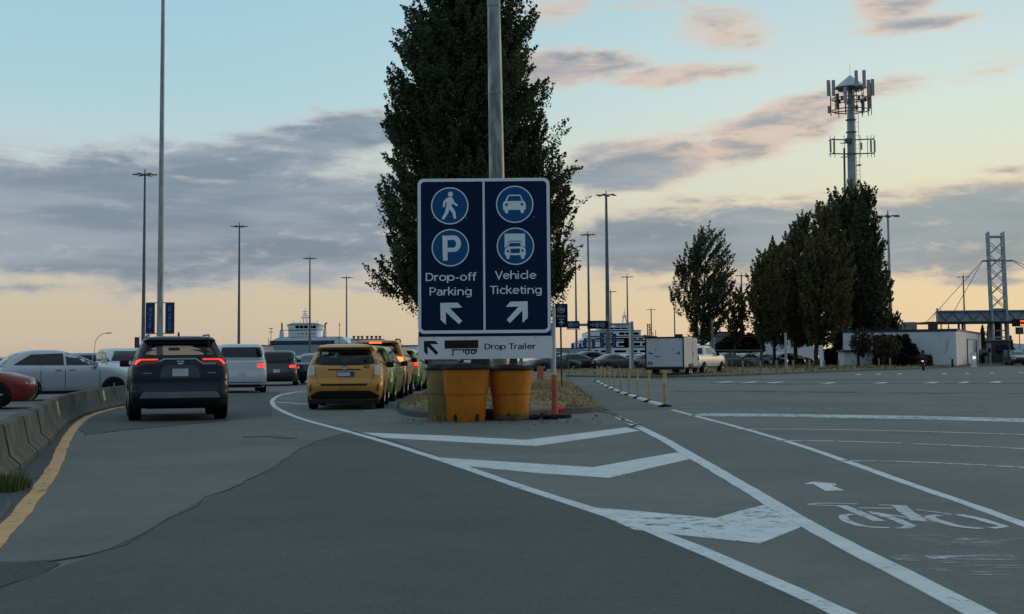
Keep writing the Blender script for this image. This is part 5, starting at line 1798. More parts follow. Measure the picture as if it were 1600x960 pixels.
# clean sans letters drawn as strokes: cap height 1, x-height .72
def _arc(cx, cy, rx, ry, a0, a1, n=12): return [(cx + rx * math.cos(R(a0 + (a1 - a0) * i / n)), cy + ry * math.sin(R(a0 + (a1 - a0) * i / n))) for i in range(n + 1)]
GL = {'D': (.80, [[(.06, 0), (.06, 1)], [(.06, .94), (.28, .94)] + _arc(.28, .5, .38, .44, 90, -90) + [(.06, .06)]]),
      'r': (.44, [[(.06, 0), (.06, .72)], _arc(.33, .42, .27, .24, 180, 80)]),
      'o': (.72, [_arc(.33, .36, .27, .31, 0, 360, 22)]), 'p': (.76, [[(.06, -.26), (.06, .72)], _arc(.37, .36, .27, .31, 0, 360, 22)]),
      '-': (.44, [[(.05, .34), (.35, .34)]]), 'f': (.42, [[(.40, .97)] + _arc(.33, .80, .17, .18, 88, 180, 6) + [(.16, 0)], [(.02, .66), (.36, .66)]]),
      'P': (.66, [[(.06, 0), (.06, 1)], [(.06, .94), (.26, .94)] + _arc(.26, .69, .29, .25, 90, -90) + [(.06, .44)]]),
      'a': (.64, [_arc(.27, .45, .22, .215, 135, 0) + [(.49, 0)], [(.49, .40), (.27, .40)] + _arc(.24, .22, .18, .18, 90, 275) + [(.36, .06), (.49, .17)]]),
      'k': (.60, [[(.06, 0), (.06, 1.06)], [(.10, .34), (.47, .72)], [(.20, .44), (.54, 0)]]), 'i': (.27, [[(.06, 0), (.06, .72)], [(.06, .86), (.06, .98)]]),
      'n': (.70, [[(.06, 0), (.06, .72)], _arc(.30, .42, .24, .24, 180, 0) + [(.54, 0)]]), 'g': (.74, [_arc(.32, .36, .26, .31, 0, 360, 22), [(.58, .72), (.58, -.02)] + _arc(.33, -.02, .25, .20, 0, -135)]),
      'V': (.76, [[(.05, 1), (.37, .04), (.69, 1)]]), 'e': (.70, [[(.07, .38), (.58, .38)] + _arc(.33, .36, .26, .31, 5, 315, 18)]),
      'h': (.70, [[(.06, 0), (.06, 1.06)], _arc(.30, .42, .24, .24, 180, 0) + [(.54, 0)]]), 'c': (.60, [_arc(.34, .36, .28, .31, 48, 312, 16)]), 'l': (.27, [[(.06, 0), (.06, 1.06)]]),
      'T': (.68, [[(.02, .94), (.66, .94)], [(.34, 0), (.34, .94)]]), 't': (.44, [[(.16, .90), (.16, .20)] + _arc(.30, .19, .14, .13, 180, 290, 6), [(.02, .66), (.38, .66)]]), ' ': (.32, [])}
def sign_text(body, pxl, pxr, pybase, cap_px, m_, y=-.0045, par=sign, name='lettering', wt=.125):
    cap = cap_px / SC
    x, items = 0.0, []
    for ch in body:
        adv, st = GL[ch]
        for s_ in st: items.append([(px_ + x, pz_) for px_, pz_ in s_])
        x += adv
    tot = x - .08
    kx = (pxr - pxl) / SC / tot
    x0 = sx(pxl); z0 = szc(pybase)
    mb = MB()
    for j, L in enumerate(items):
        closed = (Vector(L[0]) - Vector(L[-1])).length < 1e-4
        if closed: L = L[:-1]
        n_ = len(L); vs = []
        yy = y - .0006 - .00035 * (j % 3)
        for i, p_ in enumerate(L):
            a = Vector(L[i - 1]) if (i or closed) else Vector(p_)
            b = Vector(L[(i + 1) % n_]) if (i < n_ - 1 or closed) else Vector(p_)
            p_ = Vector(p_)
            d1 = (p_ - a).normalized() if (p_ - a).length > 1e-6 else (b - p_).normalized()
            d2 = (b - p_).normalized() if (b - p_).length > 1e-6 else d1
            n1_ = Vector((-d1.y, d1.x)); n2_ = Vector((-d2.y, d2.x)); m__ = (n1_ + n2_).normalized()
            w_ = wt / 2 / max(.35, m__.dot(n1_))
            for q_ in (p_ + m__ * w_, p_ - m__ * w_):
                vs.append((x0 + q_.x * kx, yy, z0 + q_.y * cap))
            for q_ in (p_ + m__ * w_, p_ - m__ * w_):
                vs.append((x0 + q_.x * kx, y + .0003, z0 + q_.y * cap))
        fs = []
        for i in range(n_ if closed else n_ - 1):
            a, b = 4 * i, 4 * ((i + 1) % n_)
            fs += [(a, a + 1, b + 1, b), (a, b, b + 2, a + 2), (a + 1, a + 3, b + 3, b + 1)]
        if not closed: fs += [(0, 2, 3, 1), (4 * n_ - 4, 4 * n_ - 3, 4 * n_ - 1, 4 * n_ - 2)]
        mb.add(vs, fs)
    return mb.build(name, m_, par)
sign_text('Drop-off', 665, 743.5, 438.6, 12.6, M_refl)
sign_text('Parking', 671, 737, 461.2, 12.6, M_refl)
sign_text('Vehicle', 773.5, 837.5, 436.6, 12.6, M_refl)
sign_text('Ticketing', 765, 846.5, 459.8, 12.6, M_refl)
sign_text('Drop Trailer', 756.3, 835.8, 546.3, 9.0, M_black, -.0125, brd, wt=.155)
MB().box((sx(801), .10, 1.9), (.16, .14, 3.86)).build('timber_post', M_wood, sign)
MB().box((sx(672), .10, 1.9), (.10, .10, 3.86)).build('steel_post', M_steeld, sign)
MB().box((sx(813), .09, 1.9), (.07, .08, 3.86)).build('steel_post', M_steel, sign)
for zz in (1.5, 2.6, 4.0):
    MB().box((0, .035, zz), (2.4, .03, .07)).build('cross_rail', M_signback, sign)

for bx_ in (-1.0, -.35, .35, 1.0):
    for zz in (1.62, 2.6, 4.0):
        MB().lathe([(.011, -.004), (.013, 0), (.008, .005), (.002, .006)], (0, 0, 0), 8, axis='z').build('bolt', M_signback, sign, loc=(bx_, -.012 if zz > 1.7 else -.0185, zz + (.0 if zz > 1.7 else 0))).rotation_euler = (R(90), 0, 0)
# ---- tall steel pole right behind the sign
pb = P(781, 560, 29.2)
pole = empty('light_pole', (pb.x, 29.2, 0), 0, 'thick grey steel light pole rising behind the big blue sign', 'light pole')
top = P(771.5, 0, 29.2)
dxdz = (top.x - pb.x) / (top.z - pb.z)
def pxx(z): return dxdz * (z - pb.z)
def prad(z): return .195 - .0066 * z
mb = MB()
zz = [0, 3.0, 6.75, 8.6, 13.5, 18]
for a, b in zip(zz[:-1], zz[1:]):
    mb.tube((pxx(a), 0, a), (pxx(b), 0, b), prad(a), prad(b) - .004, 16)
mb.build('pole_shaft', mat('mottled_galvanised', (.34, .365, .36), .45, metal=.35, vscale=2.2, var=.28, dirt=(.17, .17, .155), dirt_amt=.45, dirt_scale=2.0, stretch=(2.2, 2.2, .5)), pole, smooth=True)
for z in (6.75, 8.6):
    MB().tube((pxx(z), 0, z - .012), (pxx(z), 0, z + .012), prad(z) + .006, None, 16).build('joint_band', M_steel, pole, smooth=True)
MB().box((0, 0, .02), (.55, .55, .04)).build('base_plate', M_steel, pole)
MB().box((-.05, -.17, .8), (.16, .04, .26)).build('hand_hole_cover', M_steel, pole)
for s_ in (-1, 1):
    mb = MB(); mb.tube((pxx(18), 0, 17.9), (pxx(18) + s_ * 1.6, 0, 18.2), .04, .03); mb.box((pxx(18) + s_ * 1.8, 0, 18.2), (.6, .3, .12)); mb.build('lamp_arm', M_steel, pole)

# ================================================================== BARRELS
def barrel(px, py, D, m_, label, wtop, H, rz=0):
    q = P(px, py, D)
    e = empty('sand_barrel', (q.x, D, 0), rz, label, 'barrel', 'plastic crash barrels under the sign')
    r1, r0 = wtop / 2, wtop / 2 * .80
    hb = H * .52
    prof = [(r0 * .98, 0), (r0, .01), (r0 + (r1 - r0) * .40, hb - .035), (r0 + (r1 - r0) * .40 + .014, hb - .02), (r0 + (r1 - r0) * .40 + .018, hb), (r0 + (r1 - r0) * .62, hb + .015),
            (r0 + (r1 - r0) * .66, hb + .05), (r1 - .004, H - .08), (r1, H - .05), (r1, H - .01)]
    MB().lathe(prof, n=40).build('drum', m_, e, smooth=True)
    lid = [(r1 + .025, H - .045), (r1 + .032, H - .03), (r1 + .025, H - .005), (r1 * .90, H + .02), (r1 * .6, H + .05), (r1 * .25, H + .068), (.02, H + .07)]
    o = MB().lathe(lid, n=40).build('lid', M_lid, e, smooth=True)
    mb = MB(); mb.box((0.03, -r1 * .5, H + .062), (.015, .25, .012)); mb.build('lid_strap', M_grey, o)
    for a in (-2.15, -.95):
        mb = MB(); mb.box((math.cos(a) * (r0 + .004), math.sin(a) * (r0 + .004), .075), (.075, .02, .11), a + math.pi / 2); mb.box((math.cos(a) * (r0 + .006) + .01, math.sin(a) * (r0 + .006), .135), (.045, .02, .03), a + math.pi / 2)
        mb.build('drain_notch', M_black, e)
    return e, r0, r1
BD = 26.8
b1, _, _ = barrel(728.5, 620, BD + .35, M_barrel, 'bright yellow barrel with black lid, front one left of centre below the sign', .90, 1.04)
b2, _, _ = barrel(797.8, 618, BD + .75, M_barrel, 'yellow barrel with black lid and mud stained foot, right of its neighbour', .84, 1.015, R(25))
b3, _, _ = barrel(700, 617, BD + 1.15, M_barrelt, 'faded tan barrel with black lid, half hidden behind the front yellow barrel', .86, 1.03)
MB().lathe([(.345, .0), (.352, .04), (.352, .10), (.347, .13)], n=40).build('mud_stain', mat('mud', (.10, .065, .025), .95, dirt=(.2, .12, .04), dirt_amt=.4, dirt_scale=6), b2, smooth=True)
p = P(788, 650, BD + .6)
# black rubbish between barrels
MB().lathe([(.14, 0), (.18, .06), (.15, .17), (.06, .22)], n=12).build('rubber_block', M_rubber, None, smooth=True, loc=(P(764, 640, BD + .9).x, BD + .9, 0))
tag(bpy.data.objects['rubber_block'], 'black rubber lump squeezed between the two yellow barrels', 'rubber block')

# ---- orange tube post on rubber base with white pole inside
q = G(867, 653.5)
od = empty('tube_post', (q.x, q.y, 0), 0, 'faded orange tube post on a black rubber base carrying a thin white pole', 'post')
def P_h(px, py, D): return P(px, py, D).z
Dp = q.y
zj = P_h(866, 585, Dp); ztop = P_h(866, 481, Dp)
xj = P(865.6, 585, Dp).x - q.x + 0; xt = P(865.3, 481, Dp).x - q.x
MB().lathe([(.062, .05), (.062, .3), (.058, zj - .14), (.066, zj - .12), (.066, zj - .09), (.058, zj - .08), (.064, zj - .02), (.04, zj)], n=20).build('orange_tube', M_orange, od, smooth=True)
MB().tube((0, 0, zj - .05), (xt, 0, ztop), .034, .032, 12).build('white_pole', M_wsteel, od, smooth=True)
mb = MB(); rnk = random.Random(3)
pts = [(.36 * math.cos(a) * (1.25 if math.cos(a) < 0 else 1) - .02, .28 * math.sin(a)) for a in [2 * math.pi * i / 14 for i in range(14)]]
mb.prism_z(pts, 0, .075); mb.build('rubber_base', M_rubber, od, bevel=.02)
q2 = G(846, 656.5); mb = MB()
vs = []; n_ = 9
for j in range(6):
    for i in range(n_):
        vs.append((-.3 + .6 * i / (n_ - 1) + rnk.uniform(-.02, .02), -.14 + .28 * j / 5 + rnk.uniform(-.02, .02), max(.005, .05 + .07 * math.sin(i * 1.3 + j) * (1 if 0 < j < 5 else .2) + rnk.uniform(-.02, .02))))
mb.add(vs, [(j * n_ + i, j * n_ + i + 1, (j + 1) * n_ + i + 1, (j + 1) * n_ + i) for j in range(5) for i in range(n_ - 1)])
o = mb.build('crumpled_sheet', M_rubber, None, smooth=True, loc=(q2.x, q2.y + .1, 0)); tag(o, 'crumpled black plastic sheet lying left of the rubber base', 'plastic sheet')
q = G(877, 649.5)
cone = empty('traffic_cone', (q.x, q.y + .05, .075), 0, 'bright red orange cone lying broken on the rubber base beside the tube post', 'traffic cone')
mb = MB(); mb.tube((-.09, 0, .05), (.07, 0, .055), .085, .055, 14); mb.build('cone_body', M_cone, cone, smooth=True)
MB().box((-.10, 0, .06), (.02, .17, .12)).build('cone_foot', M_cone, cone, bevel=.01)

# ---- small cycle lane sign
q = G(878, 612)
cs = empty('cycle_sign', (q.x, q.y, 0), 0, 'small blue bicycle lane sign with an up arrow on a thin brown post', 'sign')
Ds = q.y; k_ = Ds / FPX
tzz = lambda py: P(877, py, Ds).z
MB().tube((0, .04, 0), (-.02, .04, tzz(480)), .032, None, 10).build('post', M_wood, cs, smooth=True)
cx_ = P(877, 494, Ds).x - q.x
w_, ht = 20 * k_, tzz(475) - tzz(512)
MB().box((cx_, 0, (tzz(475) + tzz(512)) / 2), (w_, .012, ht)).build('sign_face', M_navy, cs, bevel=.004)
cz = tzz(484)
mb = MB(); rr = 5.6 * k_
kk = [(cx_ + rr * math.cos(2 * math.pi * i / 24), cz + rr * math.sin(2 * math.pi * i / 24)) for i in range(24)]
ki = [(cx_ + rr * .88 * math.cos(2 * math.pi * i / 24), cz + rr * .88 * math.sin(2 * math.pi * i / 24)) for i in range(24)]
MB().prism_y(kk, -.010, -.007).build('disc', M_blue, cs); ring_y(kk, ki, -.013, -.0105).build('ring', M_refl, cs)
mb = MB()
for s_ in (-1, 1):
    o_ = [(cx_ + s_ * rr * .42 + rr * .30 * math.cos(2 * math.pi * i / 14), cz - rr * .2 + rr * .30 * math.sin(2 * math.pi * i / 14)) for i in range(14)]
    i_ = [(cx_ + s_ * rr * .42 + rr * .19 * math.cos(2 * math.pi * i / 14), cz - rr * .2 + rr * .19 * math.sin(2 * math.pi * i / 14)) for i in range(14)]
    mb.v += []; t_ = ring_y(o_, i_, -.015, -.0105); mb.add(t_.v, t_.f)
for a, b in (((-.42, -.2), (-.15, .25)), ((-.15, .25), (.3, .25)), ((.3, .25), (.42, -.2)), ((-.05, -.2), (.3, .25)), ((-.05, -.2), (-.15, .25)), ((.2, .42), (.42, -.2)), ((-.3, .38), (-.02, .38))):
    mb.tube((cx_ + a[0] * rr, -.013, cz + a[1] * rr), (cx_ + b[0] * rr, -.013, cz + b[1] * rr), rr * .05, None, 5)
mb.build('bicycle_pictogram', M_refl, cs)
for t, py in (('Bicycle', 495.4), ('Lane', 500.2)):
    text_mesh(t, 4.6 * k_, 'lettering', M_refl, cs, (cx_, -.008, tzz(py)), depth=.002)
az_ = tzz(509.5)
mb = MB(); mb.box((cx_, -.010, az_ + 3.2 * k_), (1.2 * k_, .006, 6 * k_))
mb.prism_y([(cx_ - 4 * k_, az_ + 3.0 * k_), (cx_ - 4 * k_, az_ + 4.6 * k_), (cx_, az_ + 8.4 * k_), (cx_ + 4 * k_, az_ + 4.6 * k_), (cx_ + 4 * k_, az_ + 3.0 * k_), (cx_, az_ + 6.6 * k_)], -.014, -.0075)
mb.build('arrow', M_refl, cs)

# ================================================================== THIN POSTS ALONG THE BIKE LANE
bp_ = [(1039, 636, 579.5), (1014.6, 628.5, 579.5), (997, 622.7, 581), (983, 617.7, 579), (970.4, 614, 585), (960.4, 609.3, 577), (952.5, 605.8, 574), (944.8, 602.6, 574), (938.8, 599.6, 573), (933.5, 596, 572), (941, 590, 573), (955, 587.6, 573), (968, 586.5, 573)]
proto = None
names_ = ['nearest and thickest', 'second nearest', 'third nearest', 'fourth nearest', 'fifth nearest', 'sixth nearest', 'seventh nearest', 'eighth nearest', 'ninth nearest', 'tenth nearest', 'eleventh nearest', 'twelfth nearest', 'farthest']
for i, (x, y, yt) in enumerate(bp_):
    q = G(x, y)
    h = P(x, yt, q.y).z
    r_ = .042 if i == 0 else .029
    m_ = M_postor if i in (0, 1, 5, 7, 9) else M_postpale
    e = empty('delineator_post', (q.x, q.y, 0), rn.uniform(0, 3), f'{names_[i]} of the thin yellow posts along the curved bike lane edge', 'post', 'thin yellow posts along the bike lane')
    MB().lathe([(r_ * .9, .03), (r_, .1), (r_, h * .62), (r_ * 1.1, h * .63), (r_ * 1.1, h * .70), (r_, h * .71), (r_, h * .93), (r_ * 1.15, h * .94), (r_ * 1.15, h * .985), (r_ * .7, h)], n=12).build('tube', m_, e, smooth=True)
    for zc in (.66, .80, .90) if i < 2 or i % 3 == 0 else (.78,):
        MB().lathe([(r_ * 1.06, h * zc), (r_ * 1.06, h * (zc + .035))], n=12).build('reflective_band', mat('orange_band', (.60, .26, .09), .6), e, smooth=True)
    MB().lathe([(.17, 0), (.17, .03), (.07, .06), (.05, .07)], n=12).build('rubber_base', M_rubber, e, smooth=True)
line = [G(x, y) for x, y, _ in bp_[:10]]
for i, (a, b) in enumerate(zip(line[:-1], line[1:])):
    a, b = Vector((a.x, a.y)), Vector((b.x, b.y))
    d = b - a; n_ = max(1, int(round(d.length / 2.6)))
    for k in range(n_):
        p0 = a + d * ((k + .10) / n_); p1 = a + d * ((k + .9) / n_)
        mid = (p0 + p1) / 2; ang = math.atan2(d.y, d.x)
        mb = MB(); ln = (p1 - p0).length
        mb.prism_x([(-.075, 0), (.075, 0), (.05, .05), (-.05, .05)], -ln / 2, ln / 2)
        o = mb.build('lane_separator', M_wsteel, None, loc=(mid.x, mid.y, 0)); o.rotation_euler = (0, 0, ang)
        tag(o, f'low white {["nearer", "middle", "farther"][min(k, 2) if n_ > 2 else (k * 2)] + " " if n_ > 1 else ""}lane separator between the {names_[i]} and {names_[i + 1]} posts', 'lane separator', 'low white lane separators')

# ================================================================== LIGHT MASTS
def mast(px, ytop, D, label, r0=.24, r1=.10, banner=None, heads=True, lean=0.0, ybase=None, Htop=None, m_=None, hs=1.0):
    q = P(px, 558, D)
    zt_ = P(px, ytop, D).z if Htop is None else Htop
    e = empty('light_mast', (q.x, D, 0), 0, label, 'light mast', 'tall light masts')
    mb = MB(); n_ = 4
    for k in range(n_):
        z0, z1 = zt_ * k / n_, zt_ * (k + 1) / n_
        mb.tube((lean * z0, 0, z0), (lean * z1, 0, z1), r0 + (r1 - r0) * k / n_, r0 + (r1 - r0) * (k + 1) / n_, 12, caps=(k in (0, n_ - 1)))
    mb.build('shaft', m_ or M_steeld, e, smooth=True)
    if heads:
        xt_ = lean * zt_
        MB().lathe([(.35 * hs, -.18), (.42 * hs, -.1), (.42 * hs, .05), (.12, .12), (.08, .7 * hs), (.03, .9 * hs)], (xt_, 0, zt_), 12).build('mast_head', M_steeld, e, smooth=True)
        for j in range(6):
            a = 2 * math.pi * j / 6 + .2
            mb = MB(); c_, s_ = math.cos(a), math.sin(a)
            mb.tube((xt_, 0, zt_ - .02), (xt_ + c_ * 1.1 * hs, s_ * 1.1 * hs, zt_ + .05), .06, .05, 6)
            mb.box((xt_ + c_ * 1.45 * hs, s_ * 1.45 * hs, zt_ - .02), (.75 * hs, .45 * hs, .16 * hs), a)
            mb.build('floodlight', M_steeld, e)
    return e

def banners(e, D, zt_, zb_, xs, w, texts=True, m_=None):
    mb = MB()
    for s_ in (-1, 1):
        bn = MB().box((s_ * xs, 0, (zt_ + zb_) / 2), (w, .02, zt_ - zb_)).build('banner', m_ or M_navy, e)
        for z in (zt_ + .03, zb_ - .03):
            MB().tube((0, 0, z), (s_ * (xs + w / 2), 0, z), .03, None, 6).build('banner_arm', M_steel, bn)
        if texts:
            t = 'BCFerries' if s_ < 0 else 'FEEL THE WAVE'
            L_ = (zt_ - zb_) * .6
            text_mesh(t, .34 if s_ < 0 else .28, 'lettering', mat('pale_banner_ink', (.22, .28, .42), .6), bn, (s_ * xs - .10, -.014, (zt_ + zb_) / 2 + .02), rot=(R(90), R(90), 0), depth=.002, sx=1.0 if s_ < 0 else .85)
D = 95
nm = mast(249.5, 0, D, 'tallest near grey mast with two navy banners above the dark blue vehicle', .225, .10, Htop=31, m_=M_steel)
nm.children[0].rotation_euler = (0, 0, 0)
banners(nm, D, P(250, 474, D).z, P(250, 521, D).z, .66, .62, m_=mat('navy_banner_cloth', (.012, .03, .12), .8))
M_ban = MATS['navy_banner_cloth']
m2 = mast(223.5, 273, 215, 'thin mast with star shaped lamp head just left of the near banner mast', .33, .14)
banners(m2, 215, P(224, 527.5, 215).z, P(224, 548, 215).z, .95, .72, True, M_ban)
mast(373, 354, 300, 'lone mast right of the dark blue vehicle with lamp head against grey cloud', .33, .16)
mast(484, 404, 400, 'mast standing in front of the wheelhouse of the left ferry', .32, .18, hs=1.1)
mast(541.5, 434, 490, 'mast above the roof of the nearest yellow taxi', .34, .2, hs=1.2)
m3 = mast(950.5, 305, 245, 'tallest mast right of the big sign with two banners near its foot', .46, .2)
banners(m3, 245, P(954, 522, 245).z, P(954, 543, 245).z, 1.05, .72, True, M_ban)
m4 = mast(921, 367, 320, 'mast to the left of the tall bannered mast with smaller banners', .36, .18)
banners(m4, 320, P(922, 530, 320).z, P(922, 545, 320).z, .95, .75, True, M_ban)
m5 = mast(901, 408, 420, 'short looking mast at the right edge of the big tree with small banners', .38, .2, hs=1.1)
banners(m5, 420, P(903, 537, 420).z, P(903, 549, 420).z, 1.1, .75, False, M_ban)
mast(981.5, 433, 480, 'mast right of the tall bannered mast over the gantry column', .36, .2, hs=1.2)
mast(955.5, 456, 520, 'small mast partly hidden behind the tall bannered mast', .36, .2, hs=1.2)
mast(1018.5, 484, 560, 'small far mast above the box trailer', .30, .2)
mast(1055, 480, 520, 'thin far mast left of the leaning tree', .28, .2, heads=False)
mast(1161, 431, 430, 'mast between the leaning tree and the poplars', .36, .2, hs=1.1)
mast(1393.5, 338, 210, 'mast right of the tall dark poplar above the white building', .33, .15, m_=M_steel)
mast(1509, 433, 470, 'mast standing left of the lattice pylon', .36, .2, hs=1.2)

# arched street lamp, far left
q = P(148, 560, 200); e = empty('street_lamp', (q.x, 200, 0), 0, 'small arched street lamp far left above the light blue car', 'street lamp')
mb = MB(); pts = []
for x, y in ((148, 560), (147.5, 545), (149, 534), (154, 526), (161, 521.5), (172, 521)):
    w_ = P(x, y, 200); pts.append((w_.x - q.x, 0, max(0, w_.z)))
mb.path(pts, .045, 6); mb.build('curved_arm', M_steel, e, smooth=True)
MB().box((pts[-1][0] - .1, 0, pts[-1][2] + .05), (.75, .3, .12)).build('lamp_head', M_steel, e, bevel=.03)

# slim white poles
def slim(px, yb, yt, r_, label, cat='pole', m_=None, name='slim_pole', head=None):
    q = G(px, yb); h = P(px, yt, q.y).z
    e = empty(name, (q.x, q.y, .1), 0, label, cat)
    MB().tube((0, 0, 0), (0, 0, h - .1), r_, r_ * .8, 10).build('shaft', m_ or M_wsteel, e, smooth=True)
    if head: MB().box((0, 0, h), head).build('head', m_ or M_wsteel, e, bevel=.02)
    return e
slim(1228.5, 580.5, 520, .10, 'white slim pole with flared foot standing among the poplar trunks', m_=M_steel)
slim(1323, 574, 519, .10, 'white slim lamp pole in front of the darkest poplar', 'lamp post', m_=M_steel, head=(.8, .2, .12))
slim(1114, 580, 498, .09, 'grey pole behind the cab of the pickup truck', m_=M_gan_ if False else M_steeld)
slim(1416, 571, 538, .08, 'grey lamp pole in front of the dark hedge by the white building', 'lamp post', m_=M_steel, head=(.5, .2, .12))
slim(1488.5, 576, 561, .10, 'short dark bollard post at the kerb near the white building', 'bollard', m_=M_black)
slim(955, 577, 540, .05, 'thin dark pole in front of the parked cars below the banners', m_=M_steeld)
q = G(1285, 577); o = MB().box((0, 0, 0.95), (.34, .12, 1.9)).build('sign_board', M_board, None, loc=(q.x, q.y, .1), bevel=.02); tag(o, 'narrow tall white board leaning among the poplar trunks', 'board'); o.rotation_euler = (0, R(-3), 0)
q = G(844, 578); o = MB().prism_z([(-.14, -.05), (.14, -.05), (.14, .05), (-.14, .05)], 0, .62).build('litter_board', M_orange, None, loc=(P(844, 575, 62).x, 62, .2)); tag(o, 'small faded orange board standing in the grass behind the tube post', 'board')

# stubby wood posts along the verge
wl = [1137, 1163, 1190.5, 1216, 1242, 1267.5, 1290.5, 1313.5, 1336, 1376, 1393.5, 1413, 1430]
yb_ = [586, 586, 585.7, 584, 583.8, 583, 582, 580, 579.5, 576, 576, 573, 572]
pr_ = None
for i, (x, y) in enumerate(zip(wl, yb_)):
    q = G(x, y + 1)
    if pr_ is None:
        e = empty('verge_post', (0, 0, 0)); e['category'] = 'post'
        MB().tube((0, 0, 0), (0, 0, .80), .07, .065, 8).build('shaft', M_woodpost, e)
        MB().tube((0, 0, .80), (0, 0, .83), .05, .03, 8).build('cap', M_woodpost, e)
        pr_ = e
    else: e = copy_tree(pr_)
    o_ = ['first', 'second', 'third', 'fourth', 'fifth', 'sixth', 'seventh', 'eighth', 'ninth', 'tenth', 'eleventh', 'twelfth', 'thirteenth'][i]
    place(e, (q.x, q.y + .5, .06), 0, f'stubby wooden post at the verge edge, {o_} to the right of the pickup truck', 'stubby posts along the verge')

# ================================================================== GANTRY
GD = 118
g0 = P(985, 575, GD)
ga = empty('sign_gantry', (g0.x, GD, 0), 0, 'overhead road gantry with two blue lane signs right of the big tree', 'gantry')
zb2 = P(950, 507.5, GD).z
xl = P(862, 507, GD).x - g0.x
M_gan = mat('gantry_grey_steel', (.26, .29, .31), .55, metal=.2)
MB().box((xl / 2 + .1, .15, zb2), (-xl + .3, .22, .22)).build('beam', M_gan, ga)
MB().box((.0, 0, (zb2 + .2) / 2), (.17, .2, zb2 + .2)).build('column', M_wsteel, ga)
MB().box((.20, .1, (zb2 + .25) / 2), (.18, .4, zb2 + .25)).build('column', M_gan, ga)
MB().box((xl, 0, (zb2 + .2) / 2), (.24, .28, zb2 + .2)).build('column', M_gan, ga)
def gsign(x0, x1, y0, y1, marks):
    a, b = P(x0, y0, GD), P(x1, y1, GD)
    s_ = MB().box(((a.x + b.x) / 2 - g0.x, -.05, (a.z + b.z) / 2), (b.x - a.x, .08, a.z - b.z)).build('lane_sign', M_navy, ga)
    for (mx, kind) in marks:
        c_ = P(mx, (y0 + y1) / 2, GD); cx, cz = c_.x - g0.x, c_.z
        mb = MB()
        if kind == 'o':
            rr = .20
            t_ = ring_y([(cx + rr * math.cos(6.2832 * i / 16), cz + rr * math.sin(6.2832 * i / 16)) for i in range(16)], [(cx + rr * .7 * math.cos(6.2832 * i / 16), cz + rr * .7 * math.sin(6.2832 * i / 16)) for i in range(16)], -.10, -.092)
            mb.add(t_.v, t_.f); mb.box((cx, -.096, cz), (.14, .008, .12))
        elif kind == 'a':
            mb.box((cx - .04, -.096, cz), (.26, .008, .07)); mb.prism_y([(cx + .02, cz + .16), (cx + .20, cz), (cx + .02, cz - .16)], -.1, -.0925)
        else:
            for k in range(2): mb.box((cx, -.096, cz + .08 - .16 * k), (.45, .008, .05))
        mb.build('mark', mat('dim_sign_white', (.28, .33, .40), .6), s_)
gsign(885.5, 905.5, 502, 513.5, [(891.5, 'o'), (899.5, 'l')])
gsign(917.5, 950.5, 501.5, 514, [(925, 'a'), (933, 'o'), (941.5, 'o')])
MB().box(((P(896, 513, GD).x - g0.x), -.05, P(896, 514.6, GD).z), (1.15, .06, .09)).build('sign_lower_edge', M_refl, ga)
MB().box((P(950, 498, GD).x - g0.x + .0, -.0, P(950, 498, GD).z), (.25, .25, .5)).build('camera_box', M_gan, ga)

# ================================================================== WIRE FENCE BEHIND THE VERGE
def fence(x0, D0_, x1, D1_, hgt, step, label):
    a, b = Vector((P(x0, 560, D0_).x, D0_)), Vector((P(x1, 560, D1_).x, D1_))
    d = b - a; n_ = max(1, int(d.length / step))
    e = empty('wire_fence', (a.x, a.y, .1), math.atan2(d.y, d.x), label, 'fence')
    L_ = d.length
    p0_ = None
    for k in range(n_ + 1):
        MB().tube((L_ * k / n_, 0, 0), (L_ * k / n_, 0, hgt), .04, None, 6).build('fence_post', M_steeld, e)
    MB().tube((0, 0, hgt), (L_, 0, hgt), .035, None, 6).build('top_rail', M_steeld, e)
    mb = MB()
    k = 0.0
    while k < L_:
        mb.tube((k, 0, .05), (min(L_, k + hgt), 0, hgt), .006, None, 3, caps=False); mb.tube((min(L_, k + hgt), 0, .05), (k, 0, hgt), .006, None, 3, caps=False); k += .45
    mb.build('wire_mesh', M_steeld, e, fix=False)
fence(1118, 118, 1192, 126, 1.55, 3.0, 'dark wire mesh fence between the pickup truck and the poplar trunks')
fence(866, 112, 888, 113, 1.6, 2.0, 'short wire fence panel behind the small cycle sign')

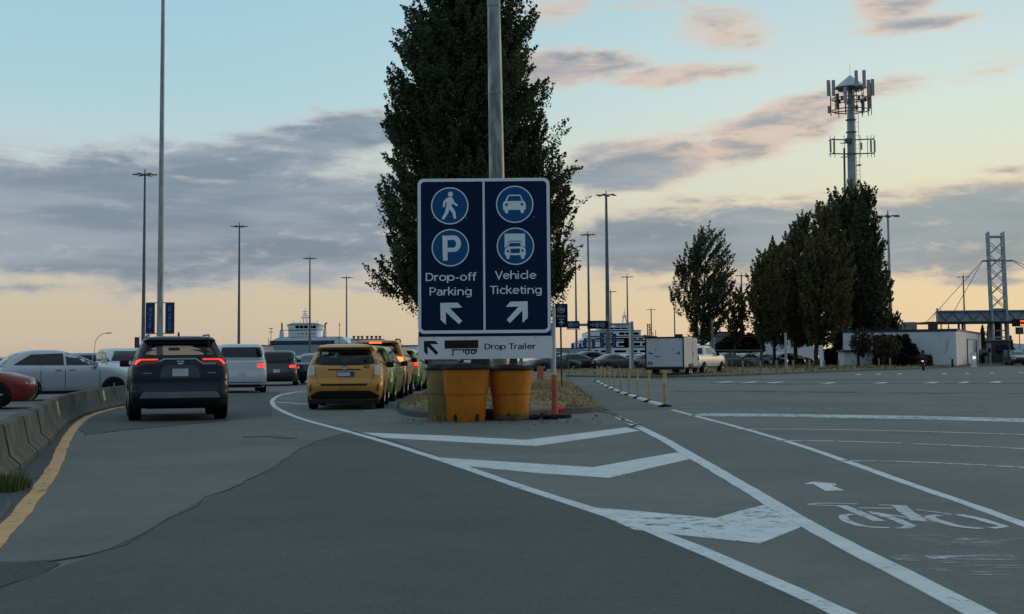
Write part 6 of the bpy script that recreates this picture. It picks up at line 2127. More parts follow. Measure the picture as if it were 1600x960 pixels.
# ================================================================== TREES
def tree(name, label, px, ybase, D, env, m_leaf, nleaf, leaf, nclump, trunk_r, crown_y=None, lean=0.0, group=None, seed=1, limbs=40, clr=.5, trunk_top=.8, flat=.8, up=1.4, extra_trunks=(), zbase=0.0, wobble=.10, slant=0.0, tight=.94):
    """env: list of (py, left px, right px) of the crown outline in the photograph"""
    rs = np.random.RandomState(seed)
    q = P(px, 560, D)
    k = D / FPX
    e = empty(name, (q.x, D, zbase), 0, label, 'tree', group)
    Zs = np.array([P(px, y, D).z - zbase for y, _, _ in env][::-1])
    Ls = np.array([(P(l, y, D).x - q.x) for y, l, _ in env][::-1])
    Rs = np.array([(P(r_, y, D).x - q.x) for y, _, r_ in env][::-1])
    zmin, zmax = Zs[0], Zs[-1]
    wid = (Rs - Ls)
    zz = np.linspace(zmin, zmax, 200); ww = np.interp(zz, Zs, wid)
    pr = ww / ww.sum()
    C = []
    for i in range(nclump):
        z = rs.choice(zz, p=pr) + rs.uniform(-.5, .5) * (zmax - zmin) / 200
        l, r_ = np.interp(z, Zs, Ls), np.interp(z, Zs, Rs)
        cx, hw = (l + r_) / 2, (r_ - l) / 2 * tight
        a = rs.uniform(0, 2 * math.pi); rad = rs.uniform(.08, 1) ** .45
        wob = 1 + wobble * (math.sin(z * 2.3 + a * 2) + .7 * math.sin(z * 5.1 + a * 3 + seed))
        C.append((cx + hw * rad * math.cos(a) * min(1.10, wob), hw * flat * rad * math.sin(a), z, rad))
    C = np.array(C)
    # leaves: elongated upward clumps
    per = nleaf // nclump
    cs_ = clr * rs.uniform(.45, 1.25, nclump)
    idx = np.repeat(np.arange(nclump), per)
    # every clump is a leafy shoot that rises outward from its limb
    ax_c = np.interp(C[:, 2], Zs, (Ls + Rs) / 2)
    outw = np.stack([C[:, 0] - ax_c, C[:, 1], np.zeros(nclump)], 1); outw /= (np.linalg.norm(outw, axis=1)[:, None] + 1e-6)
    A = outw * rs.uniform(.15, .75, nclump)[:, None] + np.array([slant, 0, 1.0]) * up * .8 + rs.normal(0, .18, (nclump, 3))
    A /= np.linalg.norm(A, axis=1)[:, None]
    t_ = rs.uniform(-1, 1, len(idx))
    ball = rs.normal(0, 1, (len(idx), 3)); ball /= np.linalg.norm(ball, axis=1)[:, None]; ball *= (rs.rand(len(idx)) ** .4)[:, None]
    wdt = .42 * np.sqrt(np.maximum(.05, 1 - t_ ** 2)) * (1 - .35 * t_)
    off = A[idx] * (t_ * cs_[idx] * 1.5)[:, None] + ball * (wdt * cs_[idx])[:, None]
    pos = C[idx, :3] + off
    n_ = len(pos)
    s_ = leaf * rs.uniform(.55, 1.3, n_)
    u = rs.normal(0, 1, (n_, 3)); u /= np.linalg.norm(u, axis=1)[:, None]
    t = rs.normal(0, 1, (n_, 3)); v = np.cross(u, t); v /= np.linalg.norm(v, axis=1)[:, None]
    w = np.cross(u, v)
    P0 = pos - u * s_[:, None] * .55
    P1 = pos + v * s_[:, None] * .42 + w * s_[:, None] * .10
    P2 = pos + u * s_[:, None] * .60
    P3 = pos - v * s_[:, None] * .42 + w * s_[:, None] * .10
    V = np.stack([P0, P1, P2, P3], 1).reshape(-1, 3).astype(np.float32)
    me = bpy.data.meshes.new('foliage')
    me.vertices.add(n_ * 4); me.vertices.foreach_set('co', V.ravel())
    me.loops.add(n_ * 4); me.loops.foreach_set('vertex_index', np.arange(n_ * 4, dtype=np.int32))
    me.polygons.add(n_); me.polygons.foreach_set('loop_start', np.arange(0, n_ * 4, 4, dtype=np.int32))
    me.update(calc_edges=True)
    me.materials.append(m_leaf)
    fo = bpy.data.objects.new('crown', me); col.objects.link(fo); fo.parent = e
    # trunk and limbs
    mb = MB()
    H = zmin + (zmax - zmin) * trunk_top
    cx_top = (np.interp(H, Zs, Ls) + np.interp(H, Zs, Rs)) / 2
    def axis(z):
        f_ = max(0, min(1, (z - zmin * .7) / max(.1, H - zmin * .7)))
        return Vector((cx_top * f_, 0, z))
    N = 12
    mb.tube((0, 0, -.1), (0, 0, .35), trunk_r * 1.5, trunk_r * 1.05, 12)
    for i in range(N):
        z0, z1 = .35 + (H - .35) * i / N, .35 + (H - .35) * (i + 1) / N
        mb.tube(axis(z0), axis(z1), trunk_r * (1 - .85 * i / N), trunk_r * (1 - .85 * (i + 1) / N), 12, caps=False)
    for i in rs.choice(nclump, min(limbs, nclump), replace=False):
        c = Vector(C[i, :3]); z0 = max(zmin * .75, min(H * .95, c.z - (c - axis(c.z)).length * rs.uniform(.9, 1.8)))
        a = axis(z0); m1 = a.lerp(c, .5) + Vector((rs.uniform(-.2, .2), rs.uniform(-.2, .2), -.15 * (c - a).length * .5)) * 1.0
        tr_ = max(.012, trunk_r * .28 * (1 - z0 / (H * 1.25)))
        mb.tube(a, m1, tr_, tr_ * .65, 6, caps=False); mb.tube(m1, c, tr_ * .65, tr_ * .25, 5, caps=False)
    mb.build('trunk', M_bark, e, smooth=True, fix=False)
    for (dx, r_) in extra_trunks:
        MB().tube((dx * k, .3, -.1), (dx * k * .8, .2, zmin + 2), r_, r_ * .7, 8).build('side_trunk', M_bark, e, smooth=True)
    return e

env_big = [(-150, 735, 765), (-110, 705, 785), (-60, 672, 798), (0, 650, 808), (40, 642, 826), (90, 622, 832), (130, 612, 842), (170, 606, 856), (215, 602, 870), (260, 600, 882), (300, 598, 891), (345, 600, 896), (385, 592, 896), (420, 588, 892), (450, 594, 886), (475, 618, 868), (492, 668, 820)]
big = tree('poplar_tree', 'huge dark poplar tree filling the sky behind the big blue sign', 751, 575, 45, env_big, M_leafA, 330000, .082, 2300, .34, seed=5, limbs=420, clr=.50, flat=.75, up=.85, zbase=.15, wobble=.12, tight=.94)

env_l = [(360, 1098, 1122), (375, 1078, 1134), (392, 1066, 1140), (410, 1060, 1142), (430, 1054, 1146), (450, 1050, 1150), (468, 1048, 1150), (482, 1056, 1148), (496, 1070, 1140), (512, 1078, 1128), (528, 1082, 1118)]
tree('leaning_tree', 'lone airy tree with wind swept crown standing behind the pickup truck', 1097, 577, 127, env_l, M_leafC, 30000, .16, 320, .22, seed=8, limbs=170, clr=.62, up=1.2, slant=.45, wobble=.12, group='trees on the verge')
env_t = [(455, 1150, 1168), (475, 1140, 1172), (495, 1132, 1174), (515, 1135, 1170), (530, 1142, 1162)]
tree('young_tree', 'thin sparse reddish tree between the leaning tree and the poplars', 1148, 579, 131, env_t, M_leafD, 2600, .22, 90, .12, seed=9, limbs=50, clr=.6, group='trees on the verge')
G1 = 'poplars in the row on the verge'
tree('poplar_tree', 'small olive poplar at the left end of the row with a ragged top', 1190, 579, 136, [(398, 1190, 1197), (420, 1178, 1212), (445, 1170, 1220), (475, 1168, 1226), (500, 1172, 1224), (522, 1180, 1212)], M_leafB, 20000, .20, 190, .16, seed=11, limbs=60, clr=.68, up=1.3, slant=.16, wobble=.12, group=G1)
tree('poplar_tree', 'olive poplar, second in the row, with a pointed double top', 1210, 579, 142, [(378, 1208, 1214), (390, 1200, 1226), (420, 1196, 1240), (460, 1192, 1250), (500, 1190, 1250), (530, 1198, 1238)], M_leafB, 26000, .20, 260, .18, seed=12, limbs=60, clr=.70, up=1.3, slant=.16, wobble=.12, group=G1)
tree('poplar_tree', 'tall olive poplar in the middle of the row with a tuft standing up', 1243, 578, 138, [(342, 1248, 1262), (362, 1234, 1268), (385, 1222, 1280), (425, 1214, 1290), (470, 1212, 1296), (505, 1216, 1290), (530, 1226, 1278)], M_leafB, 42000, .20, 400, .22, seed=13, limbs=80, clr=.74, up=1.3, slant=.16, wobble=.12, group=G1)
tree('poplar_tree', 'broad olive poplar just left of the tallest dark poplars', 1275, 578, 134, [(330, 1280, 1300), (352, 1268, 1312), (385, 1258, 1322), (430, 1246, 1330), (475, 1246, 1332), (510, 1252, 1326), (532, 1262, 1312)], M_leafB, 44000, .20, 420, .22, seed=14, limbs=80, clr=.74, up=1.3, slant=.16, wobble=.12, group=G1)
tree('poplar_tree', 'tallest dark poplar hiding the foot of the cell tower', 1307, 577, 142, [(298, 1318, 1352), (312, 1296, 1360), (335, 1282, 1362), (370, 1276, 1366), (420, 1278, 1372), (470, 1284, 1376), (510, 1290, 1370), (540, 1300, 1350)], M_leafC, 56000, .21, 520, .30, seed=15, limbs=90, clr=.76, up=1.3, slant=.16, wobble=.12, group=G1)
tree('poplar_tree', 'dark poplar at the right end of the row with a bulging right side', 1342, 576, 138, [(300, 1346, 1360), (325, 1338, 1364), (350, 1332, 1368), (385, 1328, 1378), (420, 1326, 1386), (455, 1326, 1388), (490, 1324, 1390), (515, 1330, 1388), (535, 1340, 1372)], M_leafC, 50000, .20, 480, .24, seed=16, limbs=90, clr=.70, up=1.3, slant=.16, wobble=.12, group=G1)
tree('small_tree', 'low scraggly tree in front of the white building below the last poplar', 1341, 574, 126, [(520, 1338, 1352), (530, 1330, 1362), (540, 1326, 1366), (550, 1330, 1360)], M_leafD, 1800, .2, 80, .15, seed=17, limbs=40, clr=.5)
tree('small_tree', 'bush tree crown poking above the left end of the white building', 1398, 560, 150, [(492, 1392, 1402), (502, 1380, 1408), (512, 1378, 1410), (520, 1384, 1406)], M_leafC, 1600, .25, 50, .12, seed=18, limbs=20, clr=.6)
tree('small_tree', 'reddish brown rounded small tree before the dark hedge by the white building', 1380, 575, 124, [(533, 1374, 1396), (538, 1368, 1404), (545, 1366, 1408), (553, 1370, 1406), (558, 1376, 1398)], M_leafD, 2200, .2, 130, .10, seed=19, limbs=40, clr=.55)


def hedge(label, px0, px1, yt, yb, D, dep, n, m_, seed, leaf=.22, prof=None, name='hedge'):
    rs = np.random.RandomState(seed)
    a, b = P(px0, yt, D), P(px1, yb, D)
    zt_, zb_ = a.z, max(0, b.z)
    pos = np.stack([rs.uniform(a.x, b.x, n), rs.uniform(-dep / 2, dep / 2, n), rs.uniform(0, 1, n)], 1)
    f_ = (pos[:, 0] - a.x) / (b.x - a.x)
    top = np.interp(f_, *(prof if prof else ([0, .05, .95, 1], [.7, 1, 1, .6]))) * (1 + .05 * np.sin(f_ * 37) + .04 * np.sin(f_ * 91))
    pos[:, 2] = zb_ + (zt_ - zb_) * top * np.minimum(1, pos[:, 2] ** .8)
    cx = (a.x + b.x) / 2
    pos[:, 0] -= cx
    s_ = leaf * rs.uniform(.6, 1.3, n)
    u = rs.normal(0, 1, (n, 3)); u /= np.linalg.norm(u, axis=1)[:, None]
    t = rs.normal(0, 1, (n, 3)); v = np.cross(u, t); v /= np.linalg.norm(v, axis=1)[:, None]
    V = np.stack([pos - u * s_[:, None] * .6, pos + v * s_[:, None] * .45, pos + u * s_[:, None] * .6, pos - v * s_[:, None] * .45], 1).reshape(-1, 3)
    e = empty(name, (cx, D, 0), 0, label, 'hedge')
    mb = MB(); mb.v = [tuple(x) for x in V]; mb.f = [(4 * i, 4 * i + 1, 4 * i + 2, 4 * i + 3) for i in range(n)]
    mb.build('foliage', m_, e, fix=False)
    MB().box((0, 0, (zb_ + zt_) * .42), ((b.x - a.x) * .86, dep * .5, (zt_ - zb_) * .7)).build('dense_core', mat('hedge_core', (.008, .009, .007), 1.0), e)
    return e
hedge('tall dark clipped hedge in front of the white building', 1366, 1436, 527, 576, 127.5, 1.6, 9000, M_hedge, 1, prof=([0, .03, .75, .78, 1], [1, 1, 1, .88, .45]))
hedge('low brown shrub against the white building left of the motorcycle', 1433, 1455, 556, 577, 124, 1.2, 2200, M_leafD, 2, prof=([0, .1, .9, 1], [.8, 1, 1, .8]))
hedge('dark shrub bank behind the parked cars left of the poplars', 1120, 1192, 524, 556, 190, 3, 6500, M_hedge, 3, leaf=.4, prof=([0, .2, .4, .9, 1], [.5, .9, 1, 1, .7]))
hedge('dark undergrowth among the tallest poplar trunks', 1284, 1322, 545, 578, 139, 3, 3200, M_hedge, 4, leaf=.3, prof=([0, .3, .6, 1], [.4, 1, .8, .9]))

# ================================================================== CELL TOWER
TD = 175
tb = P(1336, 553, TD)
tp_ = P(1328.5, 140, TD)
ct = empty('cell_tower', (tb.x, TD, 0), 0, 'tall grey monopole cell tower with antenna platforms rising behind the dark poplars', 'cell tower')
lx = (tp_.x - tb.x) / (tp_.z - tb.z)
def tz(py): return P(1330, py, TD).z
def TX(z): return lx * z
Htw = tz(118)
zs_ = [0, tz(262), tz(205), tz(186), tz(165), tz(140)]
rs_ = [.62, .52, .49, .46, .38, .30]
mb = MB()
for i in range(5): mb.tube((TX(zs_[i]), 0, zs_[i]), (TX(zs_[i + 1]), 0, zs_[i + 1]), rs_[i], rs_[i + 1], 18, caps=False)
mb.build('pole', mat('tower_grey_steel', (.33, .36, .37), .5, metal=.2, vscale=.5, var=.12), ct, smooth=True)
for py in (188, 207, 241):
    MB().tube((TX(tz(py)), 0, tz(py) - .06), (TX(tz(py)), 0, tz(py) + .06), .66, None, 16).build('flange', M_steeld, ct)
MB().tube((TX(5) - 1.05, -.2, 0), (TX(tz(232)) - .95, -.2, tz(232)), .13, None, 8).build('cable_duct', M_steeld, ct)
mb = MB(); x_ = .95
for dx in (0, .42): mb.tube((TX(5) + x_ + dx - .1, -.1, 5), (TX(tz(150)) + x_ + dx - .5, -.1, tz(150)), .03, None, 5)
z = 6
while z < tz(155):
    xx = TX(z) + x_ - .1 - .4 * (z - 5) / (tz(150) - 5); mb.tube((xx, -.1, z), (xx + .42, -.1, z), .02, None, 4); z += .55
mb.build('ladder', M_steeld, ct)
M_ant = mat('antenna_panel_grey', (.36, .38, .36), .6)
M_antd = mat('antenna_frame_dark', (.09, .10, .10), .6)
def ringframe(zc, rad, name, bars=12, par=ct):
    mb = MB(); c = TX(zc)
    for i in range(bars):
        a, b = 6.2832 * i / bars, 6.2832 * (i + 1) / bars
        mb.tube((c + rad * math.cos(a), rad * math.sin(a), zc), (c + rad * math.cos(b), rad * math.sin(b), zc), .07, None, 5)
    for i in range(3):
        a = 6.2832 * i / 3 + .5
        mb.tube((c, 0, zc), (c + rad * math.cos(a), rad * math.sin(a), zc), .07, None, 5)
    return mb.build(name, M_antd, par)
za, zb3 = tz(155), tz(173)
ringframe(za, 2.35, 'platform_ring'); ringframe(zb3, 2.35, 'platform_ring'); ringframe(tz(141), 1.5, 'platform_ring')
MB().lathe([(2.0, 0), (2.0, .05), (.1, 1.6), (.05, 1.62)], (TX(tz(138)), 0, tz(138)), 20).build('cone_roof', mat('cone_roof_grey', (.38, .43, .47), .5, metal=.2), ct, smooth=True)
rng = random.Random(6)
pan = [(-2.75, 0, 135, 2.0), (-2.3, -.8, 137, 2.0), (-1.15, -2.1, 151, 2.0), (.2, -2.3, 126, 2.0), (1.25, -2.0, 126, 2.2), (2.0, -1.2, 138, 2.0), (2.75, -.2, 135, 2.1), (2.6, .8, 153, 2.1), (.7, 2.0, 150, 2.0), (-1.2, 1.9, 152, 2.0), (1.9, 1.4, 160, 1.3), (-2.6, .4, 168, .9)]
for x, y, py, h_ in pan:
    zc = tz(py)
    c = TX(zc)
    MB().box((c + x, y, zc - .2), (.40, .24, h_)).build('antenna_panel', M_ant, ct, bevel=.03)
    MB().tube((c + x * .92, y * .92, zb3 - .6), (c + x * .92, y * .92, max(zc, za) + .4), .05, None, 6).build('antenna_mount', M_antd, ct)
for i in range(9):
    a = i * .7 + .2; rr = rng.uniform(1.2, 2.2)
    MB().box((TX(za) + rr * math.cos(a), rr * math.sin(a), rng.uniform(zb3 + .2, za + .3)), (.3, .25, .55)).build('radio_unit', M_antd, ct, bevel=.03)
    MB().tube((TX(za) + rr * math.cos(a + .3), rr * math.sin(a + .3), zb3 - .4), (TX(za) + rr * math.cos(a + .3), rr * math.sin(a + .3), za + .9), .035, None, 5).build('mount_pipe', M_antd, ct)
MB().tube((TX(Htw), 0, tz(125)), (TX(Htw), 0, tz(99)), .03, .015, 5).build('lightning_rod', M_antd, ct)
MB().tube((TX(Htw) + 1.9, 0, tz(140)), (TX(Htw) + 1.9, 0, tz(120)), .025, .015, 5).build('whip_antenna', M_antd, ct)
# lower platform
c = TX(tz(230))
z1_, z2_ = tz(219), tz(241)
R3 = [(-2.6, -.5), (2.6, -.6), (0, 2.6)]
for i, (x, y) in enumerate(R3):
    mb = MB(); tang = Vector((-y, x)).normalized() * .75
    for zc in (z1_, z2_):
        mb.tube((c, 0, zc), (c + x, y, zc + .0), .075, None, 6)
        mb.tube((c + x - tang.x, y - tang.y, zc), (c + x + tang.x, y + tang.y, zc), .06, None, 6)
    mb.build('support_arm', M_antd, ct)
for x in (-2.75, -2.2, -1.0, -.6, 1.0, 1.9, 2.35, 2.75):
    y = -.5
    MB().tube((c + x, y, z2_ - .5), (c + x, y, z1_ + .5), .04, None, 5).build('mount_pipe', M_antd, ct)
for x in (-2.75, -2.3, 2.3, 2.75, 1.1):
    MB().box((c + x, -.62, tz(230)), (.22, .18, 1.5 if abs(x) > 2 else .9)).build('antenna_panel', M_ant, ct, bevel=.02)
MB().box((c - .45, -.5, tz(221)), (.8, .6, .55)).build('equipment_box', M_antd, ct)
MB().lathe([(.05, -.1), (.30, -.05), (.33, .05), (.05, .12)], (0, 0, 0), 16).build('dish_antenna', M_ant, ct, smooth=True, loc=(TX(tz(259)) + .85, -.4, tz(259)))

# ================================================================== WHITE BUILDING
WB = 126
wb = empty('white_building', (0, 0, 0), 0, 'long low white metal building with dark roof edge left of the toll canopy', 'building')
cA = P(1495, 572, WB); cA = Vector((cA.x, WB)); cL = Vector((P(1318, 572, 120).x, 134)); cR = Vector((P(1534, 572, 152).x, 152))
H_ = P(1495, 515, WB).z
def wall(a, b, z0, z1, th, m_, name, par):
    d = (b - a); n_ = Vector((-d.y, d.x)).normalized() * th
    mb = MB(); mb.add([(p_.x, p_.y, z) for z in (z0, z1) for p_ in (a, b, b + n_, a + n_)], [(0, 1, 2, 3), (4, 5, 6, 7), (0, 1, 5, 4), (1, 2, 6, 5), (2, 3, 7, 6), (3, 0, 4, 7)])
    return mb.build(name, m_, par)
cL = Vector((P(1318, 560, 132).x, 132))
wall(cL, cA, 0, H_ - .15, .25, M_wall, 'front_wall', wb)
wall(cA + (cR - cA).normalized() * .02, cR, 0, H_ - .15, .25, M_wall, 'side_wall', wb)
wall(cL - (cA - cL).normalized() * .1, cA + (cA - cL).normalized() * .1 - Vector((0, .08)), H_ - .15, H_ + .07, .4, M_roofd, 'roof_trim', wb)
wall(cA + Vector((.12, .32)), cR, H_ - .15, H_ + .07, .4, M_roofd, 'roof_trim', wb)
mb = MB(); mb.prism_z([(cL.x, cL.y + .3), (cA.x - .1, cA.y + .4), (cR.x - .3, cR.y), (cR.x - 32, cR.y + 4), (cL.x, cL.y + 22)], H_ - .1, H_ - .02); mb.build('roof', M_roofd, wb)
for px0, px1, y0, m_ in ((1411, 1429.5, 505.5, M_grey), (1453, 1462, 507.5, M_roofd), (1406, 1410, 509, M_grey)):
    a, b = P(px0, y0, WB + 8), P(px1, y0, WB + 8)
    MB().box(((a.x + b.x) / 2, WB + 8, (H_ - .05 + a.z) / 2), (b.x - a.x, 1.4, a.z - H_ + .25)).build('rooftop_unit', m_, wb, bevel=.03)
d_ = (cR - cA); u_ = d_.normalized(); nn = Vector((u_.y, -u_.x))
p0, p1 = cA + u_ * (d_.length * .38), cA + u_ * (d_.length * .76)
for pp_ in (p0, p1):
    MB().box((pp_.x + nn.x * .06, pp_.y + nn.y * .06, 1.3), (.1, .1, 2.6)).build('door_frame', M_grey, wb)
MB().add([(p0.x + nn.x * .06, p0.y + nn.y * .06, 2.55), (p1.x + nn.x * .06, p1.y + nn.y * .06, 2.55), (p1.x + nn.x * .06, p1.y + nn.y * .06, 2.66), (p0.x + nn.x * .06, p0.y + nn.y * .06, 2.66)], [(0, 1, 2, 3)]).build('door_lintel', M_grey, wb)
a = P(1521, 559, 120); e = empty('electric_cabinet', (a.x, 120, 0), 0, 'pale cabinet with a lit lamp beside the white building corner', 'cabinet')
MB().box((0, 0, .65), (.42, .3, 1.3)).build('cabinet_body', M_wall, e, bevel=.02); MB().lathe([(.02, -.09), (.08, -.05), (.09, 0), (.08, .05), (.02, .09)], (0, -.2, a.z), 12).build('lamp', M_lampw, e, smooth=True)
MB().box((0, -.155, a.z + .2), (.14, .04, .10)).build('red_marker', M_taildim, e)
# white annex seen through the poplars
def block(label, x0, x1, y0, y1, D, dep, m_, name='shed', roof=None):
    a, b = P(x0, y0, D), P(x1, y1, D)
    zb_ = max(0, b.z) if y1 < 566 else 0
    e = empty(name, ((a.x + b.x) / 2, D + dep / 2, 0), 0, label, 'building')
    MB().box((0, 0, (a.z + 0) / 2), (b.x - a.x, dep, a.z)).build('walls', m_, e)
    MB().box((0, 0, a.z + .08), (b.x - a.x + .3, dep + .3, .16)).build('roof', roof or M_roofd, e)
    return e
block('white shed glimpsed between the poplar trunks', 1192, 1272, 527, 560, 200, 8, M_wall)
block('pale low container behind the last poplar left of the hedge', 1318, 1366, 550, 575, 128.5, 2.2, M_wall, 'container')
block('dark grey low building behind the leaning tree trunk', 1118, 1160, 520, 560, 240, 8, M_booth)
block('far white terminal shed behind the leaning tree', 1098, 1190, 540, 560, 300, 10, M_shipg)
block('low dark terminal building behind the toll booths', 1580, 1660, 549, 575, 190, 10, M_booth)

# ================================================================== TOLL CANOPY
CD = 150
c0_ = P(1558, 560, CD)
tc_ = empty('toll_canopy', (c0_.x, CD, 0), 0, 'cable stayed toll canopy with blue grey truss fascia and lattice pylon', 'canopy')
def cx(px, D=CD): return P(px, 500, D).x - c0_.x
z0c, z1c = P(1520, 502.5, CD).z, P(1520, 486.5, CD).z
xr = cx(1760)
MB().box(((cx(1463) + xr) / 2, 0, (z0c + z1c) / 2), (xr - cx(1463), .2, z1c - z0c)).build('fascia', M_truss, tc_)
mb = MB()
x = cx(1466); st = 1.5; k = 0
while x < xr - st:
    mb.tube((x, -.16, z0c + .12 if k % 2 else z1c - .12), (x + st * .5, -.16, z1c - .12 if k % 2 else z0c + .12), .05, None, 5); x += st * .5; k += 1
mb.build('truss_lattice', mat('truss_dark_line', (.16, .20, .23), .6), tc_)
MB().box(((cx(1463) + xr) / 2, -.12, z1c + .04), (xr - cx(1463), .5, .10)).build('top_chord', M_trussl, tc_)
MB().box(((cx(1444) + xr) / 2, 3, z0c - .08), (xr - cx(1444), 8.0, .14)).build('roof_deck', M_roofd, tc_)
mb = MB()
for px_ in (1446, 1450, 1455): mb.tube((cx(px_), -.2, z0c), (cx(1464), -.2, z1c + .1), .03, None, 4)
mb.tube((cx(1464), -.2, z0c), (cx(1464), -.2, z1c + .35), .10, None, 6); mb.build('end_stays', M_trussl, tc_)
# pylon
zp0, zp1, zpm = 0, P(1556, 363, CD).z, P(1556, 407, CD).z
lean_ = (P(1542, 363, CD).x - P(1547.5, 480, CD).x) / (P(1542, 363, CD).z - P(1547.5, 480, CD).z)
def lxp(x, z): return x + lean_ * (z - z1c)
lg = [(cx(1547.5), -.6), (cx(1571), -.6), (cx(1552), .9), (cx(1575), .9)]
mb = MB()
for x, y in lg: mb.tube((lxp(x, 0), y, 0), (lxp(x, zp1), y, zp1), .13, .12, 8)
mb.build('pylon_legs', M_trussl, tc_, smooth=True)
mb = MB()
z = z1c + .1; k = 0
lv = [z1c + .3 + i * 1.42 for i in range(7)]
for a, b in zip(lv[:-1], lv[1:]):
    for (p_, q_) in ((0, 1), (2, 3), (0, 2), (1, 3)):
        if b > zp1: continue
        (xa, ya), (xb, yb2) = lg[p_], lg[q_]
        mb.tube((lxp(xa, a), ya, a), (lxp(xb, b), yb2, b), .045, None, 5); mb.tube((lxp(xb, a), yb2, a), (lxp(xa, b), ya, b), .045, None, 5)
for z in (z1c + .2, zpm, zp1 - .5):
    for (p_, q_) in ((0, 1), (2, 3), (0, 2), (1, 3)):
        (xa, ya), (xb, yb2) = lg[p_], lg[q_]
        mb.tube((lxp(xa, z), ya, z), (lxp(xb, z), yb2, z), .08, None, 6)
mb.build('pylon_bracing', M_trussl, tc_)
for s_, pl in ((-1, 0), (1, 1)):
    x_a = lxp(lg[pl][0], zpm)
    MB().box((x_a + s_ * .35, -.6, zpm - .1), (.8, .15, .16)).build('cable_anchor', M_steeld, tc_)
    for off in (14.2, 8.2) if s_ < 0 else (9, 14):
        xe = max(cx(1464), x_a + s_ * off * (.47 if s_ < 0 else 1)) if s_ < 0 else x_a + off
        if s_ < 0: xe = cx(1465) if off > 10 else cx(1491)
        MB().tube((x_a + s_ * .7, -.6, zpm), (xe, -.2, z1c + .1), .032, None, 5).build('stay_cable', M_steeld, tc_)
# columns, booths and signals under the canopy
for px_ in (1500, 1506, 1547, 1553, 1560, 1566, 1574):
    MB().tube((cx(px_), .5, 0), (cx(px_), .5, z0c), .13 if px_ != 1560 else .3, None, 8).build('column', M_trussl if px_ != 1560 else M_roofd, tc_)
mb = MB(); mb.box((cx(1553) + .3, -.1, 2.9), (2.1, .1, .14)); mb.box((cx(1548), -.1, 2.3), (.1, .1, 1.3)); mb.box((cx(1573), -.1, 2.3), (.1, .1, 1.3)); mb.box((cx(1560), -.1, 3.6), (1.9, .1, .12)); mb.build('service_frame', M_trussl, tc_)
b_ = empty('toll_booth', (P(1560, 560, 146).x, 146, 0), 0, 'dark toll booth standing under the lattice pylon', 'booth')
MB().box((0, 0, 1.3), (1.7, 2.2, 2.4)).build('booth_body', M_roofd, b_, bevel=.05); MB().box((0, 0, 2.55), (1.9, 2.5, .12)).build('booth_roof', M_grey, b_)
MB().box((0, -1.11, 1.6), (1.3, .03, .9)).build('booth_window', M_dglass, b_); MB().box((0, 0, .12), (2.6, 5.5, .24)).build('booth_kerb', M_kerb, b_)
for i, (px_, w_, h_, m_) in enumerate(((1538, .9, 1.6, M_booth), (1545.5, .35, 2.2, M_grey), (1572, .45, 1.5, M_grey), (1534, .5, 1.1, M_roofd))):
    a = P(px_, 560, 144); lab = ['squat grey cabinet left of the toll booth', 'tall slim grey kiosk beside the toll booth', 'short grey kiosk right of the toll booth', 'low dark box nearest the white building on the toll island'][i]
    e = empty('ticket_kiosk', (a.x, 144, 0), 0, lab, 'kiosk', 'kiosks on the toll island')
    MB().box((0, 0, h_ / 2), (w_, .5, h_)).build('kiosk_body', m_, e, bevel=.03); MB().box((0, -.26, h_ * .7), (w_ * .6, .02, h_ * .2)).build('kiosk_screen', M_dglass, e)
led = empty('led_sign', (P(1592, 505, 149).x, 149, 0), 0, 'black electronic lane sign with red and amber lit words under the canopy', 'electronic sign')
za_, zb_ = P(1592, 499, 149).z, P(1592, 510.5, 149).z
MB().box((.15, -.3, (za_ + zb_) / 2), (1.9, .25, za_ - zb_)).build('sign_case', M_black, led)
MB().tube((.1, -.1, za_), (.1, -.1, z0c + .0), .05).build('hanger', M_black, led)
text_mesh('OPEN', .26, 'red_lettering', M_led_red, led, (P(1596.5, 500, 149).x - led.location.x, -.435, P(1596, 503.6, 149).z), depth=.004, offset=.01)
text_mesh('Lane 8', .26, 'amber_lettering', M_led_yel, led, (P(1597, 500, 149).x - led.location.x, -.435, P(1596, 509, 149).z), depth=.004, offset=.01)
ls = empty('lane_number_sign', (P(1593, 518, 152).x, 152, 0), 0, 'small square blue grey sign hanging below the electronic sign', 'sign')
MB().box((0, 0, P(1593, 517, 152).z), (.85, .08, .75)).build('sign_face', M_truss, ls); MB().tube((0, .08, 0), (0, .08, P(1593, 512, 152).z), .05).build('post', M_steel, ls)
text_mesh('8', .5, 'lettering', M_refl, ls, (0, -.045, P(1593, 519.5, 152).z), depth=.003)
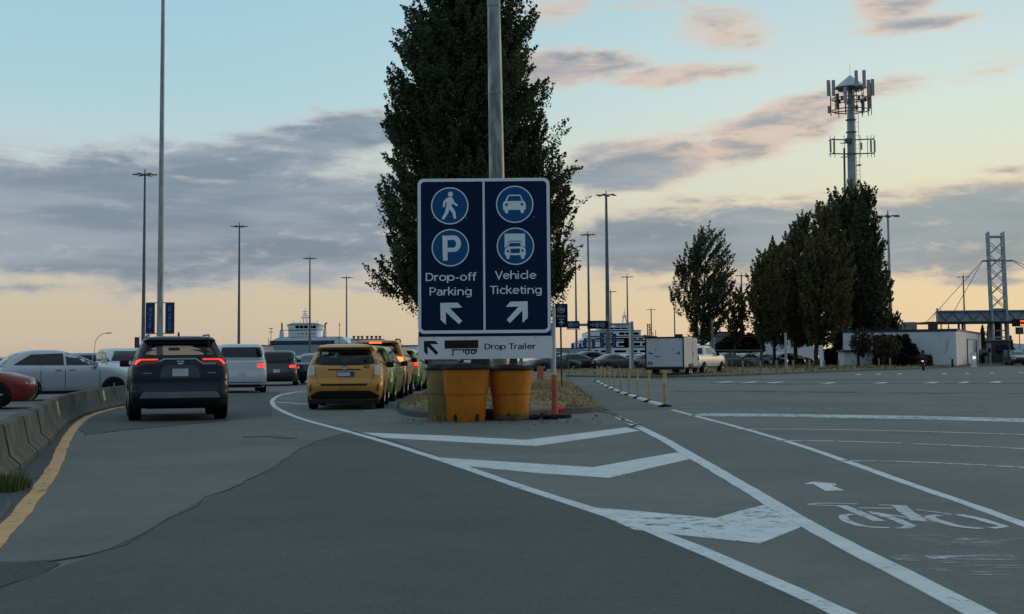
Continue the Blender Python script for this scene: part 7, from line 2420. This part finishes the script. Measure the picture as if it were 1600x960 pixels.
# lorry front and car waiting beyond the booths
put_car('hatch', 'black', 1590, 571, 170, 'dark car with lit headlights arriving at the right edge beyond the toll booth', 2, None, H=1.5, wagon=True, D=138)
for i, px_ in enumerate((1574, 1581)):
    a = P(px_, 561, 141); o = MB().lathe([(.04, -.06), (.12, -.03), (.13, .03), (.04, .06)], (0, 0, 0), 12).build('toll_light', M_lampw, None, smooth=True, loc=(a.x, 141, a.z))
    tag(o, ['small lit white lamp at the toll booth, left of the two', 'larger lit white lamp at the toll booth, right of the two'][i], 'lamp')
    MB().tube((0, .05, -a.z), (0, .05, 0), .04).build('stand', M_grey, o)
def conifer(px, yt, D, label, w, seed):
    rs = np.random.RandomState(seed); q = P(px, 560, D); H1 = P(px, yt, D).z
    e = empty('conifer', (q.x, D, 0), 0, label, 'tree')
    n = 1600; z = H1 * (1 - np.sqrt(rs.rand(n))) ; r_ = w * (1 - z / H1) * (.75 + .25 * np.sin(z * 6)); a = rs.uniform(0, 6.28, n); rr = r_ * rs.rand(n) ** .4
    pos = np.stack([rr * np.cos(a), rr * np.sin(a), z + .3], 1); s_ = .25
    u = rs.normal(0, 1, (n, 3)); u /= np.linalg.norm(u, axis=1)[:, None]; t = rs.normal(0, 1, (n, 3)); v = np.cross(u, t); v /= np.linalg.norm(v, axis=1)[:, None]
    V = np.stack([pos - u * s_, pos + v * s_ * .6, pos + u * s_, pos - v * s_ * .6], 1).reshape(-1, 3)
    mb = MB(); mb.v = [tuple(x) for x in V]; mb.f = [(4 * i, 4 * i + 1, 4 * i + 2, 4 * i + 3) for i in range(n)]; mb.build('crown', M_leafC, e, fix=False)
    MB().tube((0, 0, 0), (0, 0, H1 * .9), .15, .03).build('trunk', M_bark, e)
conifer(1536.5, 512, 175, 'dark pointed conifer right behind the corner of the white building', 1.0, 1)
conifer(1546, 511, 178, 'second dark conifer just right of the first behind the white building', .8, 2)
conifer(1580, 528, 185, 'small dark conifer to the right of the toll booth', .7, 3)

# ================================================================== FERRIES AND PORT
def pixbox(e, x0, y0, x1, y1, D, dep, m_, name, par=None, taper=None, bevel=0):
    """box that reaches from pixel x0,y0 (top left) to x1,y1 (bottom right) at distance D, dep metres deep"""
    a, b = P(x0, y0, D), P(x1, y1, D)
    mb = MB()
    X0_, X1_, Zt, Zb = a.x - e.location.x, b.x - e.location.x, a.z, b.z
    if taper:
        l0, r0 = P(taper[0], y0, D).x - e.location.x, P(taper[1], y0, D).x - e.location.x
        mb.prism_y([(X0_, Zb), (X1_, Zb), (r0, Zt), (l0, Zt)], 0, dep)
    else:
        mb.prism_y([(X0_, Zb), (X1_, Zb), (X1_, Zt), (X0_, Zt)], 0, dep)
    o = mb.build(name, m_, par or e, bevel=bevel)
    return o
FD = 450
e = empty('ferry', (P(480, 560, FD).x, FD, 0), 0, 'white and blue ferry seen end on with its wheelhouse above the cars on the left', 'ship')
pixbox(e, 410, 538, 548, 562, FD, 60, M_shipg, 'hull', taper=(421, 538))
pixbox(e, 421, 533, 522, 538.5, FD - .5, 62, M_shipb, 'blue_band')
pixbox(e, 421.5, 527, 522, 533, FD - .3, 60, M_ship, 'roof_deck', taper=(437, 531))
pixbox(e, 520, 526.5, 545, 536.5, FD + 3, 50, M_ship, 'side_deck', taper=(531, 536))
pixbox(e, 452, 516, 496, 527.2, FD + 2, 10, M_ship, 'bridge_base')
b_ = pixbox(e, 452, 507.5, 496.5, 516, FD + 1, 11, M_ship, 'wheelhouse', taper=(448.5, 500.5))
pixbox(e, 447.5, 505, 501, 508, FD + .5, 12, M_ship, 'wheelhouse_roof', taper=(456, 493))
for x0, x1 in ((462, 468), (468.8, 474.4), (475.2, 481.4), (484, 488), (488.6, 494.3)):
    pixbox(e, x0, 509.2, x1, 513.4, FD + .8, .3, M_shipd, 'window', b_)
pixbox(e, 440, 515.8, 506, 516.6, FD + 1.5, .4, M_ship, 'bridge_rail')
for s_, x in ((-1, 440.5), (1, 508)):
    pixbox(e, x - 2.6, 516, x + 2.6, 527.5, FD + 2, 3, M_ship, 'stair_tower', taper=(x - 1.6, x + 1.6))
    mb = MB(); a, b2 = P(x, 516, FD + 2), P(x, 506, FD + 2); c3_ = P(x - s_ * -2.6, 505.5, FD + 2)
    mb.tube((a.x - e.location.x, 2, a.z), (b2.x - e.location.x, 2, b2.z), .28); mb.tube((b2.x - e.location.x, 2, b2.z), (P(x + (-2.4 if s_ < 0 else 2.2), 505.4, FD).x - e.location.x, 2, b2.z + .2), .26)
    mb.build('exhaust_pipe', mat('rusty_pipe', (.25, .16, .15), .7), e)
mb = MB()
def mp(px, py, D=FD, dy=4): w = P(px, py, D); return (w.x - e.location.x, dy, w.z)
mb.tube(mp(471.5, 505), mp(471.5, 496), .22); mb.tube(mp(476.5, 505), mp(476.5, 496), .22); mb.tube(mp(468, 496.3), mp(480, 495.6), .22); mb.tube(mp(474, 496), mp(474, 480), .16, .07)
for y, w in ((492.5, 4.5), (490, 2.5), (486.3, 4.2)): mb.tube(mp(474 - w, y), mp(474 + w, y), .13)
mb.tube(mp(469, 496), mp(472.5, 488), .08); mb.tube(mp(479, 496), mp(475.5, 488), .08)
for x in (455.5, 466.5, 493.5): mb.tube(mp(x, 505), mp(x, 501), .12)
mb.build('radar_mast', M_ship, e)
for x in (467, 473, 479, 486, 490):
    pixbox(e, x, 521, x + 2, 523, FD + 1.7, .3, M_shipd, 'porthole')
# far port pieces left
def mastlet(px, yt, yb, D, arms, label, name='antenna_mast', r_=.12):
    q = P(px, yb, D); e_ = empty(name, (q.x, D, 0), 0, label, 'mast')
    mb = MB(); mb.tube((0, 0, 0), (0, 0, P(px, yt, D).z), r_, r_ * .7, 6)
    mb.build('mast_tube', M_steeld, e_)
    for k, (y, w) in enumerate(arms):
        z = P(px, y, D).z; MB().tube((-w, 0, z), (w, 0, z), .12, None, 5).build('crossbar', M_steeld, e_)
    return e_
mastlet(423.3, 513, 556, 430, [(513.5, .6), (519, .5)], 'thin antenna mast left of the ferry wheelhouse')
mastlet(530.5, 504, 556, 430, [(508, .3)], 'thin pole at the right end of the left ferry')
mastlet(419.5, 528.5, 556, 380, [], 'short slanted dark post at the left end of the ferry roof')
block('long low white port building above the yellow taxi roof', 548, 596, 531, 556, 380, 8, M_ship, 'port_building')
block('white port shed right of the tall yellow taxi', 626, 652, 541, 558, 260, 8, M_ship, 'port_building')
block('low grey port building left of the ferry above the hatchbacks', 342, 410, 541, 556, 260, 12, M_shipg, 'port_building')
block('long pale pier shed below the far hills left of the gantry', 862, 912, 545, 560, 380, 10, M_shipg, 'port_building')
for i, x in enumerate((551, 558, 564, 572, 579, 586, 592)):
    o = MB().lathe([(.25, 0), (.25, .5), (.4, .55), (.4, .9), (.1, 1.0)], (0, 0, 0), 8).build('roof_vent', M_steeld, None, loc=(P(x, 531, 381).x, 384, P(x, 531, 381).z + .1))
    tag(o, f'{["first", "second", "third", "fourth", "fifth", "sixth", "seventh"][i]} small vent from the left on the long white port building', 'vent', 'vents on the port building roof')

FD = 420
e = empty('ferry', (P(965, 560, FD).x, FD, 0), 0, 'large white passenger ferry with stacked decks behind the parked cars right of the sign', 'ship')
pixbox(e, 900, 543, 1030, 562, FD, 70, M_ship, 'hull', taper=(905, 1024))
pixbox(e, 906, 533, 1018, 543.4, FD + 1.2, 66, M_ship, 'lower_deck')
pixbox(e, 907, 526, 1012, 533.4, FD + 2.2, 60, M_ship, 'middle_deck', taper=(919, 1008))
pixbox(e, 921, 517.5, 1000, 526.4, FD + 3.2, 50, M_ship, 'upper_deck')
b_ = pixbox(e, 934, 511, 989, 518, FD + 4.2, 20, M_ship, 'bridge_deck', taper=(937, 988))
pixbox(e, 960, 506, 976, 511.4, FD + 6, 8, M_ship, 'funnel_base')
for y0, y1, xs_, dd in ((512.6, 515, [(939, 948), (949, 958), (959, 968), (969, 978), (979, 986)], 4.0), (520, 523.6, [(936, 946), (947, 957), (966, 975), (976, 985), (988, 997)], 3.0),
                        (528.4, 531, [(912, 916), (917, 924), (930, 942), (944, 957), (962, 980), (984, 994), (996, 1004)], 2.0), (536, 540.5, [(910, 915), (938, 949), (951, 962), (966, 984), (990, 1000), (1003, 1014)], 1.0),
                        (547.5, 551, [(912, 924), (928, 935), (939, 952), (960, 978), (984, 996), (1000, 1012)], -.2)):
    for x0, x1 in xs_:
        pixbox(e, x0, y0, x1, y1, FD + dd, .3, M_shipd, 'window_row')
for y_, x0, x1, dd in ((533, 905, 1018, .9), (526, 916, 1010, 1.9), (517.4, 920, 1001, 2.9), (543, 903, 1026, -.3)):
    pixbox(e, x0, y_ - .5, x1, y_ + .4, FD + dd, .3, M_refl, 'deck_edge')
pixbox(e, 975, 528, 987, 542, FD - .4, 1.5, M_shipb, 'blue_panel')
mb = MB()
mb.tube(mp(962.5, 511), mp(964.5, 497), .2); mb.tube(mp(969, 511), mp(967, 497), .2); mb.tube(mp(966, 500), mp(965.7, 487), .12, .06)
for y, w in ((499.5, 4.5), (497, 3), (493.5, 2)): mb.tube(mp(965.8 - w, y), mp(965.8 + w, y), .12)
mb.tube(mp(938.5, 512), mp(938.2, 494), .08); mb.tube(mp(936.5, 499), mp(940, 499), .08)
mb.build('radar_mast', M_ship, e)
for x in (918, 926):
    pixbox(e, x, 527, x + 5, 530, FD + .5, 3, M_ship, 'lifeboat', bevel=.2)
# loading tower right of the ferry
FD2 = 400
e = empty('loading_tower', (P(1017, 560, FD2).x, FD2, 0), 0, 'small steel loading tower behind the roof of the box trailer', 'tower')
mb = MB()
def mq(px, py, dy=0): w = P(px, py, FD2); return (w.x - e.location.x, dy, w.z)
mb.tube(mq(1012, 560), mq(1011.5, 506), .13); mb.tube(mq(1016, 560), mq(1015.5, 506), .13)
for y in range(506, 530, 4): mb.tube(mq(1011.7, y), mq(1015.6, y + 4), .07); mb.tube(mq(1015.6, y), mq(1011.7, y + 4), .07)
mb.tube(mq(1015, 512), mq(1022, 526), .09); mb.tube(mq(1024.5, 516), mq(1024.5, 560), .1); mb.tube(mq(1006, 525), mq(1027, 527), .25)
mb.build('lattice_frame', M_steeld, e)
mb = MB(); mb.prism_y([mq(1004, 528)[::2], mq(1011, 528)[::2], mq(1009, 523)[::2], mq(1005, 524)[::2]], 0, 1.5); mb.build('cab', M_steeld, e)
for i, (x, yt) in enumerate(((1483.5, 488), (1472, 482))):
    q = P(x, 556, 330); e_ = empty('antenna_mast', (q.x, 330, 0), 0, ['thin far tripod antenna mast seen under the canopy tip', 'thin far antenna pole left of the canopy cables'][i], 'mast')
    mb = MB(); zt_ = P(x, yt, 330).z; mb.tube((0, 0, 0), (0, 0, zt_), .07)
    for s_ in (-1, 1): mb.tube((s_ * .7, 0, 0), (0, 0, zt_ * .8), .05)
    mb.build('frame', M_steeld, e_)

for o in list(col.objects):
    if o.type == 'MESH' and o.parent is None and 'label' not in o and o.get('kind') is None:
        print('UNTAGGED', o.name)

for o in list(col.objects):
    if o.parent is None and 'label' in o and len(str(o['label']).split()) > 16: print('LONG', len(str(o['label']).split()), o.name, '|', o['label'])
